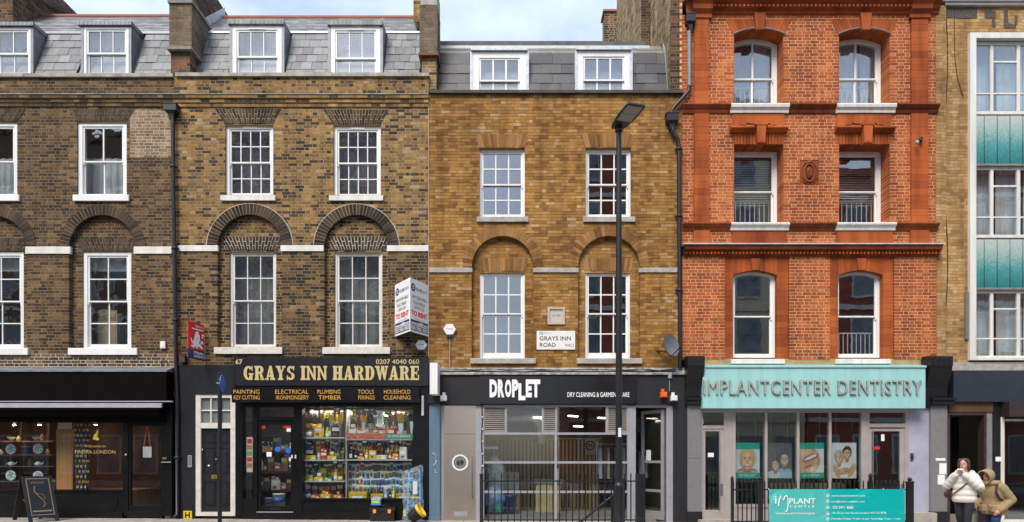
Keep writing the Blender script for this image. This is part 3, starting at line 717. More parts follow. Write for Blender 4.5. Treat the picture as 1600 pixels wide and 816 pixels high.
dr = MB(); P_(dr, 201, 204.5, 663, 806, 0, .06); P_(dr, 251, 255, 663, 806, 0, .06); P_(dr, 204.5, 251, 663, 666, 0, .06); P_(dr, 204.5, 251, 790, 797, 0, .06); P_(dr, 201, 255, 797, 812, -.05, .08)
shd = dr.build('shop_door', black_gloss, hA)
b = MB(); b.box(X(204.5), X(251), .03, .038, Z(790), Z(666)); b.build('pane', glass_shop, shd)
b = MB(); b.lathe([(.02, 0), (.02, .03), (.028, .035), (.028, .055), (.01, .06)], (X(199), -.02, Z(711)), 10, axis='y'); b.build('handle', steel_bright, shd)
b = MB(); b.box(X(257.5), X(264), -.115, -.1, Z(718), Z(714.5)); b.build('brass_plate', brass, hA)
b = MB(); b.box(X(256), X(271), -.125, -.1, Z(723), Z(721.5)); b.build('pilaster_trim', alu, hA)
# display floor, rear panelling, ceiling lamps of the left shop
b = MB(); b.box(WA0, X(200), .1, 1.7, Z(800), Z(766.5)); b.build('display_floor', wood, hA)
b = MB(); b.box(WA0, X(205), 1.7, 1.76, Z(766), Z(640)); b.build('display_back', mat('orange_reflection_panel', (.13, .042, .016), .5, var=.75, vscale=2.2), hA)  # mottled orange brown stands in for reflections of orange brick in the glass

# ================================================================ house B: mixed stock brick, hardware shop
WB0, WB1 = X(272), X(670)
hB = thing('terraced_house', 'yellow and black mottled brick house above the hardware shop', 'house', ((WB0 + WB1) / 2, 2.5, gz(-5)))
zsp, zB0 = Z(386), Z(556)
arcB = [(X(390.5), X(441) - X(390.5)), (X(557), X(607) - X(557))]
winB2 = [(352, 427, 195, 306), (521, 595, 196, 307)]; winB1 = [(356, 429, 391, 543), (521, 596, 391, 543)]
opsB = [arch_op(c, r, zsp, zB0) for c, r in arcB] + [rect_op(X(a), X(b), Z(d), Z(c)) for a, b, c, d in winB2]
brickwork(hB, 'wall', WB0 + .002, WB1, Z(389), Z(121), opsB, .11, bB, mB, single=150, seed=51, joint=.014)
brickwork(hB, 'lower_wall', WB0 + .002, WB1, Z(575), Z(389), opsB, .11, bB2, mA, single=150, seed=52, joint=.014)
for k, (c, r) in enumerate(arcB):
    a, b_, e, f = winB1[k]; wx, wz = (X(a), X(b_)), (Z(f), Z(e))
    brickwork(hB, 'recessed_wall', c - r - .06, c + r + .06, zB0, zsp + r + .05, [rect_op(wx[0], wx[1], wz[0], wz[1])], .11, bB2, mB, T=lambda u, n, z: (u, n + .112, z), seed=54 + k, joint=.014)
    av = MB(); ring(av, c, zsp, r - .005, r + .255, -.014, .105, 34, split=False, gap=.14); arch_bed(hB, ring_bed(c, zsp, r + .004, r + .25), -.0105, mB)
    o = av.build('arch_brickwork', b_dark, hB); o['kind'] = 'stuff'
    av = MB(); fan(av, wx[0] - .02, wx[1] + .02, wx[0] - .2, wx[1] + .17, wz[1] + .04, wz[1] + .35, .098, .2, 18, gap=.2); arch_bed(hB, [[(wx[0] - .02, wz[1] + .042), (wx[1] + .02, wz[1] + .042), (wx[1] + .17, wz[1] + .348), (wx[0] - .2, wz[1] + .348)]], .1015, mW)
    o = av.build('arch_brickwork', b_dark, hB); o['kind'] = 'stuff'
    e_ = MB()                                                     # pale lime edge round the arch
    pts = [(c + (r + .262) * math.cos(R(t)), -.008, zsp + (r + .262) * math.sin(R(t))) for t in range(0, 181, 6)]
    e_.tube(pts, .011, 5); e_.build('arch_edge', mW, hB)
    sash_window(hB, wx, wz, .155, 3, (2, 2), white_old, glass_old, fw=.05, bar=.022, sill=((336, 442) if k == 0 else (505, 610)) + (543, 553.5, .07, cream), fd=.14)
for k, (a, b_, c, d) in enumerate(winB2):
    wx, wz = (X(a), X(b_)), (Z(d), Z(c)); av = MB(); fan(av, wx[0], wx[1], wx[0] - .25, wx[1] + .19, wz[1] + .03, wz[1] + .37, -.012, .1, 20, gap=.17); arch_bed(hB, [[(wx[0], wz[1] + .032), (wx[1], wz[1] + .032), (wx[1] + .19, wz[1] + .368), (wx[0] - .25, wz[1] + .368)]], -.0085, mB)
    o = av.build('arch_brickwork', b_dark, hB); o['kind'] = 'stuff'
    sash_window(hB, wx, wz, .06, 4, (2, 2), white, glass_old, fw=.075, bar=.022, sill=(a - 6, b_ + 4, 306, 314.5, .06, white_old), fd=.16, vent=True, stile=.04)
for a, b_ in ((279, 341), (439, 506), (605, 669.5)): band(hB, a, b_, 384, 393, .035, white_old)
brick_cornice(hB, WB0 + .002, WB1, bB, mB, [(151, 156, .09), (157, 162, .055), (163, 168, .03)], 60)
cb = MB(); cb.profile(WB0 + .002, WB1, [(-.11, Z(151)), (-.115, Z(149.5)), (.02, Z(148)), (.02, Z(151))]); cb.build('cornice_ledge', coping_m, hB)
coping(hB, WB0 + .05, WB1 + .02, 115.5, 121, coping_m)
shell(hB, WB0, WB1, [gz(-5) + .05, Z(612), Z(352), Z(135)], front=.3)
roofB = [(X(357, .4) - .0, X(446, .4) + .02, 99), (X(512, .4), X(600, .4), 99)]
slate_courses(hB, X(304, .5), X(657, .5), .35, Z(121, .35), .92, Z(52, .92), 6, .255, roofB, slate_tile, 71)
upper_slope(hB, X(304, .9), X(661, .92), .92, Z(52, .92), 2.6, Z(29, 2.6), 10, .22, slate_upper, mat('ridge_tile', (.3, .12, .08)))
rb = MB(); rb.profile(X(304, .9), X(657, .9), [(.86, Z(53, .9)), (.87, Z(50, .9)), (1.0, Z(49, .95)), (1.0, Z(53, .95))]); rb.build('roof_flashing', lead_pale, hB)
streaky = mat('mossy_lead', (.2, .22, .2), .6, .1, var=.5, vscale=8, streak=True)
dormer(hB, 363, 440, 40, 116, .38, 1.0, (357, 444), (32.5, 39.5), white, glass, 3, (1, 1), fw=.1, split=.4, roofm=streaky, vent=True)
dormer(hB, 517, 594, 41, 117, .38, 1.0, (512, 598), (33.5, 41), white, glass, 3, (1, 1), fw=.1, split=.38, roofm=streaky, vent=True)
pier(hB, 659, 682, .06, .6, (Z(143, .06), Z(87, .06)), bB, mW, 80)
wbr = brick_mat('weathered_brick_grey', [(0, (.16, .12, .08)), (.5, (.22, .175, .12)), (1, (.28, .225, .16))], gamt=.2)
pier(hB, 655.5, 683.5, .0, .65, (Z(84, 0), Z(8, 0)), wbr, mA, 82)
b = MB(); b.box(X(654), X(685), -.05, .68, Z(87.5), Z(84)); b.build('chimney_ledge', mat('red_ledge', (.2, .07, .04), .8), hB)
b = MB(); b.box(X(657), X(683), -.01, .66, Z(8), Z(-20)); b.build('chimney_cap', stone, hB)
pier(hB, 646, 656.5, .95, 2.4, (Z(34, .95), Z(-30, .95)), bB, mB, 84)
# one projecting section of wall return at the joint with the yellow house
b = MB(); b.box(X(669.2), X(670.4), -.02, .05, Z(560), Z(150)); b.build('party_joint', mat('pinkish_mortar', (.42, .27, .2), .95), hB)

# ---- hardware shopfront
gB = gz(-5)
b = MB(); P_(b, 279, 307, 571, 812, -.07, .3); P_(b, 307, 369, 571, 617, -.07, .3); b.build('rendered_surround', charcoal, hB)
b = MB(); P_(b, 307, 315, 617, 806, -.055, .1); P_(b, 361.5, 369, 617, 806, -.055, .1); P_(b, 315, 361.5, 617, 622, -.05, .1); P_(b, 315, 361.5, 661, 669.5, -.05, .1); P_(b, 307, 369, 800, 806, -.06, .1)
hd = b.build('front_door_frame', cream, hB)
b = MB(); P_(b, 315, 361.5, 669.5, 800, .01, .06); fdoor = b.build('front_door', black, hB)
for (pa, pb) in ((319, 336.5), (340, 357.5)):
    for (c, d) in ((675, 693), (699, 740), (752, 790)):
        q = MB(); x0, x1, z0, z1 = X(pa), X(pb), Z(d), Z(c)
        for e in ((x0, x1, z1 - .018, z1), (x0, x1, z0, z0 + .018)): q.box(e[0], e[1], -.004, .01, e[2], e[3])
        for e in ((x0, x0 + .018), (x1 - .018, x1)): q.box(e[0], e[1], -.004, .01, z0 + .018, z1 - .018)
        q.prism([(x0 + .04, z0 + .04), (x1 - .04, z0 + .04), (x1 - .04, z1 - .04), (x0 + .04, z1 - .04)], -.002, .01); q.build('door_panel', black, fdoor)
b = MB(); P_(b, 330, 339, 742, 748.5, -.004, .01); b.build('letter_plate', brass, fdoor)
for px_, py_, mm_ in ((315.5 + 1.2, 703, steel_bright), (338, 718, brass), (326.5, 728, white_print)):
    b = MB(); b.lathe([(.028, 0), (.03, .012), (.018, .02), (.022, .035), (.008, .042)], (X(px_), .012, Z(py_)), 10, axis='y'); b.build('door_furniture', mm_, fdoor)
b = MB()
for i in range(1, 3): P_(b, 315 + 46.5 * i / 3 - .9, 315 + 46.5 * i / 3 + .9, 622, 661, -.03, .03)
for i in range(3): P_(b, 315 + 46.5 * i / 3 + (.9 if i else 0), 315 + 46.5 * (i + 1) / 3 - (.9 if i < 2 else 0), 640.5, 642.5, -.028, .03)
fl = b.build('fanlight', white_old, hB)
for i in range(3):
    for j in range(2): q = MB(); P_(q, 315 + 15.5 * i, 315 + 15.5 * i + 15.4, 622 + 19.6 * j, 641.4 + 19.6 * j, .012, .02); q.build('pane', frosted, fl)
b = MB(); P_(b, 296, 302, 711.5, 730, -.085, -.07); ic = b.build('intercom', alu, hB)
b = MB()
for j in range(4): P_(b, 297.2, 300.8, 713.5 + j * 3.6, 715.8 + j * 3.6, -.09, -.085)
b.build('intercom_buttons', grey_print, ic)
fr = MB()
P_(fr, 369, 380, 603, 806, -.05, .2); P_(fr, 397.5, 403, 630, 806, -.05, .2); P_(fr, 460, 473, 630, 806, -.05, .2); P_(fr, 646, 670, 603, 812, -.07, .3)
P_(fr, 380, 646, 603, 636, -.045, .2); P_(fr, 380, 397.5, 780, 806, -.04, .1); P_(fr, 473, 646, 778.5, 781, -.08, .1); P_(fr, 403, 460, 652, 657, -.04, .1)
fr.build('shop_frame', black_gloss, hB)
b = MB(); P_(b, 473, 646, 781, 799, -.03, .1); P_(b, 380, 646, 799, 814, -.09, .1)
for a, c in ((478, 556), (564, 640)): P_(b, a, c, 784, 796, -.04, -.03)
b.build('stall_riser', black_gloss, hB)
b = MB(); P_(b, 473, 646, 636, 778.5, .03, .038); b.build('shop_pane', glass_shop, hB)
b = MB(); P_(b, 380, 397.5, 636, 780, .03, .038); b.build('shop_pane', glass_shop, hB)
b = MB(); P_(b, 403, 460, 636, 652, .03, .038); b.build('shop_pane', glass_shop, hB)
dr = MB(); P_(dr, 403, 408, 657, 806, -.01, .05); P_(dr, 454.5, 460, 657, 806, -.01, .05); P_(dr, 408, 454.5, 657, 664, -.01, .05); P_(dr, 408, 454.5, 791, 803, -.01, .05)
shd = dr.build('shop_door', black_gloss, hB)
b = MB(); P_(b, 408, 454.5, 664, 791, .02, .028); b.build('pane', glass_shop, shd)
b = MB(); P_(b, 403, 460, 799, 800.5, -.1, -.09); b.build('threshold', alu, shd)
b = MB(); P_(b, 422, 439, 794, 797, -.016, -.01); b.build('letter_plate', black_iron, shd)
for px_ in (457.5, 463): b = MB(); P_(b, px_ - 1, px_ + 1, 711, 716.5, -.07, -.045); b.build('handle', cream, shd)
# stickers on the door glass
def sticker(name, px, py, w, h, m, label, d=.017, round_=False, parent=None):
    b = MB(); x, z = X(px), Z(py)
    if round_: b.prism([(x + w / 2 * math.cos(R(t)), z + h / 2 * math.sin(R(t))) for t in range(0, 360, 24)], d, d + .002)
    else: b.box(x - w / 2, x + w / 2, d, d + .002, z - h / 2, z + h / 2)
    return b.build(name, m, parent)
sticker('sticker', 433.5, 702, .15, .13, blue_print, None, parent=shd, round_=True); sticker('sticker', 450, 704, .14, .14, blue_print, None, parent=shd, round_=True)
sticker('sticker', 448.5, 712.5, .13, .09, navy_print, None, parent=shd); sticker('sticker', 453, 717.5, .06, .1, white_print, None, parent=shd)
sticker('sticker', 420, 710, .12, .11, white_print, None, parent=shd); sticker('sticker', 420, 716, .1, .06, navy_print, None, parent=shd)
sticker('sticker', 410.5, 667.5, .11, .07, red_sign, None, parent=shd); sticker('sticker', 448, 667, .19, .05, red_sign, None, parent=shd); sticker('sticker', 451, 672, .11, .08, white_print, None, parent=shd)
sticker('sticker', 416, 702, .2, .14, wood_dark, None, parent=shd)

# ================================================================ slab-serif capitals for the hardware sign
def slab_glyph(ch):
    t, s = .30, .13            # stem and serif weight, in cap heights; returns (width, polygons)
    P = []
    def bx(a, b, c, d): P.append([(a, c), (b, c), (b, d), (a, d)])
    def arc(cx, cz, rx, rz, tx, tz, a0, a1, n=9):
        for i in range(n):
            p, q = R(a0 + (a1 - a0) * i / n), R(a0 + (a1 - a0) * (i + 1) / n)
            P.append([(cx + (rx - tx) * math.cos(p), cz + (rz - tz) * math.sin(p)), (cx + rx * math.cos(p), cz + rz * math.sin(p)), (cx + rx * math.cos(q), cz + rz * math.sin(q)), (cx + (rx - tx) * math.cos(q), cz + (rz - tz) * math.sin(q))])
    def stem(x, lo=True, hi=True, e=.09):
        bx(x, x + t, 0, 1)
        if lo: bx(x - e, x, 0, s); bx(x + t, x + t + e, 0, s)
        if hi: bx(x - e, x, 1 - s, 1); bx(x + t, x + t + e, 1 - s, 1)
    if ch == 'I': stem(.09); return .48, P
    if ch == 'H': stem(.08, e=.07); stem(.56, e=.07); bx(.38, .56, .43, .57); return .95, P
    if ch == 'N':
        bx(.08, .26, 0, 1); bx(.68, .86, 0, 1); P.append([(.26, .98), (.26, .66), (.68, .02), (.68, .34)]); bx(0, .08, 1 - s, 1); bx(0, .08, 0, s); bx(.26, .34, 0, s); bx(.6, .68, 1 - s, 1); bx(.86, .94, 1 - s, 1); return .95, P
    if ch == 'A':
        P.append([(.08, 0), (.25, 0), (.47, .8), (.38, 1)]); P.append([(.55, 0), (.87, 0), (.60, 1), (.382, 1)]); bx(.26, .56, .22, .34); bx(0, .08, 0, s); bx(.25, .33, 0, s); bx(.47, .55, 0, s); bx(.87, .94, 0, s); return .95, P
    if ch == 'R':
        stem(.08, hi=False, e=.07); bx(0, .08, 1 - s, 1); bx(.38, .52, 1 - s, 1); bx(.38, .52, .44, .44 + s); arc(.52, .72, .33, .28, .29, .15, -90, 90); P.append([(.5, .44), (.72, .44), (.86, .1), (.58, .1)]); bx(.58, .94, 0, .1); return .96, P
    if ch == 'D':
        stem(.08, lo=False, hi=False); bx(0, .08, 1 - s, 1); bx(0, .08, 0, s); bx(.38, .48, 1 - s, 1); bx(.38, .48, 0, s); arc(.48, .5, .4, .5, .3, .14, -90, 90, 12); return .92, P
    if ch == 'E':
        stem(.08, lo=False, hi=False); bx(0, .08, 1 - s, 1); bx(0, .08, 0, s); bx(.38, .8, 1 - s, 1); bx(.38, .8, 0, s); bx(.38, .58, .44, .56); bx(.7, .8, .66, 1 - s); bx(.72, .82, s, .36); bx(.58, .64, .34, .66); return .86, P
    if ch == 'W':
        P.append([(.04, 1), (.34, 1), (.47, .25), (.36, 0)]); P.append([(.36, 0), (.50, 0), (.66, .98), (.56, .98)]); P.append([(.52, 1), (.82, 1), (.93, .25), (.80, 0)]); P.append([(.80, 0), (.94, 0), (1.14, .98), (1.0, .98)]); bx(-.03, .4, 1 - s * .9, 1); bx(.9, 1.2, 1 - s * .9, 1); return 1.2, P
    if ch == 'Y':
        P.append([(.04, 1), (.36, 1), (.55, .45), (.3, .45)]); P.append([(.4, .45), (.55, .45), (.84, 1), (.68, 1)]); bx(.3, .58, 0, .45); bx(.2, .3, 0, s); bx(.58, .68, 0, s); bx(-.02, .42, 1 - s * .9, 1); bx(.58, .9, 1 - s * .9, 1); return .92, P
    if ch == 'S':
        arc(.4, .74, .34, .26, .26, .12, 20, 270, 12); arc(.4, .27, .38, .27, .28, .13, -160, 90, 12); bx(.64, .74, .68, .99); bx(.04, .14, .0, .32); return .82, P
    if ch == 'G':
        arc(.46, .5, .44, .5, .3, .13, 38, 322, 16); bx(.6, .86, 0, .42); bx(.5, .94, .36, .36 + s); bx(.76, .86, .66, 1); return .98, P
    return .4, []
def slab_text(mb, body, x0, x1, z0, z1, y, mi=0):
    gl = [slab_glyph(c) for c in body]; tot = sum(g[0] for g in gl) + .06 * (len(gl) - 1); k = (x1 - x0) / tot; u = x0; n = 0
    for w, polys in gl:
        for p in polys:
            n += 1; mb.prism([(u + a * k, z0 + b * (z1 - z0)) for a, b in p], y - .0007 * (n % 9), y + .004, mi, back=False)
        u += (w + .06) * k

# ---- signs on the hardware shop
s = thing('fascia_sign', 'black fascia reading GRAYS INN HARDWARE in gold capitals', 'sign', ((X(365) + X(670)) / 2, -.1, Z(603)))
b = MB(); b.box(X(365, -.14), X(669.5, -.14), -.14, -.072, Z(603, -.14), Z(558.5, -.14)); b.build('board', mat('sign_black', (.008, .008, .013), .35, var=.3, vscale=3, streak=True), s)
b = MB(); slab_text(b, 'GRAYS INN HARDWARE', X(380.5, -.14), X(655.5, -.14), Z(594, -.14), Z(572, -.14), -.147)
text_on(b, '67', X(368, -.14), X(379, -.14), Z(569.5, -.14), Z(561.5, -.14), -.146, bold=.02); text_on(b, '0207 4040 060', X(587.5, -.14), X(655, -.14), Z(569, -.14), Z(561.5, -.14), -.146, bold=.008)
b.build('lettering', mat('sign_gold', (.6, .47, .21), .45, .1, var=.05), s)
s = thing('fascia_sign', 'narrow black board listing PAINTING, ELECTRICAL, PLUMBING, TOOLS and HOUSEHOLD', 'sign', (X(508), -.3, Z(629)))
b = MB(); b.box(X(362, -.3), X(531.5, -.3), -.30, -.2, Z(629, -.3), Z(606.5, -.3)); b.box(X(532, -.3), X(654.5, -.3), -.30, -.2, Z(629, -.3), Z(606, -.3)); b.box(X(366, -.3), X(652, -.3), -.2, -.05, Z(627), Z(606)); b.build('board', black_gloss, s)
b = MB()
for (t1, t2, a, c, e, g) in (('PAINTING', 'KEY CUTTING', 364.5, 405.5, 365.5, 406), ('ELECTRICAL', 'IRONMONGERY', 430, 482, 431.5, 482.5), ('PLUMBING', 'TIMBER', 496, 532, 497.5, 533), ('TOOLS', 'FIXINGS', 559, 584, 560, 585.5), ('HOUSEHOLD', 'CLEANING', 600, 641, 599.5, 641.5)):
    text_on(b, t1, X(a, -.3), X(c, -.3), Z(615.5, -.3), Z(609, -.3), -.304); text_on(b, t2, X(e, -.3), X(g, -.3), Z(624.5, -.3), Z(618, -.3), -.304)
b.build('lettering', mat('sign_orange', (.62, .33, .06), .45, var=.05), s)
# TO RENT board: two boards meeting in a point towards the street
apex, le, re_ = Vector((X(640.5, -.75), -.75, 0)), Vector((X(617, -.02), -.02, 0)), Vector((X(669.5, -.02), -.02, 0))
zt, zb = Z(433.5, -.75), Z(517.5, -.75)
s = thing('letting_board', 'white V-shaped TO RENT board with navy band on mottled brick wall', 'sign', (apex.x, -.4, zb))
def board_place(p0, p1, out=.006):
    dv = (p1 - p0); n = Vector((-dv.y, dv.x, 0)).normalized()
    if n.y > 0: n = -n
    return lambda u, v, o=out: tuple(p0 + dv * u + n * o + Vector((0, 0, zb + (zt - zb) * v)))
for p0, p1 in ((le, apex), (apex, re_)):
    pl = board_place(p0, p1)
    b = MB(); v = [pl(0, 0, 0), pl(1, 0, 0), pl(1, 1, 0), pl(0, 1, 0), pl(0, 0, -.014), pl(1, 0, -.014), pl(1, 1, -.014), pl(0, 1, -.014)]
    b.add(v, [(0, 1, 2, 3), (5, 4, 7, 6), (3, 2, 6, 7), (4, 5, 1, 0), (4, 0, 3, 7), (1, 5, 6, 2)]); o = b.build('board', white_print, s)
    def quad(mb, u0, u1, v0, v1, e, mi): mb.add([pl(u0, v0, e), pl(u1, v0, e), pl(u1, v1, e), pl(u0, v1, e)], [(0, 1, 2, 3)], mi)
    q = MB(); ms = [navy_print, white_print, grey_print, red_sign, pale_blue_print]
    quad(q, .03, .97, .035, .235, .004, 0)
    def tx(body, u0, u1, v0, v1, mi, bold=0.0): vv, ff = text_geo(body, u0, u1, v0, v1, bold); q.add([pl(a, c, .006) for a, c in vv], ff, mi)
    quad(q, .03, .97, .13, .142, .006, 1)
    tx('www.sub800.com', .06, .94, .15, .215, 1, .03); tx('020 7052 3025', .06, .94, .05, .115, 1, .03); tx('ALL INCLUSIVE', .2, .8, .255, .275, 2); tx('TO RENT', .08, .92, .31, .41, 3, .03)
    tx('OFFICES', .2, .75, .45, .505, 2); tx('FLEXIBLE', .18, .78, .54, .6, 2); tx('AFFORDABLE', .1, .9, .64, .7, 2); tx('SUB', .32, .62, .8, .86, 2, .01); tx('800', .64, .93, .8, .86, 4, .01)
    q.add([pl(.17 + .11 * math.cos(R(t)), .84 + .075 * math.sin(R(t)), .004) for t in range(0, 360, 20)], [tuple(range(18))], 0); tx('S', .12, .22, .80, .88, 1, .02)
    q.build('print', ms, s)
b = MB(); b.tube([tuple(apex + Vector((0, .03, zb + .02))), tuple(apex + Vector((0, .03, zt - .02)))], .016, 6)
for f_ in (.1, .9): b.tube([tuple(apex + Vector((0, .03, zb + (zt - zb) * f_))), (apex.x, -.01, zb + (zt - zb) * f_)], .014, 6)
b.build('bracket', alu, s)
# red sold board, seen at an angle
p0, p1 = Vector((X(294, -.62), -.62, 0)), Vector((X(319, -.05), -.05, 0)); zb, zt = Z(562.5, -.35) - .03, Z(504, -.35)
zb, zt = Z(559, -.62), Z(501, -.62)
s = thing('estate_agent_board', 'red and navy estate agent board with white winged beast, beside black downpipe', 'sign', ((p0.x + p1.x) / 2, -.33, zb))
pl = board_place(p0, p1)
def slabq(mb, v0, v1, mi):
    v = [pl(0, v0, 0), pl(1, v0, 0), pl(1, v1, 0), pl(0, v1, 0), pl(0, v0, -.02), pl(1, v0, -.02), pl(1, v1, -.02), pl(0, v1, -.02)]
    mb.add(v, [(0, 1, 2, 3), (5, 4, 7, 6), (3, 2, 6, 7), (4, 5, 1, 0), (4, 0, 3, 7), (1, 5, 6, 2)], mi)
b = MB(); slabq(b, .262, 1, 0); slabq(b, 0, .26, 1); b.build('board', [red_sign, navy_print], s)
q = MB()
def tx(body, u0, u1, v0, v1, mi, bold=0.0): vv, ff = text_geo(body, u0, u1, v0, v1, bold); q.add([pl(a, c, .004) for a, c in vv], ff, mi)
tx('STIRLING', .33, .95, .145, .215, 0, .03); tx('ACKROYD', .33, .95, .05, .12, 0, .03); tx('SOLD S.T.C', .42, .95, .88, .93, 0, .02); q.add([pl(a, c, .004) for a, c in ((.22, .81), (.95, .81), (.95, .84), (.22, .84))], [(0, 1, 2, 3)], 0)
beast = [[(.16, .33), (.36, .3), (.42, .36), (.2, .37)], [(.3, .36), (.62, .36), (.68, .5), (.52, .58), (.34, .54), (.28, .44)], [(.34, .54), (.44, .74), (.58, .78), (.56, .6), (.5, .57)], [(.58, .78), (.7, .66), (.72, .52), (.6, .5), (.55, .62)], [(.28, .44), (.16, .58), (.12, .54), (.22, .4)], [(.6, .38), (.84, .3), (.9, .34), (.7, .46)], [(.74, .46), (.9, .44), (.94, .5), (.78, .54)], [(.78, .6), (.9, .62), (.94, .72), (.82, .72), (.86, .66)], [(.4, .36), (.5, .3), (.6, .3), (.54, .38)]]
for i, p in enumerate(beast): q.add([pl(a, c, .004 + .0008 * i) for a, c in p], [tuple(range(len(p)))], 0)
q.build('print', [white_print], s)
b = MB(); b.tube([pl(1, .2, -.01), (p1.x, .0, zb + .2 * (zt - zb))], .016, 6); b.tube([pl(.0, .05, -.01), (X(292), -.01, Z(556))], .012, 6); b.build('bracket', alu, s)
# hexagonal alarm boxes
def alarm_box(px, py, label, r=.17, drop=True, stem=None):
    t = thing('alarm_box', label, 'alarm', (X(px), -.05, Z(py) - r), 'hexagonal alarm boxes on the walls')
    b = MB(); x, z = X(px), Z(py)
    hexa = [(x + r * math.cos(R(a)), z + r * .95 * math.sin(R(a))) for a in range(0, 360, 60)]; inn = [(x + r * .9 * math.cos(R(a)), z + r * .86 * math.sin(R(a))) for a in range(0, 360, 60)]
    b.add([(a, -.02, c) for a, c in hexa] + [(a, -.08, c) for a, c in hexa] + [(a, -.1, c) for a, c in inn], [(i, (i + 1) % 6, (i + 1) % 6 + 6, i + 6) for i in range(6)] + [(i + 6, (i + 1) % 6 + 6, (i + 1) % 6 + 12, i + 12) for i in range(6)] + [(12, 13, 14, 15, 16, 17), (5, 4, 3, 2, 1, 0)]); b.build('housing', white, t)
    b = MB(); b.prism([(x - r * .55, z - r * .84), (x + r * .55, z - r * .84), (x + r * .4, z - r * 1.12), (x - r * .4, z - r * 1.12)], -.085, -.01); b.build('strobe_lens', navy_print, t)
    b = MB(); b.box(x - r * .5, x + r * .5, -.103, -.1, z + .005, z + .018); b.build('print', red_sign if stem else blue_print, t)
    if stem: b = MB(); b.tube([(x, -.02, z - r), (x, -.02, Z(stem))], .012, 6); b.build('cable', alu, t)
    return t
alarm_box(658.5, 540, 'small white hexagonal alarm box just below the TO RENT board', .14); alarm_box(703, 516, 'white hexagonal alarm box on a cable on yellow brick wall', .155, stem=578)
b = MB(); b.box(X(252), X(260), -.06, -.012, Z(545), Z(534)); b.box(X(253.2), X(258.8), -.066, -.06, Z(543.5), Z(535.5)); tag(b.build('junction_box', white), 'small white box on dark brick wall near black downpipe', 'box')
b = MB(); b.tube([(X(258) + .08 * math.cos(R(t)), -.03, Z(569) + .1 * math.sin(R(t))) for t in range(0, 371, 20)], .008, 6); tag(b.build('cable_coil', black_iron), 'black cable loop on repointed bricks above the awning shop', 'cable')
b = MB(); b.box(X(284.5), X(293), -.14, -.012, Z(567), Z(556)); b.box(X(283.8), X(293.6), -.15, -.012, Z(556), Z(554.5)); tag(b.build('meter_box', mat('rusty_box', (.07, .035, .028), .7, var=.3)), 'small rusty brown box beside the black downpipe', 'box')
# white edge-on box sign between the two shops
s = thing('projecting_sign', 'white box sign seen edge on above the slate blue pillar', 'sign', (X(677), -.4, Z(616)))
b = MB(); b.box(X(671.5, -.65), X(683.5, -.65), -.65, -.12, Z(616, -.65), Z(567, -.65)); b.build('box', white, s); b = MB(); b.box(X(675), X(680), -.12, -.01, Z(600), Z(590)); b.build('bracket', black_iron, s)
s = thing('strip_lamp', 'slim white vertical strip lamp by the right edge of hardware shop', 'lamp', (X(661), -.09, Z(651)))
b = MB(); b.box(X(659.5), X(663), -.11, -.072, Z(650), Z(619)); b.build('housing', white, s); b = MB(); b.tube([(X(661.2), -.12, Z(649)), (X(661.2), -.12, Z(620))], .014, 8); b.build('tube', white_print, s)

# ================================================================ house C: yellow stock brick, dry cleaner
WC0, WC1 = X(670.4), X(1065)
hC = thing('terraced_house', 'yellow brick terraced house with slate mansard above the dry cleaner', 'house', ((WC0 + WC1) / 2, 2.5, gz(1)))
zsp, zC0 = Z(417), Z(569)
arcC = [(X(785.5), X(834) - X(785.5)), (X(951.5), X(1000) - X(951.5))]
winC2 = [(749, 820, 232, 339), (915, 986, 232, 339)]; winC1 = [(749, 820, 423, 560), (915, 986, 423, 560)]
opsC = [arch_op(c, r, zsp, zC0) for c, r in arcC] + [rect_op(X(a), X(b_), Z(d), Z(c)) for a, b_, c, d in winC2]
brickwork(hC, 'wall', WC0, WC1, Z(582), Z(148), opsC, .11, bC, mC, single=300, seed=91, joint=.009, wob=.006)
for k, (c, r) in enumerate(arcC):
    a, b_, e, f = winC1[k]; wx, wz = (X(a), X(b_)), (Z(f), Z(e))
    brickwork(hC, 'recessed_wall', c - r - .06, c + r + .06, zC0, zsp + r + .05, [rect_op(wx[0], wx[1], wz[0], wz[1])], .11, bC, mC, T=lambda u, n, z: (u, n + .112, z), seed=94 + k, joint=.009, wob=.006)
    av = MB(); ring(av, c, zsp, r - .005, r + .225, -.012, .105, 30, split=False, gap=.1); fan(av, wx[0] - .03, wx[1] + .03, wx[0] - .08, wx[1] + .08, wz[1] + .02, wz[1] + .33, .1, .2, 18, split=False, gap=.12); arch_bed(hC, ring_bed(c, zsp, r + .004, r + .22), -.009, mC); arch_bed(hC, [[(wx[0] - .03, wz[1] + .022), (wx[1] + .03, wz[1] + .022), (wx[1] + .08, wz[1] + .328), (wx[0] - .08, wz[1] + .328)]], .103, mC)
    o = av.build('arch_brickwork', b_archC, hC); o['kind'] = 'stuff'
    sash_window(hC, wx, wz, .15, 3, (2, 2), white, glass, fw=.05, bar=.03, sill=(a - 14, b_ + 17, 560, 568.5, .07, stone), fd=.14, bot=.13, split=.53, jit=.12)
for k, (a, b_, c, d) in enumerate(winC2):
    wx, wz = (X(a), X(b_)), (Z(d), Z(c)); av = MB(); fan(av, wx[0], wx[1], wx[0] - .1, wx[1] + .1, wz[1] + .02, wz[1] + .34, -.01, .1, 18, split=False, gap=.1)
    o = av.build('arch_brickwork', b_archC, hC); o['kind'] = 'stuff'
    sash_window(hC, wx, wz, .08, 3, (2, 2), white, glass, fw=.05, bar=.03, sill=(a - 4, b_ + 5.5, 339, 347.5, .06, stone), fd=.14, jit=.12)
for a, b_ in ((671, 738), (833, 904), (998, 1062)): band(hC, a, b_, 419, 426, .035, stone)
b = MB(); b.box(WC0, X(1066.5), -.09, .3, Z(148) + .001, Z(143.5)); b.build('coping', mat('dark_coping', (.06, .058, .055), .8, var=.4, vscale=6, bump=.3), hC)
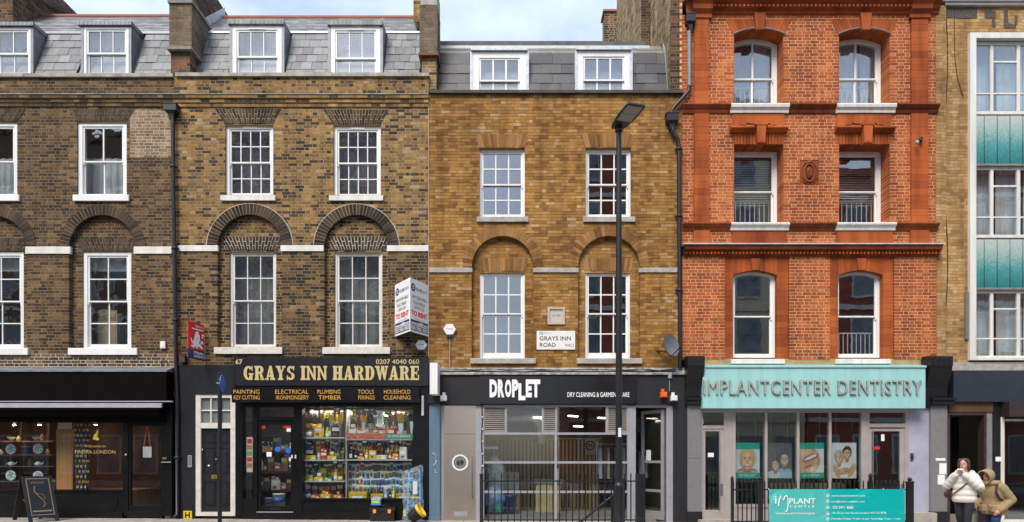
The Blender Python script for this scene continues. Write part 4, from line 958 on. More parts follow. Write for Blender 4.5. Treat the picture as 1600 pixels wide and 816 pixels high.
shell(hC, WC0, WC1, [gz(1) + .02, Z(612), Z(380), Z(160)], front=.3)
roofC = [(X(739, .35), X(822, .35), 99), (X(903, .35), X(984, .35), 99)]
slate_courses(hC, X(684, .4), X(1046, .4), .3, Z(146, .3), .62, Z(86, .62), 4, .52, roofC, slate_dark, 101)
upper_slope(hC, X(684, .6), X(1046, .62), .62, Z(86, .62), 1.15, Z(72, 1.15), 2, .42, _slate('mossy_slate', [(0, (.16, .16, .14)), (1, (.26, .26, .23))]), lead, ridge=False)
b = MB(); b.box(X(684, 1), X(1010, 1.1), 1.05, 1.5, Z(73, 1.1), Z(66, 1.1)); b.build('roof_edge', mat('roof_edge', (.1, .1, .09), .8, var=.3), hC)
b = MB(); b.box(X(684, 1), X(1015, 1.02), 1.0, 1.06, Z(80, 1.02), Z(72, 1.02)); b.build('roof_flashing', lead_pale, hC)
dormer(hC, 739, 822, 81, 145, .3, .8, (736, 824), (76, 80.5), white, glass, 3, (1, 1), fw=.15, split=.36, bar=.04, roofm=lead_pale, cheek=lead_pale)
dormer(hC, 903, 984, 80, 145, .3, .8, (900, 986), (74, 79.5), white, glass, 3, (1, 1), fw=.13, split=.36, bar=.04, roofm=lead_pale, cheek=lead_pale)
# shopfront C
b = MB(); P_(b, 688, 1071, 585, 633, -.09, .2); P_(b, 1051, 1072, 633, 818, -.09, .3); b.build('fascia', mat('anthracite_fascia', (.008, .008, .0105), .6, var=.3, vscale=2, streak=True), hC)
b = MB(); b.profile(X(684), X(1071), [(-.14, Z(586.5)), (-.14, Z(584.5)), (-.02, Z(575)), (.0, Z(575)), (.0, Z(586.5))]); b.build('fascia_flashing', mat('worn_flashing', (.27, .26, .24), .8, var=.6, vscale=9, bump=.4), hC)
rg = random.Random(5)
for k in range(4):
    pts = [(X(690 + i * 26), -.1 - .02 * (k % 2), Z(582.5 - k * 1.5 + rg.uniform(-1.3, 1.3), -.1)) for i in range(15)]
    b = MB(); b.tube(pts, .011, 5); tag(b.build('cable', black_iron if k % 2 else alu), ['grey cable lying lowest on the dry cleaner fascia top', 'black cable second up on the dry cleaner fascia top', 'grey cable third up on the dry cleaner fascia top', 'black cable lying highest on the dry cleaner fascia top'][k], 'cable')
s = thing('fascia_sign', 'black panel reading DROPLET dry cleaning and garment care', 'sign', (X(872), -.1, Z(631)))
b = MB(); b.box(X(750, -.12), X(872, -.12), -.12, -.092, Z(631, -.12), Z(588, -.12)); b.box(X(872.3, -.12), X(995, -.12), -.118, -.092, Z(631, -.12), Z(588, -.12)); b.build('board', mat('sign_panel', (.008, .009, .012), .3, var=.2, vscale=2), s)
b = MB(); yl = -.126
for ch_, a, c, lo, hi in (('D', 765, 777, 621, 593), ('R', 778, 788, 621, 593), ('O', 789, 799, 621, 593), ('P', 800, 810, 621, 593), ('L', 810, 821, 625.5, 599), ('E', 821.5, 831, 621, 593), ('T', 830.5, 844, 621, 593)):
    text_on(b, ch_, X(a, yl), X(c, yl), Z(lo, yl), Z(hi, yl), yl, bold=.06)
text_on(b, 'DRY CLEANING & GARMENT CARE', X(886.5, yl), X(983.5, yl), Z(620.5, yl), Z(613, yl), yl, bold=.012); b.build('lettering', white_print, s)
fr = MB()
for a, b_, c, d in ((688.5, 694, 634, 818), (743.5, 756.5, 634, 818), (756.5, 980, 633, 636), (980, 993, 634, 818), (993, 1041, 633, 637), (1041, 1051, 634, 818)): P_(fr, a, b_, c, d, -.03, .1)
for c in (676, 721, 767): P_(fr, 756.5, 866.5, c, c + 3.4, -.02, .08); P_(fr, 870, 980, c, c + 3.4, -.02, .08)
P_(fr, 866.5, 870, 676, 818, -.025, .08); P_(fr, 756.5, 980, 812, 818, -.03, .1); P_(fr, 790, 792, 636, 676, -.02, .08); P_(fr, 846.5, 849, 636, 676, -.02, .08); P_(fr, 868.5, 870.5, 636, 676, -.02, .08); P_(fr, 946.5, 949.5, 636, 676, -.02, .08)
sf = fr.build('shop_frame', alu, hC)
for a, b_ in ((756.5, 790), (849, 868.5), (949.5, 980)):
    b = MB(); P_(b, a, b_, 636, 638, -.01, .05); P_(b, a, b_, 674, 676, -.01, .05); P_(b, a, a + 1.5, 638, 674, -.01, .05); P_(b, b_ - 1.5, b_, 638, 674, -.01, .05); P_(b, a, b_, 636, 676, .08, .09)
    lv = b.build('louvre_vent', mat('louvre', (.32, .29, .26), .5, .2, var=.1), hC)
    x0, x1 = X(a + 1.5), X(b_ - 1.5)
    for i in range(11):
        z = Z(673.5) + i * (Z(638.5) - Z(673.5)) / 11; q = MB(); q.add([(x0, -.008, z), (x1, -.008, z), (x1, .05, z + .045), (x0, .05, z + .045), (x0, -.008, z + .008), (x1, -.008, z + .008), (x1, .05, z + .053), (x0, .05, z + .053)], [(0, 1, 5, 4), (4, 5, 6, 7), (3, 2, 1, 0)]); q.build('slat', MATS['louvre'], lv)
for a, b_, c, d in ((792, 846.5, 636, 676), (870.5, 946.5, 636, 676), (756.5, 866.5, 679.4, 721), (870, 980, 679.4, 721), (756.5, 866.5, 724.4, 767), (870, 980, 724.4, 767), (756.5, 866.5, 770.4, 812), (870, 980, 770.4, 812)):
    q = MB(); P_(q, a, b_, c, d, .025, .033); q.build('pane', glass_shop, sf)
sdoor = MB(); P_(sdoor, 694, 743.5, 678.5, 818, -.01, .05); P_(sdoor, 694, 743.5, 634, 678, -.012, .05); sdo = sdoor.build('steel_door', steel, hC)
b = MB(); cx, cz = X(719), Z(723); ring(b, cx, cz, .156, .195, -.03, -.01, 28, 0, 360, gap=0); b.build('porthole_rim', white, sdo)
b = MB(); b.prism([(cx + .156 * math.cos(R(t)), cz + .156 * math.sin(R(t))) for t in range(0, 360, 15)], -.018, -.011); b.build('porthole_glass', frosted, sdo)
b = MB(); text_on(b, '69', cx - .085, cx + .085, cz - .065, cz + .065, -.021, bold=.05); b.build('number', black, sdo)
b = MB(); b.tube([(X(738), -.07, Z(780)), (X(738), -.07, Z(713))], .014, 8)
for p in (775, 718): b.tube([(X(738), -.07, Z(p)), (X(738), -.01, Z(p))], .009, 6)
b.build('pull_handle', steel_bright, sdo)
b = MB(); P_(b, 709, 730, 799.5, 807, -.02, -.01); P_(b, 711, 728, 801, 805.5, -.024, -.02); b.build('letter_plate', alu, sdo)
b = MB(); P_(b, 671.5, 688, 632, 818, -.12, .1); P_(b, 670.8, 688.6, 806, 818, -.14, .1); b.build('pilaster', blue_paint, hC)
b = MB(); P_(b, 670.6, 688.4, 615, 632, -.16, .1); P_(b, 669.8, 689.2, 628, 631, -.19, .1); b.build('pilaster_capital', black, hC)
b = MB(); rg = random.Random(8)                                          # white scrawl on the pillar
pts = [(X(676 + 7 * abs(math.sin(i * 1.7)) + rg.uniform(-1, 1), -.12), -.1225, Z(708 + i * 1.7 + 4 * math.sin(i * 2.3), -.12)) for i in range(20)]; b.tube(pts, .006, 4); b.build('scrawl', white_print, hC)
b = MB(); b.tube([(X(753), -.05, Z(632))] + [(X(753 + math.sin(i) * .6), -.05, Z(640 + i * 10)) for i in range(12)], .012, 5); lamp_cord = tag(b.build('light_string', black_iron), 'dark cable of little bulbs hanging beside the steel door', 'cable')
for i in range(6):
    q = MB(); q.blob((X(754), -.065, Z(652 + i * 19)), (.016, .016, .02), 6, 5); o = q.build('bulb', white_print); o.parent = lamp_cord; o.matrix_parent_inverse = Matrix.Translation(-Vector(lamp_cord.location))
# open glazed door of the dry cleaner, swung inwards
dl = thing('open_shop_door', 'grey glazed door standing open into the dry cleaner', 'door', (X(1040), .4, gz(3.7)))
hx, ang = X(1041) - .03, R(62)
def dpl(u, o, z): return (hx - u * math.cos(ang) - o * math.sin(ang), .06 + u * math.sin(ang) - o * math.cos(ang), z)
def dbox(mb, u0, u1, o0, o1, z0, z1): t = MB(); t.box(u0, u1, o0, o1, z0, z1); mb.add([dpl(*v) for v in t.v], t.f)
b = MB(); zz0, zz1 = gz(3.7) + .04, Z(640); 
for u0, u1, z0, z1 in ((0, .08, zz0, zz1), (.74, .82, zz0, zz1), (.08, .74, zz1 - .08, zz1), (.08, .74, zz0, zz0 + .2), (.08, .74, Z(724), Z(720)), (.08, .74, Z(770), Z(766))): dbox(b, u0, u1, 0, .045, z0, z1)
b.build('door_leaf', alu, dl)
b = MB(); dbox(b, .08, .74, .018, .026, zz0 + .2, zz1 - .08); b.build('pane', glass_shop, dl)
b = MB(); b.tube([dpl(.7, .1, Z(765)), dpl(.7, .1, Z(702))], .015, 8)
for p in (760, 707): b.tube([dpl(.7, .1, Z(p)), dpl(.7, .03, Z(p))], .01, 6)
b.build('pull_handle', steel_bright, dl)
b = MB(); dbox(b, .45, .62, .046, .05, Z(720), Z(703)); b.build('notice', white_print, dl)
# fixtures on the dry cleaner fascia
def cam_box(px, py, m, label, cat, name):
    t = thing(name, label, cat, (X(px), -.12, Z(py) - .1)); x, z = X(px, -.15), Z(py, -.15)
    b = MB(); b.box(x - .035, x + .035, -.13, -.09, z - .01, z + .12); b.build('bracket', m, t)
    b = MB(); b.box(x - .075, x + .075, -.25, -.13, z - .09, z + .04); b.box(x - .06, x + .06, -.265, -.25, z - .075, z + .02); b.build('housing', m, t); return t
cam_box(693.5, 621, white, 'white floodlight at the left end of dry cleaner fascia', 'floodlight', 'floodlight'); cam_box(1052, 621, white, 'white floodlight at right end of dry cleaner fascia', 'floodlight', 'floodlight')
cam_box(1036, 615.5, mat('orange_plastic', (.75, .12, .02), .4), 'small orange alarm sounder on the dry cleaner fascia', 'alarm', 'alarm_sounder')
b = MB(); b.box(X(1042), X(1047.5), -.15, -.09, Z(592), Z(583)); b.tube([(X(1044.5), -.1, Z(592)), (X(1044.5), -.1, Z(612))], .008, 5); tag(b.build('junction_box', mat('grey_box', (.3, .36, .4), .5)), 'small blue grey box with cable on dry cleaner fascia', 'box')
# plaque, street name plate, dish
s = thing('wall_plaque', 'square stone plaque set in yellow brick above the street name', 'plaque', (X(869), -.02, Z(508)))
b = MB(); x0, x1, z0, z1 = X(855.5), X(882.5), Z(507.5), Z(480.5); b.box(x0, x1, -.045, -.002, z1 - .05, z1); b.box(x0, x1, -.045, -.002, z0, z0 + .05); b.box(x0, x0 + .05, -.045, -.002, z0 + .05, z1 - .05); b.box(x1 - .05, x1, -.045, -.002, z0 + .05, z1 - .05); b.build('frame', mat('plaque_stone', (.45, .39, .33), .8, var=.1), s)
b = MB(); b.box(x0 + .05, x1 - .05, -.018, -.002, z0 + .05, z1 - .05); b.build('tablet', mat('plaque_pale', (.5, .44, .38), .8, var=.08), s)
b = MB(); text_on(b, 'A.D. 2001', x0 + .11, x1 - .11, Z(495), Z(491.5), -.0195, bold=.01); b.build('lettering', grey_print, s)
s = thing('street_name_plate', 'white street name plate reading GRAYS INN ROAD WC1', 'sign', (X(868.5), -.02, Z(547)))
x0, x1, z0, z1 = X(838.5), X(898.5), Z(546.5), Z(517.5); b = MB(); b.box(x0, x1, -.03, -.011, z0, z1); b.build('plate', mat('enamel_white', (.75, .74, .70), .35, var=.05), s)
b = MB(); yq = -.0325
text_on(b, 'GRAYS INN', X(843), X(892), Z(532.5), Z(526), yq, bold=.012); text_on(b, 'ROAD', X(843.5), X(868), Z(542.5), Z(536), yq, bold=.012); b.build('lettering', mat('plate_black', (.03, .02, .03), .5), s)
b = MB(); text_on(b, 'WC1', X(882), X(896), Z(542.5), Z(537.5), yq, bold=.006); b.build('postcode', mat('plate_red', (.45, .04, .07), .5), s)
b = MB(); ring(b, X(845.4), Z(521), .022, .04, yq, -.03, 12, 0, 360, gap=0); text_on(b, 'Camden', X(849), X(862), Z(522), Z(519.5), yq); b.build('crest', mat('plate_teal', (.1, .45, .5), .5), s)
s = thing('satellite_dish', 'grey satellite dish at the right end of yellow brick wall', 'satellite dish', (X(1043), -.2, Z(556)))
b = MB(); c = Vector((X(1046, -.3), -.33, Z(541, -.3))); ax = Vector((.5, -.85, .2)).normalized(); u_ = ax.cross(Vector((0, 0, 1))).normalized(); v_ = u_.cross(ax); n = 20; vs_ = []
for j in range(5):
    rr = .24 * j / 4
    for k in range(n): q = 2 * math.pi * k / n; vs_.append(c + u_ * rr * math.cos(q) + v_ * rr * 1.1 * math.sin(q) + ax * (rr * rr * 1.1))
fs = [(j * n + k, j * n + (k + 1) % n, (j + 1) * n + (k + 1) % n, (j + 1) * n + k) for j in range(4) for k in range(n)]
b.add(vs_, fs, 0, True); b.add([v - ax * .012 for v in vs_], [f[::-1] for f in fs], 0, True); b.build('dish', mat('dish_grey', (.13, .14, .15), .5, var=.2), s)
b = MB(); b.tube([c - v_ * .25, c + ax * .3 - v_ * .16], .012, 6); b.blob(tuple(c + ax * .31 - v_ * .14), (.035, .035, .035), 8, 6); b.build('feed_arm', black_iron, s)
b = MB(); b.tube([c - ax * .01, c - ax * .08 + Vector((-.03, .1, -.1)), (X(1028), -.04, Z(549)), (X(1026), -.0, Z(549))], .018, 6); b.build('bracket', black_iron, s)
downpipe(hC, [(X(1049), -.12, Z(203)), (X(1050), -.12, Z(212)), (X(1059, -.1), -.1, Z(221)), (X(1061, -.1), -.1, Z(232)), (X(1061.5, -.1), -.1, Z(400)), (X(1063, -.1), -.1, Z(576))], .05, clips=[(X(1061.2, -.1), -.1, Z(340)), (X(1061.5, -.1), -.1, Z(455)), (X(1061, -.1), -.1, Z(236))])
hopper(hC, X(1048), -.12, Z(206), w=.14, h=.36)

# ================================================================ house D: red brick, dentist
WD0, WD1 = X(1065.5), X(1462)
hD = thing('terraced_house', 'tall orange red brick Victorian house above the teal dentist sign', 'house', ((WD0 + WD1) / 2, 2.5, gz(7)))
RV = .40                                                       # depth of the window reveals
w3 = [(1147, 1224), (1311, 1390)]; w1 = [(1145, 1214), (1309, 1379)]
ops3 = [rect_op(X(a), X(b_), Z(165), Z(32)) for a, b_ in w3]
ops2 = [rect_op(X(a), X(b_), Z(350), Z(209.5)) for a, b_ in w3]
pil = [(1084, 1107), (1422, 1448)]
brickwork(hD, 'wall', WD0, WD1, Z(383), Z(24), ops3 + ops2 + [rect_op(X(1250), X(1279), Z(291), Z(250))], RV, bD, mD, single=300, seed=111, joint=.0135)
for k, (a, b_) in enumerate(((WD0, X(1132)), (X(1232), X(1296)), (X(1396), WD1))): brickwork(hD, 'pier_wall', a, b_, Z(562), Z(402), [], .3, bD, mD, T=lambda u, n, z: (u, n - .03, z), seed=113 + k, joint=.0135)
def rub(px0, px1, py0, py1, y0, y1, name, joints=True, hh=.3, seed=3):
    """rubbed red brick dressing: big close-jointed blocks"""
    b = MB(); z0, z1 = Z(py1), Z(py0); n = max(1, round((z1 - z0) / hh)); r_ = random.Random(seed)
    for i in range(n): a, c = z0 + (z1 - z0) * i / n, z0 + (z1 - z0) * (i + 1) / n; b.box(X(px0), X(px1), y0 - r_.uniform(0, .002), y1, a + .002, c - .002)
    return b.build(name, rubbed, hD)
for a, b_ in pil: rub(a, b_, 31, 164, -.06, .0, 'pilaster', hh=.16); rub(a, b_, 179, 349, -.06, .0, 'pilaster', hh=.16); rub(a - 1, b_ + 1, 361, 383, -.07, .0, 'pilaster_base', hh=.2)
# top floor window heads: gauged arch, keystone, drip mould
def seg_pts(x0, x1, zcrown, rise, n=14):
    w = (x1 - x0) / 2; cx = (x0 + x1) / 2; rad = (w * w + rise * rise) / (2 * rise); zc = zcrown - rad
    return [(x0 + (x1 - x0) * i / n, zc + math.sqrt(max(0, rad ** 2 - (x0 + (x1 - x0) * i / n - cx) ** 2))) for i in range(n + 1)]
def seg_head(x0, x1, zcrown, rise, ztop, y0, y1, splay, name='window_head'):
    b = MB(); p = seg_pts(x0, x1, zcrown, rise, 18)
    for i in range(18):
        t0, t1 = i / 18, (i + 1) / 18; g = .003
        xt0, xt1 = x0 - splay + (x1 - x0 + 2 * splay) * t0, x0 - splay + (x1 - x0 + 2 * splay) * t1
        b.prism([(p[i][0] + g, p[i][1]), (p[i + 1][0] - g, p[i + 1][1]), (xt1 - g, ztop), (xt0 + g, ztop)], y0 - .001 * (i % 2), y1, back=False)
    return b.build(name, rubbed, hD)
for k, (a, b_) in enumerate(w3):
    x0, x1 = X(a), X(b_); cx = (x0 + x1) / 2
    seg_head(x0, x1, Z(46), .14, Z(31), -.012, RV + .01, .2)
    b = MB(); p = seg_pts(x0 - .03, x1 + .03, Z(45.2), .14)
    b.tube([(u, -.04, z) for u, z in p], .018, 6); b.build('drip_mould', lead, hD)
    b = MB(); b.prism([(cx - .095, Z(50)), (cx + .095, Z(50)), (cx + .13, Z(24)), (cx - .13, Z(24))], -.1, .05); b.build('keystone', rubbed, hD)
    sash_window(hD, (x0 - .0, x1 + .0), (Z(165), Z(46)), RV, 2, (1, 1), white, glass_old, fw=.075, bar=.05, rise=.15, split=.47, jit=.15)
    # second floor: flat head with bracket keystone and moulded cornice, apron over it
    fanb = MB(); fan(fanb, x0, x1, x0 - .02, x1 + .02, Z(226), Z(208.5), -.02, RV + .01, 16, split=False); fanb.build('window_head', rubbed, hD)
    b = MB(); b.profile(x0 - .12, x1 + .07, [(-.16, Z(204)), (-.16, Z(202)), (-.05, Z(198)), (.0, Z(198)), (.0, Z(209)), (-.06, Z(208.5)), (-.10, Z(206))]); b.build('window_cornice', rubbed, hD)
    b = MB(); b.prism([(cx - .085, Z(228)), (cx + .085, Z(228)), (cx + .11, Z(201)), (cx - .11, Z(201))], -.19, .0); b.prism([(cx - .05, Z(226)), (cx + .05, Z(226)), (cx + .065, Z(206)), (cx - .065, Z(206))], -.2, -.19); b.prism([(cx - .16, Z(201)), (cx + .16, Z(201)), (cx + .12, Z(196.5)), (cx - .12, Z(196.5))], -.2, .0); b.prism([(cx - .03, Z(196.5)), (cx + .03, Z(196.5)), (cx, Z(188))], -.12, -.02); b.build('keystone', rubbed, hD)
    b = MB(); xa, xb = x0 - .06, x1 + .02                           # scalloped apron panel
    poly = [(xa, Z(179)), (xb, Z(179)), (xb, Z(198)), (xb - .16, Z(198)), (xb - .2, Z(196)), (xb - .27, Z(195.5)), (xb - .32, Z(197)), (xb - .36, Z(193)), (cx + .13, Z(194.5)), (cx, Z(192)), (cx - .13, Z(194.5)), (xa + .36, Z(193)), (xa + .32, Z(197)), (xa + .27, Z(195.5)), (xa + .2, Z(196)), (xa + .16, Z(198)), (xa, Z(198))]
    b.prism(poly, -.03, .0); b.build('apron_panel', rubbed, hD)
    sash_window(hD, (x0, x1), (Z(350), Z(226)), RV, 1, (1, 1), white, glass, fw=.075, split=.5, jit=.1)
    rub(a - 4, b_ + 4, 362, 383, -.035, .0, 'apron_panel', hh=.4)
    for py in ((165, 178), (350, 361)):
        b = MB(); q0, q1 = X(a - 7), X(b_ + 7); z0, z1 = Z(py[1]), Z(py[0])
        b.profile(q0, q1, [(-.06, z0), (-.07, z0 + .06), (-.12, z0 + .11), (-.13, z1 - .03), (-.11, z1), (RV, z1 + .015), (RV, z0 + .1), (.0, z0)]); b.build('sill', white_old, hD)
    # guard rails inside the lower sashes
for (ws, zt, zb, which) in ((w3, 137, 164, (0, 1)), (w3, 315, 349, (0, 1)), (w1, 521, 556, (1,))):
    for k in which:
        a, b_ = ws[k]; dd = RV + .2 if ws is w3 else .38; x0, x1 = X(a) + .05, X(b_) - .06; b = MB(); b.box(x0, x1, dd, dd + .02, Z(zt, dd) - .015, Z(zt, dd) + .015); n = 9
        for i in range(n): u = x0 + (x1 - x0) * (i + .5) / n; b.box(u - .009, u + .009, dd + .002, dd + .018, Z(zb, dd) - .06, Z(zt, dd) - .015)
        b.box(x0, x1, dd, dd + .02, Z(zb, dd) - .085, Z(zb, dd) - .06)
        tag(b.build('guard_rail', white), {(137, 0): 'white guard rail inside left top floor window of red house', (137, 1): 'white guard rail inside right top floor window of red house', (315, 0): 'white guard rail inside left second floor window of red house', (315, 1): 'white guard rail inside right second floor window of red house', (521, 1): 'white guard rail inside right first floor window above dentist sign'}[(zt, k)], 'guard rail')
# string mouldings between the sills
def moulding(px0, px1, py0, py1, steps, m=None, name='moulding'):
    b = MB(); z0, z1 = Z(py1), Z(py0); b.profile(X(px0), X(px1), [(y, z0 + (z1 - z0) * t) for y, t in steps] + [(.0, z1), (.0, z0)]); return b.build(name, m or moul, hD)
moul = brick_mat('moulded_brick', [(0, (.26, .06, .022)), (.5, (.35, .085, .028)), (1, (.42, .11, .035))], gamt=.45)
st = [(-.03, 0), (-.05, .2), (-.05, .38), (-.1, .55), (-.13, .75), (-.15, .78), (-.15, .95), (-.08, 1)]
for a, b_ in ((1066, 1139.5), (1231.5, 1303.5), (1397.5, 1464)): moulding(a, b_, 165, 178, st); moulding(a, b_, 350, 361, st)
# main cornice over the first floor, with dentils
moulding(1067, 1465, 386.5, 402, [(-.05, 0), (-.06, .15), (-.10, .3), (-.10, .45), (-.19, .6), (-.21, .9), (-.23, 1)], name='cornice')
b = MB(); b.profile(X(1064), X(1467), [(-.25, Z(386.5)), (-.25, Z(384.8)), (.0, Z(383)), (.0, Z(386.4))]); b.build('cornice_flashing', lead_pale, hD)
b = MB(); u = X(1069)
while u < X(1462): b.box(u, u + .045, -.135, -.09, Z(399), Z(395.5)); u += .085
b.build('dentils', rubbed, hD)['kind'] = 'stuff'
# first floor surrounds, with keystones and segmental heads
for k, (a, b_) in enumerate(w1):
    x0, x1 = X(a), X(b_); sx0, sx1 = (1132.3, 1231.7) if k == 0 else (1296.3, 1395.7); cx = (x0 + x1) / 2
    rub(sx0, a, 425, 561, -.01, .3, 'window_surround', hh=.15, seed=k); rub(b_, sx1, 425, 561, -.01, .3, 'window_surround', hh=.15, seed=k + 4)
    b = MB(); b.box(X(sx0), x0, -.009, .3, Z(425), Z(402)); b.box(x1, X(sx1), -.009, .3, Z(425), Z(402)); b.build('window_surround', rubbed, hD)
    seg_head(x0 + .001, x1 - .001, Z(423), .11, Z(402), -.012, .3, -.001)
    b = MB(); b.prism([(cx - .085, Z(423)), (cx + .085, Z(423)), (cx + .11, Z(405)), (cx - .11, Z(405))], -.07, .05); b.build('keystone', rubbed, hD)
    sash_window(hD, (x0, x1), (Z(558), Z(423)), .14, 1, (1, 1), white, glass, fw=.06, rise=.12, split=.48, jit=.1, sill=((1141, 1224) if k == 0 else (1304, 1389)) + (561.5, 569, .09, white_old))
b = MB(); P_(b, 1098, 1448, 561, 573, -.02, .3); b.build('render_band', mat('ochre_render', (.36, .25, .12), .9, var=.25, vscale=4, bump=.2), hD)
# top cornice
moulding(1080, 1465, 5, 24, [(-.02, 0), (-.05, .1), (-.05, .25), (-.1, .35), (-.13, .5), (-.13, .6), (-.22, .8), (-.24, 1)], rubbed, 'top_cornice')
for a, b_ in ((1081, 1111), (1419, 1451)):
    b = MB(); b.profile(X(a), X(b_), [(-.09, Z(31)), (-.09, Z(25)), (-.17, Z(20)), (-.19, Z(14)), (-.3, Z(6)), (-.3, Z(3.5)), (-.02, Z(3.5)), (-.02, Z(31))]); b.build('pilaster_capital', rubbed, hD)
b = MB(); u = X(1112)
while u < X(1418): b.box(u, u + .05, -.17, -.12, Z(17), Z(13.5)); u += .1
b.build('dentils', rubbed, hD)['kind'] = 'stuff'
b = MB(); b.profile(X(1068), X(1466), [(-.32, Z(3.5)), (-.32, Z(1)), (.3, Z(-1)), (.3, Z(3.4))]); b.build('cornice_flashing', lead, hD)
brickwork(hD, 'parapet', WD0, WD1, Z(1), Z(-40), [], .3, bD, mD, T=lambda u, n, z: (u, n + .02, z), seed=120, joint=.013)
# terracotta cartouche
s = MB(); cx, cz = X(1264.5), Z(270.5); s.box(X(1250.3), X(1278.7), .012, RV, Z(290.7), Z(250.3)); ca = s.build('cartouche', moul, hD)
b = MB(); b.tube([(cx + .13 * math.cos(R(t)), -.005, cz + .22 * math.sin(R(t))) for t in range(0, 361, 20)], .022, 6); b.tube([(cx + .19 * math.sin(R(t) * 1), -.0, cz + .27 * math.cos(R(t)) + .015 * math.sin(R(t * 6))) for t in range(0, 361, 12)], .014, 5)
b.blob((cx, .0, cz), (.08, .03, .14), 10, 8, jit=.15); b.blob((cx, .0, cz + .26), (.05, .04, .04)); b.blob((cx - .03, -.01, cz + .05), (.035, .03, .06)); b.blob((cx + .03, -.01, cz - .05), (.035, .03, .07)); b.build('cartouche_relief', moul, hD)
shell(hD, WD0 + .05, WD1, [gz(7) + .1, Z(605), Z(380), Z(196), Z(-30)], front=.55, back=5.4)
# flank of the red house above the yellow one, stepping back past its chimney breasts
zf0, zf1 = Z(150, .3), Z(-60, 6)
xq = X(1048); brickwork(hD, 'flank_front', xq, X(1062), Z(143), zf1, [], .05, bX, mA, T=lambda u, n, z: (u, n + .012, z), seed=121)
brickwork(hD, 'flank_edge', X(1062), X(1066), Z(143), zf1, [], .05, bD, mD, T=lambda u, n, z: (u, n + .004, z), seed=125)
brickwork(hD, 'flank', .03, 2.4, zf0, zf1, [], .05, bF, mB, T=lambda u, n, z: (xq + n, u, z), seed=122)
xr = X(1002, 2.4); brickwork(hD, 'flank_front', xr, xq - .002, zf0, zf1, [], .05, bX, mA, T=lambda u, n, z: (u, 2.4 + n, z), seed=123)
brickwork(hD, 'flank', 2.41, 6.8, zf0, zf1, [], .05, bF, mB, T=lambda u, n, z: (xr + n, u, z), seed=124)
xs_ = X(944, 6.8); brickwork(hD, 'rear_chimney', xs_, xr - .002, zf0, Z(19, 6.8), [], .05, bX, mW, T=lambda u, n, z: (u, 6.8 + n, z), seed=126)
b = MB(); b.box(xs_ - .04, xr - .01, 6.74, 7.4, Z(19, 6.8), Z(16, 6.8)); b.box(xs_ + .02, xr - .03, 6.86, 7.4, Z(90, 6.8), Z(19, 6.8)); b.build('rear_chimney_cap', mat('chimney_cap', (.3, .13, .09), .9), hD)
b = MB(); b.add([(xq - .012, .3, Z(146, .3)), (xq - .012, .62, Z(84, .62)), (xq - .012, .8, Z(76, .8)), (xq - .012, .8, Z(66, .8)), (xq - .012, .52, Z(76, .52)), (xq - .012, .2, Z(146, .2)), (xq - .08, .3, Z(146, .3)), (xq - .08, .62, Z(84, .62))], [(0, 1, 4, 5), (1, 2, 3, 4), (0, 6, 7, 1)]); b.build('flank_flashing', lead_pale, hD)
b = MB(); b.box(X(1072) , X(1084), -.05, .01, Z(31), Z(3)); b.build('corner_brick', bD, hD)
grey_iron = mat('grey_iron', (.2, .22, .24), .5, var=.2)
hopper(hD, X(1077), -.1, Z(52), w=.11, h=.38)
downpipe(hD, [(X(1077, -.1), -.1, Z(53)), (X(1077, -.1), -.1, Z(138))], .045, grey_iron); downpipe(hD, [(X(1077, -.1), -.1, Z(137)), (X(1076.5, -.1), -.1, Z(145)), (X(1071, -.1), -.1, Z(152)), (X(1053, -.12), -.12, Z(172)), (X(1050, -.12), -.12, Z(177)), (X(1049, -.12), -.12, Z(186))], .045)
# CCTV camera on the right pilaster
s = thing('security_camera', 'small dark dome camera on the right pilaster of red house', 'camera', (X(1434), -.1, Z(226)))
b = MB(); b.tube([(X(1436), -.06, Z(221)), (X(1433), -.17, Z(221.5))], .045, 10); b.build('housing', black_iron, s); b = MB(); b.blob((X(1432.5, -.17), -.185, Z(223, -.17)), (.05, .04, .05)); b.build('dome', mat('camera_dome', (.3, .3, .3), .15), s)

# ---- dentist shopfront
s = thing('fascia_sign', 'pale teal fascia reading IMPLANTCENTER DENTISTRY in grey letters', 'sign', (X(1272), -.3, Z(638)))
b = MB()
for a, c in ((1098, 1213.8), (1214, 1330.8), (1331, 1446)): b.box(X(a, -.32), X(c, -.32), -.32 - .001 * (a == 1214), -.0, Z(638, -.32), Z(574.5, -.32))
b.box(X(1102, -.32), X(1440, -.32), -.3, -.05, Z(636, -.32), Z(576, -.32)); b.profile(X(1098, -.32), X(1446.6, -.32), [(-.35, Z(574.5, -.32)), (-.35, Z(571.5, -.32)), (.0, Z(570)), (.0, Z(574.4))]); b.build('board', teal_pale, s)
b = MB(); text_on(b, 'IMPLANTCENTER DENTISTRY', X(1099.5, -.37), X(1441, -.37), Z(616.5, -.37), Z(594, -.37), -.37, bold=0, spacing=1.1); outline_solid(b, -.37, -.33, 1); b.build('lettering', [mat('letter_face', (.55, .55, .5), .35, .5, var=.25, vscale=9), mat('letter_side', (.24, .26, .24), .5, .3)], s)
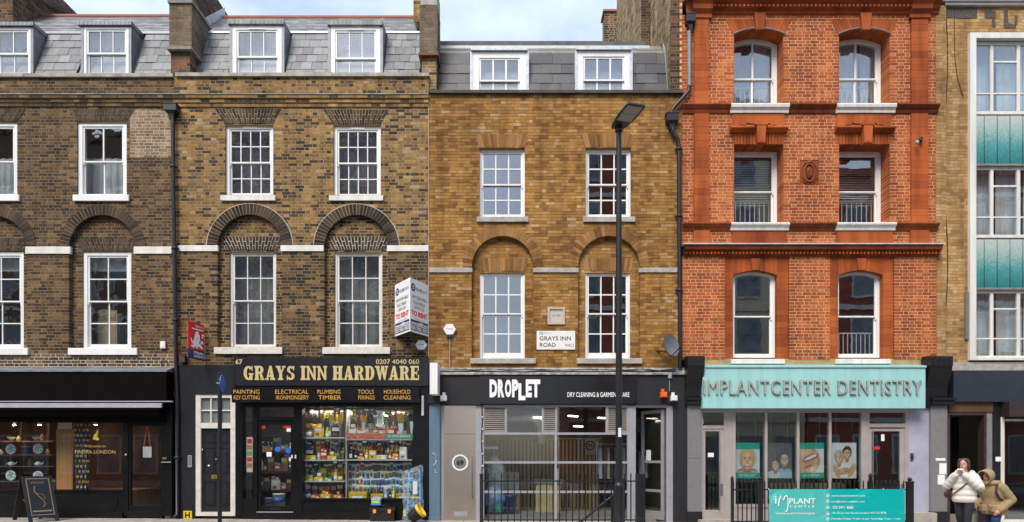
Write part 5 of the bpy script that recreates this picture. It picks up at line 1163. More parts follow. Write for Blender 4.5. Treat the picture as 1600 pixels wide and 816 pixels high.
def console(px0, px1, name):
    b = MB(); x0, x1 = X(px0, -.3), X(px1, -.3); f = lambda p: Z(p, -.3)
    b.profile(x0, x1, [(-.42, f(572)), (-.42, f(559)), (-.38, f(557)), (.0, f(555)), (.0, f(633)), (-.14, f(633)), (-.15, f(628)), (-.2, f(618)), (-.22, f(606)), (-.3, f(592)), (-.38, f(582)), (-.4, f(574))])
    for i in range(4): u = x0 + (x1 - x0) * (i + .5) / 4; b.box(u - .012, u + .012, -.43, -.1, f(572), f(561))
    o = b.build(name, black_iron, hD)
    q = MB(); q.box(X(px0 - 1), X(px1 - 1), -.2, .0, Z(633), Z(626)); q.box(X(px0 - 2.5), X(px1 + 1), -.24, .0, Z(626), Z(623)); q.build('pilaster_capital', black_iron, hD); return o
console(1073, 1099, 'console_bracket'); console(1450, 1484, 'console_bracket')
for a, b_ in ((1072.5, 1094), (1450.5, 1476)):
    b = MB(); P_(b, a, b_, 716.5, 799, -.1, .3); P_(b, a, b_, 633.5, 716, -.1, .3); b.build('granite_pilaster', granite, hD); b = MB(); P_(b, a - 1, b_ + 1, 799, 824, -.13, .3); b.build('pilaster_plinth', black_iron, hD)
fr = MB()
for a, b_, c, d in ((1094, 1098, 638, 822), (1131, 1149, 638, 822), (1098, 1131, 638, 645), (1098, 1131, 665, 670), (1149, 1346, 638, 645), (1195, 1199, 645, 790), (1245, 1249, 645, 790), (1295, 1299, 645, 790), (1345.5, 1358, 638, 822), (1149, 1345.5, 788, 793), (1358, 1414, 638, 645), (1358, 1419, 662, 668), (1414, 1419, 638, 662), (1413, 1419, 668, 822)): P_(fr, a, b_, c, d, -.02 if c != 645 else -.01, .1)
sfD = fr.build('shop_frame', alu_warm, hD)
b = MB(); P_(b, 1149, 1345.5, 793, 822, -.0, .1); b.build('stall_riser', alu_warm, hD)
b = MB(); P_(b, 1419, 1450.5, 638, 822, -.02, .1); b.build('lilac_panel', mat('lilac_stone', (.36, .36, .46), .6, var=.15, vscale=3, bump=.1), hD)
for a, b_, c, d in ((1149, 1195, 645, 788), (1199, 1245, 645, 788), (1249, 1295, 645, 788), (1299, 1345.5, 645, 788), (1098, 1131, 645, 665), (1358, 1414, 645, 662)): q = MB(); P_(q, a, b_, c, d, .02, .028); q.build('pane', glass_street, sfD)
for (a, b_, nm) in ((1098, 1131, 'shop_door'), (1358, 1413, 'shop_door')):
    dr = MB(); P_(dr, a, a + 4, 670, 818, 0, .05); P_(dr, b_ - 7, b_, 670, 818, 0, .05); P_(dr, a + 4, b_ - 7, 670, 674, 0, .05); P_(dr, a + 4, b_ - 7, 797, 818, 0, .05); dd = dr.build(nm, alu_warm, hD)
    q = MB(); P_(q, a + 4, b_ - 7, 674, 797, .02, .028); q.build('pane', glass_street, dd)
    q = MB(); P_(q, b_ - 5.5, b_ - 1.5, 756, 775, -.01, 0); q.build('push_plate', grey_print, dd)
    q = MB(); q.tube([(X(b_ - 8 if a < 1200 else a + 4), -.06, Z(798)), (X(b_ - 8 if a < 1200 else a + 4), -.06, Z(672))], .012, 8); q.build('pull_handle', steel_bright, dd)
b = MB(); P_(b, 1088, 1148, 811, 826, -.35, .0); b.build('door_step', paving, hD); b = MB(); P_(b, 1350, 1452, 800, 826, -.3, .0); b.build('door_step', paving, hD)
for (px_, py_, w_, h_, m_) in ((1111, 711, .14, .1, white_print), (1092.5 + 4, 659, .1, .1, pale_blue_print), (1371, 700, .14, .07, red_sign), (1380, 684, .08, .16, white_print), (1410, 673, .06, .05, white_print)): sticker('sticker', px_, py_, w_, h_, m_, None, parent=sfD)

# ================================================================ house E: buff brick with tall white window bay, right edge
WE0, WE1 = X(1462.3), X(1760)
hE = thing('terraced_house', 'buff brick building with tall white framed window bay at right edge', 'house', ((WE0 + WE1) / 2, 2.5, gz(12)))
bay = rect_op(X(1514.5), X(1712), Z(563), Z(52))
brickwork(hE, 'wall', X(1478), WE1, Z(566), Z(8), [bay], .11, bE, mE, T=lambda u, n, z: (u, n + .06, z), single=300, seed=131, joint=.009)
brickwork(hE, 'pilaster_strip', WE0, X(1478), Z(566), Z(8), [], .17, bE, mE, seed=133, joint=.009)
b = MB(); b.box(WE0, WE1, -.08, .4, Z(4), Z(-4)); b.box(X(1476), WE1, -.03, .4, Z(8.5), Z(4.002)); b.build('coping', mat('concrete', (.5, .48, .47), .85, var=.15, vscale=3), hE)
ghost = mat('faded_paint', (.085, .07, .06), .95, var=.5, vscale=20)
b = MB(); yg = .0465
for p in ([(1480, 11), (1530, 10), (1528, 26), (1506, 27), (1480, 25)], [(1541, 15), (1548, 14), (1558, 16), (1558, 27), (1541, 26)], [(1553, 27.5), (1557, 28), (1558, 40), (1552, 40)], [(1571, 14), (1577, 14), (1578, 42), (1571, 42)], [(1578.2, 34), (1590, 37), (1590, 41.6), (1578.2, 42)], [(1588, 22), (1592, 22), (1592, 36), (1588, 36)]):
    b.prism([(X(u), Z(v)) for u, v in p], yg, .055)
b.build('painted_letters', ghost, hE)
fr = MB(); fx0, fx1, fz0, fz1 = X(1514.5), X(1712), Z(563), Z(52)
fr.box(fx0, fx0 + .15, -.03, .3, fz0, fz1); fr.box(fx1 - .15, fx1, -.03, .3, fz0, fz1); fr.box(fx0 + .15, fx1 - .15, -.03, .3, fz1 - .13, fz1); fr.box(fx0 + .15, fx1 - .15, -.03, .3, fz0, fz0 + .06)
bayo = fr.build('window_bay', white_old, hE)
for (zt, zb) in ((62, 176), (258, 370), (452, 560)):
    z0, z1 = Z(zb), Z(zt); q = MB(); q.box(fx0 + .15, fx1 - .15, .10, .16, z1 - .07, z1); q.box(fx0 + .15, fx1 - .15, .08, .16, z0, z0 + .075)
    xs = [1524.5, 1552, 1594, 1638, 1680]
    for i, xx in enumerate(xs[1:]): q.box(X(xx), X(xx) + .075, .10, .16, z0 + .075, z1 - .07)
    for i in range(len(xs)):
        a = X(xs[i]) + (.075 if i else -.02); c = X(xs[i + 1]) if i < len(xs) - 1 else fx1 - .15
        zz = [z0 + .075, z0 + .075 + (z1 - z0) * .24]
        q.box(a, c, .105, .155, zz[1], zz[1] + .035)
        pane(bayo, a, c, .13, zz[0], zz[1], glass); top = z1 - .07
        if i % 2: q.box(a, c, .105, .155, top - (z1 - z0) * .24, top - (z1 - z0) * .24 + .04); pane(bayo, a, c, .13, top - (z1 - z0) * .24 + .04, top, glass); pane(bayo, a, c, .13, zz[1] + .035, top - (z1 - z0) * .24, glass)
        else: pane(bayo, a, c, .13, zz[1] + .035, top, glass)
    q.build('window_frame', white_old, bayo)
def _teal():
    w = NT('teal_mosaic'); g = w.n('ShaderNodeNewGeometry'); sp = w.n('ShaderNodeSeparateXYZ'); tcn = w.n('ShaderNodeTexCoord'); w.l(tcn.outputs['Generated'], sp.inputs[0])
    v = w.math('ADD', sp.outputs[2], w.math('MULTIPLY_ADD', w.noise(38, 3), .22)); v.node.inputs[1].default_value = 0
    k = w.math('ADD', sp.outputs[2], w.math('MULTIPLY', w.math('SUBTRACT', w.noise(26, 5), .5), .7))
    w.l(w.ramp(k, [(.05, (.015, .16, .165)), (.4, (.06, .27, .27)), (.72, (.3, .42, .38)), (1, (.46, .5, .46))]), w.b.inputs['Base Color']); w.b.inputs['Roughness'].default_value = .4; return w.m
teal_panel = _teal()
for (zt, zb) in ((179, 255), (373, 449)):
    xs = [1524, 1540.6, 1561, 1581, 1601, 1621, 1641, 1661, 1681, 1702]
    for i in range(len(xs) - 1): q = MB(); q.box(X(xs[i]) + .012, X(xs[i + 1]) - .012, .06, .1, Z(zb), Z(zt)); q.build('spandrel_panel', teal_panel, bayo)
    q = MB(); q.box(X(1523), X(1703), .1, .14, Z(zb) - .02, Z(zt) + .02)
    q.build('spandrel_backing', mat('spandrel_back', (.12, .1, .08), .8), bayo)
    q = MB(); q.box(X(1524), X(1702), .03, .1, Z(zb + 3), Z(zb)); q.build('spandrel_sill', stone_dark, bayo)
shell(hE, WE0 + .02, WE1, [gz(12) + .05, Z(605), Z(410), Z(215), Z(0)], front=.45)
b = MB(); P_(b, 1476, 1760, 566, 580, .02, .3); b.build('stone_lintel', stone, hE)
b = MB(); P_(b, 1484, 1760, 580, 628.5, -.14, .1); b.build('fascia', navy, hE)
b = MB(); P_(b, 1480, 1549, 629, 644, -.06, .1); b.build('door_head_board', wood_dark, hE)
b = MB()
for a, b_, c, d in ((1476, 1483, 644, 826), (1536.5, 1540, 644, 826), (1483, 1536.5, 644, 649)): P_(b, a, b_, c, d, -.04, .2)
b.build('door_frame', mat('brown_paint', (.05, .025, .024), .5, var=.2), hE)
b = MB(); P_(b, 1540, 1549, 644, 826, -.03, .2); b.build('grey_pier', mat('grey_render', (.2, .19, .2), .8, var=.2), hE); b = MB(); P_(b, 1549, 1561, 629, 826, -.05, .2); b.build('black_pier', black, hE)
b = MB(); P_(b, 1483, 1536.5, 649, 826, .9, .96); q = b.build('entrance_door', brown_black, hE)
b = MB(); P_(b, 1484, 1499.5, 664, 720, .86, .9); b.build('door_pane', mat('door_glass', (.2, .2, .13), .3), q)
for (px_, py_, w_, h_, m_) in ((1491, 700, .22, .2, white_print), (1496, 717, .09, .1, cream), (1486, 686, .05, .24, white_print)): sticker('notice', px_, py_, w_, h_, m_, None, d=.85, parent=q)
b = MB(); P_(b, 1514, 1522, 701, 717, -.06, -.04); 
b = MB(); P_(b, 1563, 1760, 629, 652, -.3, .1); b.build('awning_box', mat('maroon_board', (.035, .02, .024), .5, var=.15), hE)
b = MB(); P_(b, 1561.5, 1567, 652, 826, -.05, .1); P_(b, 1567, 1760, 655, 658, -.03, .1); P_(b, 1567, 1760, 812, 826, -.03, .1); b.build('shop_frame', white_old, hE)
b = MB(); P_(b, 1567, 1568.5, 658, 812, -.035, .05); b.build('shop_frame_edge', mat('ochre_trim', (.3, .18, .07), .6), hE)
b = MB(); P_(b, 1568.5, 1760, 658, 812, .03, .038); b.build('shop_pane', glass_shop, hE)
b = MB(); P_(b, 1553, 1561.5, 714, 721, -.065, -.05); b.build('number_plate', white_print, hE)
b = MB()
for (a, c, d, e) in ((1458, 1473, 716, 720), (1463.5, 1474.5, 724, 741), (1461, 1472, 742, 757)): P_(b, a, c, d, e, -.106, -.1)
tag(b.build('pasted_notice', white_print), 'white paper notices pasted on the right granite pilaster', 'notice')
b = MB(); b.lathe([(.02, 0), (.02, .0)], (0, 0, 0), 4)
s = thing('entry_phone', 'small metal entry phone on lilac panel beside right dentist door', 'intercom', (X(1423), -.04, Z(720)))
b = MB(); P_(b, 1420.5, 1426, 708, 719.5, -.045, -.02); b.build('panel', steel_bright, s); b = MB(); P_(b, 1421.5, 1425, 713, 717, -.05, -.045); b.build('buttons', black, s)
b = MB(); b.tube([(X(1455), .04, Z(150))] + [(X(1479 + 3 * math.sin(i * .8)), .03, Z(40 + i * 25)) for i in range(20)], .009, 5)
b = MB(); b.tube([(X(1493), .045, Z(8)), (X(1494), .045, Z(90)), (X(1498), .045, Z(120)), (X(1506.5), .045, Z(149))], .008, 5); tag(b.build('cable', black_iron), 'thin black cable dangling on the buff brick near roof', 'cable')
b = MB(); b.tube([(X(1479 + 4 * math.sin(i * .55)), .045, Z(10 + i * 28)) for i in range(20)], .01, 5); tag(b.build('cable', black_iron), 'long dark cable running down the buff brick wall', 'cable')
b = MB(); P_(b, 1509, 1513.5, 456, 530, .0, .05); tag(b.build('wall_trunking', mat('trunking', (.17, .15, .14), .6)), 'short grey trunking beside the lowest buff house window', 'trunking')

# ================================================================ the other side of the street (behind the camera, seen in the window reflections)
op_pane = mat('opposite_pane', (.2, .23, .26), .2, var=.5, vscale=1.5)
def opposite(px_x0, x1, h, bm_col, label, sills, storey=3.2, bayw=2.0, ww=1.15, wh=2.0, y=-22.0):
    x0 = px_x0; t = thing('opposite_house', label, 'house', ((x0 + x1) / 2, y - 2, 0))
    b = MB(); b.box(x0, x1, y - 8, y, 0, h); b.box(x0, x1, y, y + .25, h - .5, h - .1); b.build('wall', bm_col, t)
    for s_ in range(1, int((h - 1) / storey) + 1): b = MB(); b.box(x0, x1, y, y + .12, .2 + s_ * storey, .45 + s_ * storey); b.build('string_course', sills, t)
    n = max(1, int((x1 - x0) / bayw)); pitch = (x1 - x0) / n
    for s_ in range(int((h - 1) / storey)):
        for i in range(n):
            cx = x0 + pitch * (i + .5); z = 1.0 + s_ * storey + (.0 if s_ else -.4)
            f = MB(); f.box(cx - ww / 2 - .1, cx + ww / 2 + .1, y, y + .1, z - .12, z + wh + .1); w = f.build('window', sills, t)
            g = MB(); g.box(cx - ww / 2, cx + ww / 2, y + .1, y + .12, z, z + wh); g.box(cx - ww / 2, cx + ww / 2, y + .12, y + .15, z + wh / 2 - .03, z + wh / 2 + .03); g.build('pane', op_pane, w)
    return t
red_op = mat('opposite_red', (.36, .1, .06), .9, var=.25, vscale=2); cream_op = mat('opposite_cream', (.66, .61, .45), .8, var=.1); dark_op = mat('opposite_brown', (.2, .13, .085), .9, var=.3, vscale=2)
opposite(-34, -17.5, 20, dark_op, 'brown house across the street, furthest left', white_old)
opposite(-17.4, -5.5, 20.5, mat('opposite_mauve', (.40, .34, .34), .9, var=.3, vscale=1.5), 'dull mauve house across the street, left of the gap', cream_op)
opposite(3.2, 10.2, 21, red_op, 'tall red house across the street, right of the gap', white_old)
opposite(10.3, 16.5, 22, cream_op, 'cream house across the street with wide windows', cream_op, ww=1.3)
opposite(16.6, 34, 18, red_op, 'red house across the street, furthest right', white_old)
def bare_tree(x, y, h, label):
    t = thing('street_tree', label, 'tree', (x, y, 0)); r_ = random.Random(3); tr = MB(); br = MB()
    tr.tube([(x, y, -.1), (x + .05, y, h * .2), (x - .05, y + .05, h * .42)], [.2, .16, .13], 9)
    def grow(p, d, l, r, lev):
        q = p + d * l; m = (p + q) / 2 + Vector((r_.uniform(-1, 1), r_.uniform(-1, 1), r_.uniform(-.3, 1))) * l * .08
        br.tube([p, m, q], [r, r * .8, r * .6], 5, caps=False)
        if lev:
            for k in range(3): grow(q if k else m, (d + Vector((r_.uniform(-.8, .8), r_.uniform(-.8, .8), r_.uniform(-.15, .6)))).normalized(), l * r_.uniform(.62, .8), r * .58, lev - 1)
    for k in range(5): grow(Vector((x - .05, y + .05, h * .38)), Vector((math.cos(k * 1.3), math.sin(k * 1.3), 1.1)).normalized(), h * .2, .085, 4)
    bk = mat('bark', (.08, .065, .05), .95, var=.3); tr.build('trunk', bk, t); br.build('branches', bk, t)
bare_tree(-10.8, -19.5, 15.5, 'bare plane tree on the opposite pavement')

# ================================================================ window dressings
def curt(label, px0, px1, py0, py1, d, m, folds=5, amp=.03, g=None): return curtain(label, X(px0, d), X(px1, d), Z(py1, d), Z(py0, d), d, m, folds, amp, g)
curt('white net curtain in the left brown house, right upper window', 127, 196, 248, 306, .42, net, 6); curt('white net curtain in the left edge brown house window', -40, 26, 248, 306, .42, net, 6)
for i, (a, c, l_) in enumerate(((363, 381, 'left side white curtain in hardware house left dormer'), (420, 438, 'right side white curtain in hardware house left dormer'), (520, 550, 'left side white curtain in hardware house right dormer'), (560, 592, 'right side white curtain in hardware house right dormer'))): curt(l_, a, c, 46, 122, .75, net, 3)
curt('pale blind curtain in the brown house dormer by the chimney', 136, 196, 50, 122, .75, net, 5); curt('pale curtain in the brown house dormer at left edge', -24, 46, 50, 122, .75, net, 5)
for k, (a, b_) in enumerate(w3):
    side = ('left', 'right')[k]
    curt('grey curtain left half of %s top floor window of red house' % side, a - 6, a + 30, 52, 168, .75, grey_curtain if k == 0 else net, 4); curt('white curtain right half of %s top floor window of red house' % side, a + 32, b_ + 4, 52, 168, .78, net, 4)
    bl = thing('venetian_blind', 'white slatted blind in %s second floor window of red house' % side, 'blind', (X(a + 38), RV + .3, Z(345)))
    for i in range(26):
        z = Z(228, .7) - .05 - i * .058; q = MB(); q.add([(X(a) + .02, RV + .3, z), (X(b_) + .02, RV + .3, z), (X(b_) + .02, RV + .335, z + .028), (X(a) + .02, RV + .335, z + .028), (X(a) + .02, RV + .302, z - .003), (X(b_) + .02, RV + .302, z - .003)], [(0, 1, 2, 3), (4, 5, 1, 0)]); q.build('slat', net, bl)
for k, (zt, zb) in enumerate(((62, 176), (258, 370), (452, 560))):
    nm = ('top', 'middle', 'lowest')[k]
    for j, (a, c) in enumerate(((1524, 1552), (1556, 1596), (1599, 1640), (1643, 1706))): curt('pale net curtain in %s buff house window, %s bay from left' % (nm, ('first', 'second', 'third', 'fourth')[j]), a, c, zt + 3, zb - 2, .42, mat('blue_net', (.62, .70, .76), .9, var=.08) if k == 0 else net, 4, .025)
mauve = mat('mauve_fill_curtain', (.2, .15, .17), .9, var=.3, vscale=4); ash = mat('ash_fill_curtain', (.3, .3, .29), .9, var=.25, vscale=3)  # curtains added to lift the dark panes to a reflected mauve and grey
for k in range(2):
    sd_ = ('left', 'right')[k]; a, c, e, f = winB2[k]; curt('added mauve curtain lightening the %s second floor window above hardware shop' % sd_, a + 2, c - 2, e, f, .5, mauve, 6)
    a, c, e, f = winB1[k]; curt('added ash grey curtain lightening the %s first floor window above hardware shop' % sd_, a, c, e, f, .55, ash, 5)
for a, c, l_ in ((128, 199, 'right'), (-40, 30, 'left')):
    q = MB(); q.box(X(a, .4), X(c, .4), .4, .406, Z(424, .4), Z(392, .4)); q.tube([(X(a, .4), .4, Z(424, .4)), (X(c, .4), .4, Z(424, .4))], .012, 6); q.tube([(X(a, .4), .4, Z(391, .4)), (X(c, .4), .4, Z(391, .4))], .03, 8); tag(q.build('roller_blind', net), 'half drawn white roller blind in %s first floor window of brown house' % l_, 'blind')
b = MB(); b.box(X(133), X(164), .5, .58, Z(540), Z(478)); b.box(X(135), X(162), .49, .5, Z(536), Z(482)); tag(b.build('cardboard_panel', wood_pale), 'tall tan board behind the brown house first floor window', 'board')

# ================================================================ left shop display
def plate(px, py, d=.55):
    x, z = X(px, d), Z(py, d); b = MB(); b.lathe([(.0, .012), (.055, .012), (.085, .026), (.125, .03), (.128, .022), (.06, 0), (.0, 0)], (x, d, z), 24, axis='y', mi=0)
    t = MB()
    for k in range(9): q = k * 2.4; t.blob((x + .035 * math.sqrt(k) * math.cos(q), d - .03, z + .035 * math.sqrt(k) * math.sin(q)), (.02, .004, .014), 6, 4)
    return b, t
china = mat('white_china', (.72, .76, .74), .2, var=.06, vscale=12); china_b = mat('blue_glaze', (.08, .2, .38), .3)
for px_, py_, l_ in ((18, 702, 'upper left'), (60.5, 701.5, 'upper right'), (18, 743, 'lower left'), (60.5, 744, 'lower right')):
    t = thing('china_plate', 'white patterned plate, %s of four in the left shop window' % l_, 'plate', (X(px_, .55), .55, Z(py_, .55) - .13), 'plates in the left shop window'); p, q = plate(px_, py_); p.build('dish', china, t); q.build('pattern', china_b, t)
for px_, py_, l_ in ((18, 686, 'cream bowl on top shelf at the left, left shop'), (57, 686, 'blue rimmed bowl on top shelf of the left shop')):
    b = MB(); b.lathe([(.03, 0), (.035, .015), (.08, .06), (.1, .085), (.094, .085), (.03, .02)], (X(px_, .55), .55, Z(py_ + 2.3, .55)), 16); tag(b.build('bowl', china if px_ < 30 else mat('bowl_blue', (.35, .45, .55), .3)), l_, 'bowl')
for px_, l_ in ((18, 'small white teapot on middle shelf, left one, left shop'), (60, 'small white teapot on middle shelf, right one, left shop')):
    t = thing('teapot', l_, 'teapot', (X(px_, .55), .55, Z(728, .55))); c = (X(px_, .55), .55, Z(728, .55)); b = MB(); b.lathe([(.04, 0), (.07, .02), (.075, .06), (.05, .095), (.03, .1)], c, 14); b.build('body', china, t); b = MB(); b.lathe([(.03, .1), (.02, .115), (.012, .13), (.002, .135)], c, 10); b.build('lid', china_b, t)
    b = MB(); b.tube([(c[0] + .07, .55, c[2] + .04), (c[0] + .11, .55, c[2] + .06), (c[0] + .13, .55, c[2] + .1)], [.014, .011, .008], 6); b.tube([(c[0] - .07, .55, c[2] + .03), (c[0] - .115, .55, c[2] + .05), (c[0] - .06, .55, c[2] + .085)], .008, 6); b.build('spout_and_handle', china, t)
for px_, py_, l_ in ((40, 709, 'purple box with gold band on upper plate shelf of left shop'), (84, 763, 'purple box with gold band standing low beside the wooden panel')):
    b = MB(); x, z = X(px_, .6), Z(py_, .6); b.box(x - .08, x + .08, .55, .68, z, z + .24); b.box(x - .083, x + .083, .545, .685, z + .16, z + .19, 1); tag(b.build('gift_box', [mat('purple_card', (.06, .03, .12), .5), gold_dim]), l_, 'box')
for py_, l_ in ((688.5, 'top'), (710.5, 'second'), (728.5, 'third'), (752, 'lowest')):
    b = MB(); b.box(X(-120, .5), X(86, .5), .42, .72, Z(py_, .55) - .006, Z(py_, .55))
    for a in (0, 42, 78): b.tube([(X(a, .5), .5, Z(py_, .55) - .01), (X(a, .5), .5, Z(py_, .55) - .02)], .012, 6)
    tag(b.build('glass_shelf', mat('shelf_glass', (.25, .3, .28), .15)), '%s thin glass shelf in the left shop window' % l_, 'shelf')
t = thing('information_board', 'tall wooden panel with gold lettering in left shop window', 'panel', (X(100, .5), .5, Z(765, .5)))
b = MB(); b.box(X(88, .5), X(113.5, .5), .5, .54, Z(766, .5), Z(671, .5)); b.build('board', mat('panel_wood', (.42, .19, .06), .45, var=.25, vscale=3, streak=True), t); b = MB(); b.box(X(90, .5), X(111, .5), .5, .54, Z(670.5, .5), Z(660, .5)); b.build('notice', cream, t)
b = MB()
for i, w_ in enumerate((18, 14, 18, 17, 12, 18, 16, 18, 15, 18, 17, 10)): b.box(X(90, .5), X(90 + w_, .5), .496, .5, Z(698 + i * 3.0, .5) - .006, Z(698 + i * 3.0, .5) + .008)
b.build('lettering', gold_dim, t)
b = MB(); text_on(b, '2', X(97.5, .495), X(101.5, .495), Z(690, .495), Z(681, .495), .495); b.build('emblem', gold, t)
def _tartan():
    w = NT('navy_scarf'); tcn = w.n('ShaderNodeTexCoord'); mpn = w.n('ShaderNodeMapping'); mpn.inputs['Scale'].default_value = (5, 1, 13); w.l(tcn.outputs['Generated'], mpn.inputs[0])
    br = w.n('ShaderNodeTexBrick'); br.inputs['Color1'].default_value = (.75, .5, .06, 1); br.inputs['Color2'].default_value = (.7, .45, .08, 1); br.inputs['Mortar'].default_value = (.02, .045, .09, 1)
    sp = w.n('ShaderNodeSeparateXYZ'); w.l(mpn.outputs[0], sp.inputs[0]); cb_ = w.n('ShaderNodeCombineXYZ'); w.l(sp.outputs[0], cb_.inputs[0]); w.l(sp.outputs[2], cb_.inputs[1]); w.l(cb_.outputs[0], br.inputs['Vector'])
    br.inputs['Scale'].default_value = 1; br.inputs['Mortar Size'].default_value = .3; br.inputs['Brick Width'].default_value = 1.2; br.inputs['Row Height'].default_value = 1.0
    w.l(br.outputs[0], w.b.inputs['Base Color']); w.b.inputs['Roughness'].default_value = .9; return w.m
o = curtain('navy scarf with yellow stripes hanging in left shop window', X(115, .45), X(141, .45), Z(765, .45), Z(660, .45), .45, _tartan(), 3, .03, None, .25); o.name = 'hanging_scarf'; o['category'] = 'scarf'
s = thing('window_lettering', 'gold lettering with LONDON on the left shop glass', 'lettering', (X(145), .025, Z(710)))
b = MB(); text_on(b, 'Welcome to', X(131, .02), X(165, .02), Z(699, .02), Z(695, .02), .022); text_on(b, 'FINDRA LONDON', X(117, .02), X(180, .02), Z(709, .02), Z(703.5, .02), .022); b.build('words', gold_dim, s)
b = MB()
for i, p in enumerate(([(144, 687), (146, 679), (149, 681), (148, 687)], [(146, 681), (149, 676), (151, 671), (153, 673), (152, 680), (150, 684)], [(148, 684), (152, 683), (154, 686), (153, 688), (149, 688)])): b.prism([(X(u), Z(v)) for u, v in p], .022 - .001 * i, .026)
b.build('emblem', mat('yellow_vinyl', (.7, .5, .02), .5), s)
t = thing('door_notice', 'small framed notice hanging on orange ribbon in left shop door', 'notice', (X(228), .06, Z(715)))
b = MB(); b.box(X(221.5), X(235), .05, .06, Z(715), Z(698)); b.build('card', cream, t); b = MB(); b.tube([(X(223), .055, Z(698)), (X(227), .055, Z(668)), (X(228), .055, Z(664))], .012, 5); b.tube([(X(233), .055, Z(698)), (X(229.5), .055, Z(668)), (X(228.5), .055, Z(664))], .012, 5); b.build('ribbon', mat('orange_ribbon', (.7, .12, .02), .6), t)
tube_m = emit_mat('warm_tube', (1, .66, .32), 130); cool_tube = emit_mat('cool_tube', (1, .9, .76), 110)
for px_, l_ in ((-10, 'left'), (22, 'second'), (62, 'third'), (150, 'right')):
    t = thing('spot_lamp', 'small warm spot lamp, %s in row inside left shop window' % l_, 'lamp', (X(px_, .5), .5, Z(662, .5)), 'spot lamps in the left shop'); b = MB(); b.lathe([(.02, .1), (.045, .08), (.05, .0), (.046, 0)], (X(px_, .5), .5, Z(664, .5)), 10); b.tube([(X(px_, .5), .5, Z(664, .5) + .1), (X(px_, .5), .5, Z(612) - .12)], .008, 5); b.build('shade', brass, t); b = MB(); b.blob((X(px_, .5), .5, Z(664, .5) + .005), (.036, .036, .02), 8, 5); b.build('bulb', tube_m, t)

# ================================================================ hardware shop window
oc = objcol_mat('goods')
def proto_box(w=.16, h=.2, d=.1, v=0):
    b = MB(); e = .008; b.add([(x, y, z) for x, y, z in ((-w / 2 + e, -d / 2, e), (w / 2 - e, -d / 2, e), (w / 2 - e, -d / 2, h - e), (-w / 2 + e, -d / 2, h - e), (-w / 2, -d / 2 + e, 0), (w / 2, -d / 2 + e, 0), (w / 2, -d / 2 + e, h), (-w / 2, -d / 2 + e, h), (-w / 2, d / 2, 0), (w / 2, d / 2, 0), (w / 2, d / 2, h), (-w / 2, d / 2, h))], [(0, 1, 2, 3), (4, 5, 1, 0), (3, 2, 6, 7), (4, 0, 3, 7), (1, 5, 6, 2), (5, 9, 10, 6), (8, 4, 7, 11), (7, 6, 10, 11), (9, 8, 11, 10), (8, 9, 5, 4)])
    e2 = ((-.38, .38, .55, .85, 1, -.3, .1, .15, .4, 2), (-.5, .5, .0, .28, 2, -.3, .35, .45, .8, 1), (-.4, -.05, .3, .9, 3, .05, .4, .1, .5, 1), (-.45, .45, .7, .95, 3, -.4, .4, .1, .6, 2))[v]
    for k in (0, 5): b.box(e2[k] * w, e2[k + 1] * w, -d / 2 - .003, -d / 2, h * e2[k + 2], h * e2[k + 3], e2[k + 4])
    return b.mesh('goods_box', [oc, white_print, mat('pack_print', (.2, .12, .08), .5, var=.8, vscale=50), mat('pack_yellow', (.7, .5, .1), .5, var=.3, vscale=40)])
def proto_can():
    b = MB(); b.lathe([(.03, 0), (.033, .004), (.033, .15), (.026, .165)], (0, 0, 0), 12); b.lathe([(.026, .165), (.028, .166), (.028, .2), (.024, .205)], (0, 0, 0), 12, 1); b.lathe([(.0335, .05), (.0335, .1)], (0, 0, 0), 12, 2); return b.mesh('spray_can', [oc, grey_print, white_print])
def proto_bottle():
    b = MB(); b.lathe([(.035, 0), (.04, .01), (.04, .12), (.03, .15), (.014, .17), (.014, .19)], (0, 0, 0), 12); b.lathe([(.018, .19), (.018, .215), (.012, .22)], (0, 0, 0), 10, 1); b.box(-.026, .026, -.043, -.039, .03, .1, 1); return b.mesh('bottle', [oc, white_print])
def proto_tin():
    b = MB(); b.lathe([(.07, 0), (.074, .006), (.07, .012), (.07, .15), (.075, .156), (.075, .165), (.062, .165), (.06, .158)], (0, 0, 0), 16); b.lathe([(.0712, .04), (.0712, .12)], (0, 0, 0), 16, 1); b.tube([(.07 * math.cos(R(t)), -.03, .15 - .09 * math.sin(R(t))) for t in range(0, 181, 20)], .003, 4, 2); return b.mesh('paint_tin', [oc, white_print, grey_print])
def proto_blister():
    b = MB(); b.box(-.045, .045, 0, .004, -.16, 0); b.blob((0, -.008, -.1), (.03, .016, .045), 8, 6, 1); b.box(-.04, .04, -.002, 0, -.045, -.015, 2); b.box(-.012, .012, -.001, .004, 0, .015); return b.mesh('blister_pack', [oc, grey_print, white_print])
def proto_saw():
    b = MB(); b.prism([(-.03, -.1), (.06, -.1), (.07, .02), (.05, .05), (-.02, .05), (-.04, 0)], -.012, .012, 0); b.prism([(-.025, -.1), (.055, -.1), (.02, -.42), (.0, -.42)], -.003, .003, 1); return b.mesh('hand_saw', [oc, steel_bright])
def proto_tool():
    b = MB(); b.lathe([(.014, -.2), (.018, -.18), (.016, -.1), (.012, -.08)], (0, 0, 0), 8); b.lathe([(.006, -.08), (.006, .0)], (0, 0, 0), 8, 1); b.box(-.04, .04, -.012, .012, 0, .035, 1); return b.mesh('hanging_tool', [oc, steel_bright])
def proto_case():
    b = MB(); b.box(-.17, .17, -.07, .07, .0, .13); b.box(-.175, .175, -.074, .074, .065, .072, 1); b.tube([(-.06, 0, .13), (-.06, 0, .165), (.06, 0, .165), (.06, 0, .13)], .01, 6, 1); b.box(-.1, .1, -.073, -.07, .015, .055, 2); return b.mesh('tool_case', [oc, grey_print, white_print])
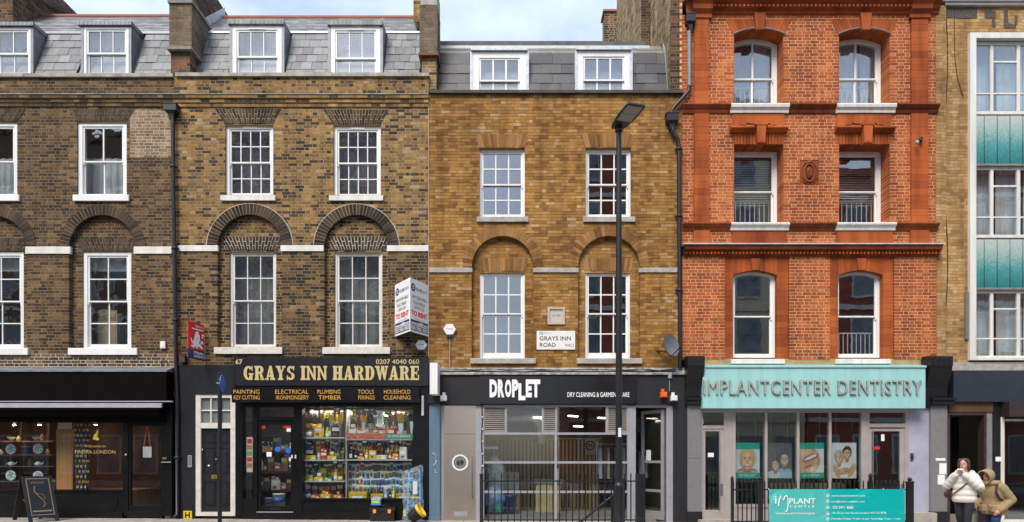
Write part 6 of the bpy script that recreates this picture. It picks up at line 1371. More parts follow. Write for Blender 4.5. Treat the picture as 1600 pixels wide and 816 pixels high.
PRO = {'boxed product': ('goods_box', proto_box(), .17, 'box'), 'square boxed product': ('goods_box', proto_box(.13, .13, .1, 1), .135, 'box'), 'flat boxed product': ('goods_box', proto_box(.2, .085, .12, 2), .205, 'box'), 'tall boxed product': ('goods_box', proto_box(.11, .26, .09, 3), .12, 'box'), 'spray can': ('spray_can', proto_can(), .075, 'can'), 'bottle': ('bottle', proto_bottle(), .09, 'bottle'), 'paint tin': ('paint_tin', proto_tin(), .16, 'tin'), 'blister pack': ('blister_pack', proto_blister(), .105, 'pack'), 'hand saw': ('hand_saw', proto_saw(), .14, 'saw'), 'hanging tool': ('hanging_tool', proto_tool(), .1, 'tool'), 'tool case': ('tool_case', proto_case(), .37, 'case')}
COLS = {'red': (.6, .03, .02), 'yellow': (.75, .5, .02), 'blue': (.04, .12, .42), 'green': (.05, .35, .1), 'lime': (.4, .65, .03), 'orange': (.75, .2, .02), 'black': (.03, .03, .03), 'white': (.7, .7, .68), 'brown': (.2, .1, .04), 'light blue': (.15, .45, .65), 'grey': (.25, .25, .26)}
def good(kind, colour, x, y, z, where, rz=0, sc=1.0):
    nm, me, w, cat = PRO[kind]; o = inst(nm, me, (x, y, z), None, (0, 0, rz), (sc, sc, sc), COLS[colour]); tag(o, '%s %s %s' % (colour, kind, where), cat, '%s %ss %s' % (colour, kind, where)); return o
rg = random.Random(21)
def fill_shelf(px0, px1, pyb, d, hmax, kinds, cols, where, dens=1.0):
    x, xe = X(px0, d) + .05, X(px1, d) - .04; zb = Z(pyb, d)
    while x < xe:
        k = rg.choice(kinds); w = PRO[k][2]; sc = rg.uniform(.85, 1.4)
        if x + w * sc > xe + .02: break
        yy = d + rg.uniform(-.04, .05); good(k, rg.choice(cols), x + w * sc / 2, yy, zb, where, rg.uniform(-.25, .25), sc)
        if 'boxed' in k and rg.random() < .65:                   # smaller pack lying on top
            hh = {'boxed product': .2, 'square boxed product': .13, 'flat boxed product': .085, 'tall boxed product': .26}[k] * sc; k2 = rg.choice(('flat boxed product', 'square boxed product'))
            if hh < .28: good(k2, rg.choice(cols), x + w * sc / 2, yy, zb + hh, where + ', on another', rg.uniform(-.4, .4), sc * rg.uniform(.55, .8))
        x += w * sc * rg.uniform(1.0, 1.1) / dens
def hang_row(px0, px1, py, d, kinds, cols, where, step, sc=1.0):
    x, xe, z = X(px0, d) + .05, X(px1, d) - .03, Z(py, d)
    while x < xe:
        good(rg.choice(kinds), rg.choice(cols), x, d, z + rg.uniform(-.02, .02), where, rg.uniform(-.3, .3), sc * rg.uniform(.95, 1.3)); x += step * rg.uniform(.8, 1.15)
shelf_m = mat('steel_shelf', (.5, .5, .48), .4, .3, var=.05)
sh = [(474, 540.5, 683.5, 'upper left'), (474, 540.5, 718.5, 'middle left'), (474, 540.5, 751.5, 'lower left'), (542, 645, 686, 'upper right'), (542, 645, 718, 'middle right')]
for a, c, py_, l_ in sh:
    b = MB(); b.box(X(a, .25), X(c, .25), .10, .5, Z(py_ + 1.6, .12), Z(py_, .12)); b.box(X(a, .25), X(c, .25), .095, .1, Z(py_ + 2, .1), Z(py_ - .4, .1)); tag(b.build('display_shelf', shelf_m), '%s steel shelf in the hardware shop window' % l_, 'shelf')
b = MB(); b.box(X(540, .1), X(541.6, .1), .1, .5, Z(779, .1), Z(640, .1)); tag(b.build('shelf_upright', shelf_m), 'upright post dividing the hardware window shelves', 'post')
b = MB(); b.box(X(470), X(647), .52, .56, Z(780), Z(688)); b.build('display_back', mat('pegboard', (.12, .09, .07), .8, var=.3, vscale=8), hB); b = MB(); b.box(X(470), X(647), .05, .52, Z(800), Z(779)); b.build('display_floor', mat('display_base', (.3, .27, .22), .7), hB)
allc = list(COLS)
fill_shelf(474, 541, 683.5, .3, .3, ['paint tin', 'boxed product', 'bottle'], ['brown', 'lime', 'grey', 'black', 'yellow'], 'on the upper left shelf of hardware window', .8)
hang_row(500, 541, 650, .26, ['hand saw'], ['yellow', 'yellow', 'orange'], 'hanging high in the left of hardware window', .2)
hang_row(545, 645, 652, .3, ['hanging tool', 'hand saw', 'hanging tool'], ['black', 'grey', 'green', 'yellow', 'brown'], 'hanging high in the right of hardware window', .16, 1.2)
hang_row(474, 541, 690, .3, ['hanging tool', 'blister pack'], ['blue', 'red', 'black', 'yellow', 'green'], 'hanging under the upper left hardware shelf', .11)
fill_shelf(474, 541, 718.5, .28, .3, ['spray can', 'boxed product', 'bottle', 'square boxed product', 'flat boxed product'], ['blue', 'blue', 'red', 'white', 'yellow', 'black', 'green'], 'on the middle left shelf of hardware window', 1.0)
fill_shelf(474, 541, 718.5, .42, .3, ['tall boxed product', 'boxed product'], ['blue', 'red', 'black', 'green'], 'at the back of middle left hardware shelf', 1.0)
fill_shelf(474, 541, 751.5, .28, .3, ['boxed product', 'spray can', 'bottle', 'paint tin', 'square boxed product', 'flat boxed product'], ['lime', 'white', 'green', 'white', 'red', 'yellow', 'black'], 'on the lower left shelf of hardware window', 1.0)
fill_shelf(474, 541, 779, .3, .3, ['tool case', 'boxed product', 'paint tin', 'flat boxed product'], ['blue', 'red', 'orange', 'red', 'yellow'], 'on the bottom left of hardware window', 1.0)
fill_shelf(542, 645, 686, .25, .2, ['boxed product'], ['red', 'red', 'white', 'green'], 'on the upper right shelf of hardware window', 1.0)
hang_row(545, 645, 691, .3, ['blister pack', 'hanging tool'], ['yellow', 'orange', 'yellow', 'red', 'black', 'white'], 'hanging under upper right hardware shelf', .1)
fill_shelf(542, 645, 718, .26, .3, ['spray can', 'boxed product', 'bottle', 'square boxed product', 'flat boxed product'], ['black', 'white', 'white', 'red', 'orange', 'yellow'], 'on the middle right shelf of hardware window', 1.0)
fill_shelf(542, 645, 718, .42, .3, ['tall boxed product'], ['red', 'brown', 'white', 'black', 'orange'], 'at the back of middle right hardware shelf', 1.0)
fill_shelf(474, 541, 683.5, .44, .3, ['tall boxed product', 'paint tin'], ['brown', 'grey', 'orange', 'yellow', 'black'], 'at the back of upper left hardware shelf', 1.0)
fill_shelf(474, 541, 751.5, .43, .3, ['tall boxed product', 'bottle', 'tall boxed product'], ['black', 'lime', 'grey', 'green', 'white', 'yellow'], 'at the back of lower left hardware shelf', 1.0)
fill_shelf(474, 541, 779, .45, .3, ['tall boxed product'], ['blue', 'black', 'blue', 'grey'], 'at the back of bottom left hardware shelf', 1.0)
hang_row(474, 541, 725, .4, ['blister pack', 'hanging tool'], ['black', 'lime', 'grey', 'yellow', 'red'], 'hanging under the middle left hardware shelf', .12)
hang_row(545, 645, 643, .42, ['hanging tool', 'blister pack'], ['brown', 'grey', 'yellow', 'green', 'red'], 'hanging along the top right of hardware window', .13)
hang_row(476, 541, 642, .42, ['hanging tool', 'blister pack'], ['brown', 'grey', 'yellow', 'lime', 'red'], 'hanging along the top left of hardware window', .12)
fill_shelf(542, 645, 686, .42, .2, ['tall boxed product', 'boxed product'], ['brown', 'black', 'green', 'orange', 'grey'], 'at the back of upper right hardware shelf', 1.0)
for j, py_ in enumerate((724, 735, 746, 757)):
    hang_row(543, 645, py_, .34 + .03 * (3 - j) / 3, ['blister pack'], ['red', 'red', 'white', 'blue', 'green', 'yellow', 'light blue', 'orange'][(0 if j < 2 else 2):], 'hanging in %s pegboard row of hardware window' % ('top', 'second', 'third', 'lowest')[j], .092)
fill_shelf(542, 645, 779, .24, .3, ['tool case', 'boxed product', 'bottle', 'spray can', 'flat boxed product', 'square boxed product'], ['red', 'black', 'green', 'yellow', 'light blue', 'white'], 'on the bottom right of hardware window', 1.0)
b = MB(); b.box(X(541, .09), X(601, .09), .085, .093, Z(685.5, .09), Z(677, .09)); b.box(X(602, .09), X(645, .09), .085, .093, Z(685.5, .09), Z(678, .09), 1); tag(b.build('shelf_banner', [mat('banner_red', (.5, .12, .08), .5, var=.6, vscale=30), mat('banner_green', (.1, .3, .18), .5, var=.4, vscale=30)]), 'red and green banner strip along upper right hardware shelf', 'banner')
b = MB(); text_on(b, 'ALL UNDER ONE ROOF', X(606, .08), X(641, .08), Z(683.5, .08), Z(679.5, .08), .083); tag(b.build('banner_lettering', white_print), 'white lettering on green banner strip in hardware window', 'lettering')
b = MB(); b.box(X(589, .06), X(598, .06), .05, .056, Z(667, .05), Z(643, .05)); b.box(X(590.5, .06), X(596.5, .06), .047, .05, Z(662, .05), Z(648, .05), 1); tag(b.build('window_notice', [white_print, cream]), 'white paper notice high in the hardware window glass', 'notice')
for px_, l_ in ((505, 'left'), (560, 'middle'), (615, 'right')):
    t = thing('tube_lamp', 'bright tube lamp at top of hardware window, %s one' % l_, 'lamp', (X(px_, .4), .4, Z(638, .4)), 'tube lamps in hardware window'); b = MB(); b.box(X(px_ - 20, .4), X(px_ + 20, .4), .36, .44, Z(631, .4), Z(629, .4)); b.build('housing', white, t); b = MB(); b.tube([(X(px_ - 19, .4), .4, Z(633, .4)), (X(px_ + 19, .4), .4, Z(633, .4))], .016, 8); b.build('tube', cool_tube, t)
b = MB(); b.box(X(384), X(393.5), .05, .056, Z(738), Z(683)); tg = tag(b.build('poster_strip', cream), 'tall narrow poster of tools in slim hardware window', 'poster'); ROOTLOC[tg.name] = tuple(tg.location)
for i in range(5): q = MB(); q.box(X(385), X(392.5), .047, .05, Z(693 + i * 9.5), Z(686 + i * 9.5)); q.build('picture', [red_sign, mat('print_mix', (.4, .2, .08), .5, var=.6, vscale=40), mat('print_green', (.2, .35, .1), .5, var=.5, vscale=40)][i % 3], tg)
for px_, l_, c_ in ((436, 'white paint tub standing behind the hardware shop door', white), (420, 'small white tub left of the large one behind hardware door', white_old)):
    t = thing('paint_tub', l_, 'tub', (X(px_, .4), .4, Z(791, .4))); r_ = .15 if px_ > 430 else .1; b = MB(); b.lathe([(r_ * .85, 0), (r_, r_ * 1.9), (r_ * 1.05, r_ * 1.9), (r_ * 1.05, r_ * 2.05), (r_ * .95, r_ * 2.08)], (X(px_, .4), .4, Z(791, .4)), 18); b.build('bucket', c_, t); b = MB(); b.lathe([(r_ * .945, r_ * .7), (r_ * .985, r_ * 1.4)], (X(px_, .4), .4, Z(791, .4)), 18); b.build('label_band', blue_print, t)

for i, px_ in enumerate((-14, 36, 79)):
    b = MB(); b.box(X(px_, 1.2) - .03, X(px_, 1.2) + .03, 1.1, 1.5, Z(766, 1.2), Z(648, 1.2)); b.box(X(px_, 1.2) - .05, X(px_, 1.2) + .05, 1.08, 1.5, Z(650, 1.2), Z(647, 1.2)); tag(b.build('cabinet_upright', wood_dark), '%s dark cabinet upright behind the plates in left shop' % ('left', 'middle', 'right')[i], 'post')
rg2 = random.Random(4)
for i in range(10):
    px_ = -8 + i * 9.2; d_ = .95; z_ = Z((688.5, 710.5, 728.5, 752)[i % 4], .55); c = (X(px_, d_), d_, z_ - .0)
    b = MB(); h_ = rg2.uniform(.12, .2); b.lathe([(.03, 0), (.05, h_ * .3), (.045, h_ * .6), (.02, h_ * .8), (.03, h_)], c, 12); tag(b.build('vase', (gold_dim, china, mat('amber_glaze', (.4, .16, .04), .3))[i % 3]), '%s small vase from left, deep in left shop display' % ('first', 'second', 'third', 'fourth', 'fifth', 'sixth', 'seventh', 'eighth', 'ninth', 'tenth')[i], 'vase', 'vases deep in the left shop')
for py_ in (688.5, 710.5, 728.5, 752):
    b = MB(); b.box(X(-20, .95), X(86, .95), .86, 1.06, Z(py_, .55) - .02, Z(py_, .55) - .001); b.box(X(-20, .95), X(86, .95), .85, .86, Z(py_, .55) - .03, Z(py_, .55)); tag(b.build('cabinet_shelf', wood), '%s wooden cabinet shelf behind the plates in left shop' % {688.5: 'top', 710.5: 'second', 728.5: 'third', 752: 'lowest'}[py_], 'shelf')

for py_, l_ in ((706, 'top'), (736, 'middle'), (766, 'lowest')):
    b = MB(); b.box(X(396, 1.25), X(468, 1.25), 1.1, 1.5, Z(py_ + 2, 1.2), Z(py_, 1.2)); b.box(X(396, 1.25), X(468, 1.25), 1.095, 1.1, Z(py_ + 3, 1.2), Z(py_ - .5, 1.2)); tag(b.build('stock_shelf', wood_dark), '%s stock shelf seen through the hardware shop door' % l_, 'shelf')
    fill_shelf(397, 467, py_, 1.2, .3, ['boxed product', 'bottle', 'spray can', 'square boxed product', 'tall boxed product'], ['red', 'brown', 'black', 'white', 'orange', 'blue', 'grey'], 'on the %s shelf behind hardware shop door' % l_, 1.0)
b = MB(); b.box(X(394, 1.5), X(470, 1.5), 1.5, 1.54, gz(-5) + .17, Z(640, 1.5)); b.build('stock_back', mat('stock_back', (.04, .03, .025), .8, var=.3), hB)

# ================================================================ dry cleaner interior
t = thing('slatted_screen', 'pale wooden slatted screen behind the dry cleaner window', 'screen', (X(855, 2.3), 2.3, gz(1) + .14))
b = MB(); b.box(X(775, 2.3), X(938, 2.3), 2.34, 2.4, gz(1) + .14, Z(687, 2.3)); b.build('backing', mat('screen_back', (.16, .09, .035), .7), t)
x = X(776, 2.3)
while x < X(936, 2.3) - .05: q = MB(); q.box(x, x + .062, 2.28, 2.34, gz(1) + .15, Z(688, 2.3)); q.build('slat', wood_pale, t); x += .105
q = MB(); q.box(X(775, 2.3), X(938, 2.3), 2.27, 2.4, Z(687, 2.3), Z(684.5, 2.3)); q.build('top_rail', wood_pale, t)
s = thing('round_logo_sign', 'grey panel with round emblem on the slatted screen', 'sign', (X(922, 2.2), 2.2, Z(712, 2.2))); b = MB(); b.box(X(914, 2.2), X(931, 2.2), 2.24, 2.27, Z(711, 2.2), Z(686, 2.2)); b.build('panel', mat('pale_panel', (.45, .38, .28), .6), s); b = MB(); ring(b, X(922.5, 2.2), Z(696, 2.2), .1, .13, 2.23, 2.24, 20, 0, 360, gap=0); text_on(b, '36', X(918.5, 2.2), X(926.5, 2.2), Z(699, 2.2), Z(693, 2.2), 2.235, bold=.03); b.build('emblem', black, s)
t = thing('service_counter', 'pale timber counter behind the dry cleaner railings', 'counter', (X(857, 1.2), 1.2, gz(1) + .14))
x0, x1 = X(837, 1.0), X(876, 1.0); b = MB(); n = 9
for i in range(n): a = x0 + (x1 - x0) * i / n; b.box(a + .004, a + (x1 - x0) / n - .004, 1.0, 1.6, gz(1) + .14, Z(755, 1.0))
b.build('front_boards', mat('ply_front', (.6, .45, .22), .5, var=.12, vscale=3), t); b = MB(); b.box(x0 - .06, x1 + .06, .95, 1.7, Z(755, 1.0), Z(750, 1.0)); b.build('counter_top', mat('counter_green', (.2, .24, .2), .4), t)
b = MB(); b.box(X(866, 1.1), X(873, 1.1), 1.1, 1.13, Z(750, 1.1), Z(732, 1.1)); b.box(X(866.5, 1.1), X(872.5, 1.1), 1.095, 1.1, Z(748.5, 1.1), Z(733, 1.1)); b.box(X(868, 1.1), X(871, 1.1), 1.05, 1.25, Z(750.3, 1.1), Z(749.5, 1.1)); tag(b.build('till_screen', white_print), 'small white till screen on the dry cleaner counter', 'screen')
def garment(x, y, z, m, label, w=.2, h=.75):
    t_ = thing('hanging_garment', label, 'garment', (x, y, z - h), 'garments on the dry cleaner rail')
    def fn(u, v):
        a = u * 6.283; ww = w * (.35 + .65 * min(1, (1 - v) * 5)) * (1 + .12 * math.sin(a * 5 + x * 9)); return (x + .05 * math.cos(a) * (1.3 - .3 * v), y + ww * math.sin(a), z - h * (1 - v))
    b_ = MB(); b_.sheet(fn, 20, 8); b_.build('cloth', m, t_); b_ = MB(); b_.tube([(x, y, z - .02), (x, y, z + .05), (x + .02, y, z + .08), (x, y, z + .1)], .005, 5); b_.build('hanger_hook', steel_bright, t_)
gm_ = [mat('cloth_%d' % i, c, .9, var=.2) for i, c in enumerate(((.45, .46, .48), (.12, .13, .16), (.55, .52, .45), (.05, .06, .1), (.3, .35, .45), (.25, .2, .16)))]
words = ('first', 'second', 'third', 'fourth', 'fifth', 'sixth', 'seventh', 'eighth')
for i in range(8): garment(X(938 + i * 6, 1.4), 1.4, Z(700, 1.4), gm_[i % 6], '%s hanging garment from left on the dry cleaner rail' % words[i], h=.8)
b = MB(); b.tube([(X(930, 1.4), 1.4, Z(700, 1.4) + .1), (X(990, 1.4), 1.4, Z(700, 1.4) + .1)], .018, 8); b.tube([(X(988, 1.4), 1.4, Z(700, 1.4) + .1), (X(988, 1.4), 1.4, gz(3) + .14)], .018, 8); b.tube([(X(932, 1.4), 1.4, Z(700, 1.4) + .1), (X(932, 1.4), 1.4, gz(3) + .14)], .018, 8); tag(b.build('clothes_rail', steel_bright), 'steel clothes rail inside the dry cleaner', 'rail')
for i in range(3): garment(X(1003 + i * 4, 1.0), .9 + i * .08, Z(713, 1.0), gm_[(4, 0, 3)[i]], ('pale blue shirt hanging in the open dry cleaner doorway', 'grey shirt hanging in the open dry cleaner doorway', 'dark garment hanging in the open dry cleaner doorway')[i], h=.55)
b = MB(); b.tube([(X(998, 1.0), .98, Z(713, 1.0) + .1), (X(1020, 1.0), .98, Z(713, 1.0) + .1)], .015, 8); b.tube([(X(999, 1.0), .98, gz(3) + .14), (X(999, 1.0), .98, Z(713, 1.0) + .1)], .015, 8); tag(b.build('clothes_rail', blue_paint), 'blue clothes rail in the open dry cleaner doorway', 'rail')
t = thing('bagged_garment', 'clear plastic covered garment hanging left in dry cleaner window', 'garment', (X(772, .6), .6, Z(765, .6)))
def fn(u, v): a = u * 6.283; w = .27 * (.25 + .75 * min(1, (1 - v) * 3)) * (1 + .08 * math.sin(a * 7)); return (X(772, .6) + w * math.cos(a), .6 + w * .4 * math.sin(a), Z(770, .6) + (Z(712, .6) - Z(770, .6)) * v)
b = MB(); b.sheet(fn, 28, 10); b.build('cover', mat('plastic_film', (.3, .32, .3), .25, var=.3, vscale=10), t); b = MB(); b.box(X(757, .6), X(778, .6), .5, .52, Z(702, .6), Z(698, .6)); b.tube([(X(772, .6), .6, Z(712, .6)), (X(772, .6), .55, Z(700, .6))], .01, 5); b.build('hanger', white_print, t)
def crumple(name, c, r, m, label, cat, seed):
    r_ = random.Random(seed); b = MB(); b.blob(c, r, 16, 12, 0, .16, r_); o = b.build(name, m); return tag(o, label, cat)
crumple('laundry_bag', (X(771, .5), .5, gz(0) + .14 + .36), (.3, .22, .36), mat('blue_laundry', (.2, .3, .5), .5, var=.5, vscale=9), 'crumpled blue laundry bag low in dry cleaner window', 'bag', 3)
b = MB(); b.lathe([(.12, 0), (.16, .42), (.17, .42), (.17, .45), (.15, .45)], (X(797, .5), .5, gz(0) + .14), 16); tag(b.build('blue_bin', mat('blue_plastic', (.03, .1, .3), .4)), 'dark blue bin beside laundry bag in dry cleaner window', 'bin')
crumple('green_bag', (X(779, .35), .35, gz(0) + .14 + .14), (.13, .1, .14), mat('green_bag', (.03, .3, .27), .5, var=.3), 'small green bag in front of the blue laundry bag', 'bag', 5)
t = thing('stacked_cartons', 'pale cartons stacked behind the dry cleaner railings', 'carton', (X(800, 1.6), 1.6, gz(0) + .14))
b = MB(); b.box(X(786, 1.6), X(812, 1.6), 1.5, 2.0, gz(0) + .14, Z(772, 1.6)); b.box(X(785, 1.6), X(813, 1.6), 1.49, 2.01, Z(772, 1.6), Z(769, 1.6)); b.build('lower_carton', wood_pale, t); b = MB(); b.box(X(787, 1.6), X(811, 1.6), 1.52, 1.98, Z(768.8, 1.6), Z(738, 1.6)); b.build('upper_carton', cream, t)
duct = MB(); duct.tube([(X(770, 1.5), 1.5, Z(652, 1.5)), (X(826, 1.5), 1.5, Z(652, 1.5)), (X(838, 1.5), 1.5, Z(654, 1.5)), (X(844, 1.5), 1.55, Z(664, 1.5)), (X(846, 1.5), 1.7, Z(690, 1.5))], .17, 14)
for i in range(9): duct.lathe([(.18, -.01), (.18, .01)], (X(772 + i * 6.5, 1.5), 1.5, Z(652, 1.5)), 14, axis='x')
tag(duct.build('air_duct', mat('duct', (.45, .45, .45), .35, .8, var=.15)), 'silver air duct under the dry cleaner ceiling', 'duct')
for px_, py_, d_, l_ in ((818, 648, 2.2, 'far left'), (842, 652, 1.2, 'near left'), (896, 650, 1.1, 'near middle'), (904, 666, 2.4, 'far middle'), (942, 653, 1.6, 'right')):
    x, z = X(px_, d_), Z(py_, d_); t = thing('ceiling_lamp', '%s tube lamp glowing under dry cleaner ceiling' % l_, 'lamp', (x, d_, z - .03), 'tube lamps in the dry cleaner'); dx, dy = .13, .35
    b = MB(); b.tube([(x - dx, d_ - dy * 0, z), (x + dx, d_ + .2, z)], .017, 8); b.build('tube', emit_mat('shop_tube_' + l_.replace(' ', '_'), (1, .88, .74), 6), t); b = MB(); b.tube([(x, d_ + .1, z + .02), (x, d_ + .1, Z(612) - .12)], .01, 5); b.build('rod', black_iron, t)
b = MB(); b.box(X(994, .8), X(1013, .8), .78, .86, Z(675, .8), Z(654, .8)); b.box(X(997, .8), X(1010, .8), .774, .78, Z(672, .8), Z(657, .8)); b.tube([(X(1003, .8), .85, Z(654, .8)), (X(1003, .8), .95, Z(612) - .12)], .014, 6); tag(b.build('wall_screen', black), 'black screen hung in the open dry cleaner doorway', 'screen')

# ================================================================ railings
def railing(label, px0, px1, d, py_top, rails, gap, finial, groundx, name='railing', skip=()):
    x0, x1 = X(px0, d), X(px1, d); zt = Z(py_top, d); g0 = gz(groundx); t = thing(name, label, 'railing', ((x0 + x1) / 2, d, g0))
    for i, (zz, h) in enumerate(rails): b = MB(); b.box(x0, x1, d - .012, d + .012, g0 + zz, g0 + zz + h); b.build('rail', black_iron, t)
    me = {}
    n = int(round((x1 - x0) / gap)); H = zt - g0
    b = MB(); b.box(-.011, .011, -.011, .011, 0, H - .06) if finial != 'flat' else b.box(-.012, .012, -.012, .012, 0, H)
    if finial == 'spear': b.lathe([(.008, H - .06), (.02, H - .045), (.012, H - .03), (.018, H - .02), (.002, H + .03)], (0, 0, 0), 6)
    me = b.mesh('baluster', black_iron)
    for i in range(n + 1): inst('baluster', me, (x0 + (x1 - x0) * i / n, d + .001, g0), t)
    b = MB(); b.box(x0, x1, d - .06, d + .06, g0 - .02, g0 + .1); b.build('plinth', stone, t); return t
def post(t, px, d, pyt, r, ball, groundx):
    x, z, g0 = X(px, d), Z(pyt, d), gz(groundx); b = MB(); b.box(x - r, x + r, d - r, d + r, g0, z); b.box(x - r * 1.25, x + r * 1.25, d - r * 1.25, d + r * 1.25, z, z + .02)
    if ball: b.blob((x, d, z + .02 + r * .8), (r * .8, r * .8, r * .8), 10, 7)
    return b.build('post', black_iron, t)
rl = railing('black iron railing in front of the dry cleaner window', 753, 1006, -1.3, 740, ((.14, .03), (1.0, .03)), .145, 'flat', 1.2); post(rl, 752.5, -1.3, 742, .04, False, 0)
rl2 = thing('railing', 'short dark railing returning to wall beside dry cleaner door', 'railing', (X(1008, -1.3), -.7, gz(3))); xr_ = X(1008, -1.3); g0 = gz(3)
for zz in (.14, 1.0): b = MB(); b.box(xr_ - .012, xr_ + .012, -1.3, -.12, g0 + zz, g0 + zz + .03); b.build('rail', black_iron, rl2)
b = MB(); b.box(-.012, .012, -.012, .012, 0, 1.17); me = b.mesh('baluster', black_iron)
for i in range(9): inst('baluster', me, (xr_ + .001, -1.25 + i * .135, g0), rl2)
b = MB(); b.tube([(X(904, -1.1), -1.1, Z(818, -1.1)), (X(956, -1.1), -1.1, Z(776, -1.1)), (X(962, -1.1), -1.1, Z(772, -1.1))], .03, 8); b.tube([(X(958, -1.1), -1.1, Z(776, -1.1)), (X(958, -1.1), -1.1, gz(2))], .025, 8); b.tube([(X(906, -1.1), -1.1, Z(816, -1.1)), (X(906, -1.1), -1.1, gz(2) - .02)], .025, 8); tag(b.build('stair_handrail', black_iron), 'sloping black handrail behind the dry cleaner railing', 'handrail')
rl = railing('black spear topped railing in front of the dentist window', 1146, 1426, -1.0, 752, ((.12, .03), (.84, .03)), .1, 'spear', 7.5)
post(rl, 1144, -1.0, 748, .025, True, 5); post(rl, 1188, -1.0, 752, .045, True, 6); post(rl, 1421.5, -1.0, 754, .06, True, 9); post(rl, 1360, -1.0, 744, .03, True, 8)

# ---- dentist banner, creased vinyl tied to the railing
bx0, bx1, bz1, bz0 = X(1202, -1.06), X(1414, -1.06), Z(764.5, -1.06), Z(828, -1.06)
_rf = random.Random(14); FOLDS = [(_rf.uniform(0, 1), _rf.uniform(.1, 1), math.radians(_rf.choice((-1, 1)) * _rf.uniform(15, 75)), _rf.uniform(.018, .06), _rf.uniform(-.014, .016), _rf.uniform(.12, .4)) for _ in range(34)]
def crease(x, z):
    u, v = (x - bx0), (z - bz0); a = -.012 * abs(math.sin(u / (bx1 - bx0) * 5 * math.pi)) * (v / (bz1 - bz0))
    for fu, fv, an, wd, am, ln in FOLDS:                       # short creases scattered over the sheet
        du, dv = u - fu * (bx1 - bx0), v - fv * (bz1 - bz0); p, q = du * math.cos(an) + dv * math.sin(an), -du * math.sin(an) + dv * math.cos(an)
        a += am * math.exp(-(q / wd) ** 2) * math.exp(-(p / ln) ** 2)
    return -1.055 + a + .016 * math.exp(-((u / (bx1 - bx0) - .44) / .012) ** 2)
s = thing('vinyl_banner', 'creased teal banner of the dental clinic tied to railing', 'banner', ((bx0 + bx1) / 2, -1.05, bz0))
def _vinyl(name, c):
    w = NT(name); w.b.inputs['Base Color'].default_value = c + (1,); w.b.inputs['Roughness'].default_value = .28; return w.m
b = MB(); b.sheet(lambda u, v: (bx0 + (bx1 - bx0) * u * .44, crease(bx0 + (bx1 - bx0) * u * .44, bz0 + (bz1 - bz0) * v), bz0 + (bz1 - bz0) * v), 60, 30, thick=(0, .003, 0)); b.build('light_panel', _vinyl('vinyl_light', (.07, .44, .42)), s)
b = MB(); b.sheet(lambda u, v: (bx0 + (bx1 - bx0) * (.44 + u * .56), crease(bx0 + (bx1 - bx0) * (.44 + u * .56), bz0 + (bz1 - bz0) * v), bz0 + (bz1 - bz0) * v), 80, 30, thick=(0, .003, 0)); b.build('deep_panel', _vinyl('vinyl_deep', (.0, .38, .37)), s)
b = MB(); dB = -1.06
def bt(body, a, c, lo, hi, bold=0.0): text_on(b, body, X(a, dB), X(c, dB), Z(hi, dB), Z(lo, dB), 0, bold=bold, place=lambda x, z: (x, crease(x, z) - .006, z))
bt('PLANT', 1233, 1274, 778.5, 787, .01); bt('C E N T E R', 1234, 1273, 789.5, 793.5); bt('i', 1210.5, 1213, 775, 787, .01); bt('Dentistry and Oral Surgery', 1212, 1273, 800, 805); bt('www.implantcenter.com', 1299, 1351, 773, 777); bt('info@implantcenter.com', 1299, 1351, 782, 786); bt('020 3411 9660', 1301, 1333, 790.5, 795); bt('71 Grays Inn Road London WC1X 8TR', 1301, 1385, 800, 804); bt('Monday-Friday: 9 am - 6 pm  Saturday: 9 am - 1 pm', 1299, 1407, 809, 813)
for z_ in (774.5, 783.5, 793, 802, 811):
    x, z = X(1293.5, dB), Z(z_, dB)
    for i in range(14):
        p, q = R(i * 360 / 14), R((i + 1) * 360 / 14); v = [(x + r_ * math.cos(a), z + r_ * math.sin(a)) for r_, a in ((.028, p), (.04, p), (.04, q), (.028, q))]; b.add([(u, crease(u, w_) - .006, w_) for u, w_ in v], [(0, 1, 2, 3)])
    b.add([(u, crease(u, w_) - .006, w_) for u, w_ in ((x - .012, z - .012), (x + .012, z - .012), (x + .012, z + .012), (x - .012, z + .012))], [(0, 1, 2, 3)])
pts = [(1216, 791), (1217, 781), (1219.5, 775), (1222, 779), (1223.5, 783), (1226, 776), (1228.5, 774), (1230.5, 780), (1231, 790), (1230, 797), (1227.5, 800)]
pw = [(X(a, dB), crease(X(a, dB), Z(c, dB)) - .012, Z(c, dB)) for a, c in pts]; b.tube(pw, .013, 5); b.build('print', white_print, s)
b = MB()
for u in (.0, .2, .44, .65, .85, 1.0): x = bx0 + (bx1 - bx0) * u; b.tube([(x, crease(x, bz1), bz1 - .02), (x, -1.0, bz1 + .01)], .006, 5)
b.build('ties', white_print, s)

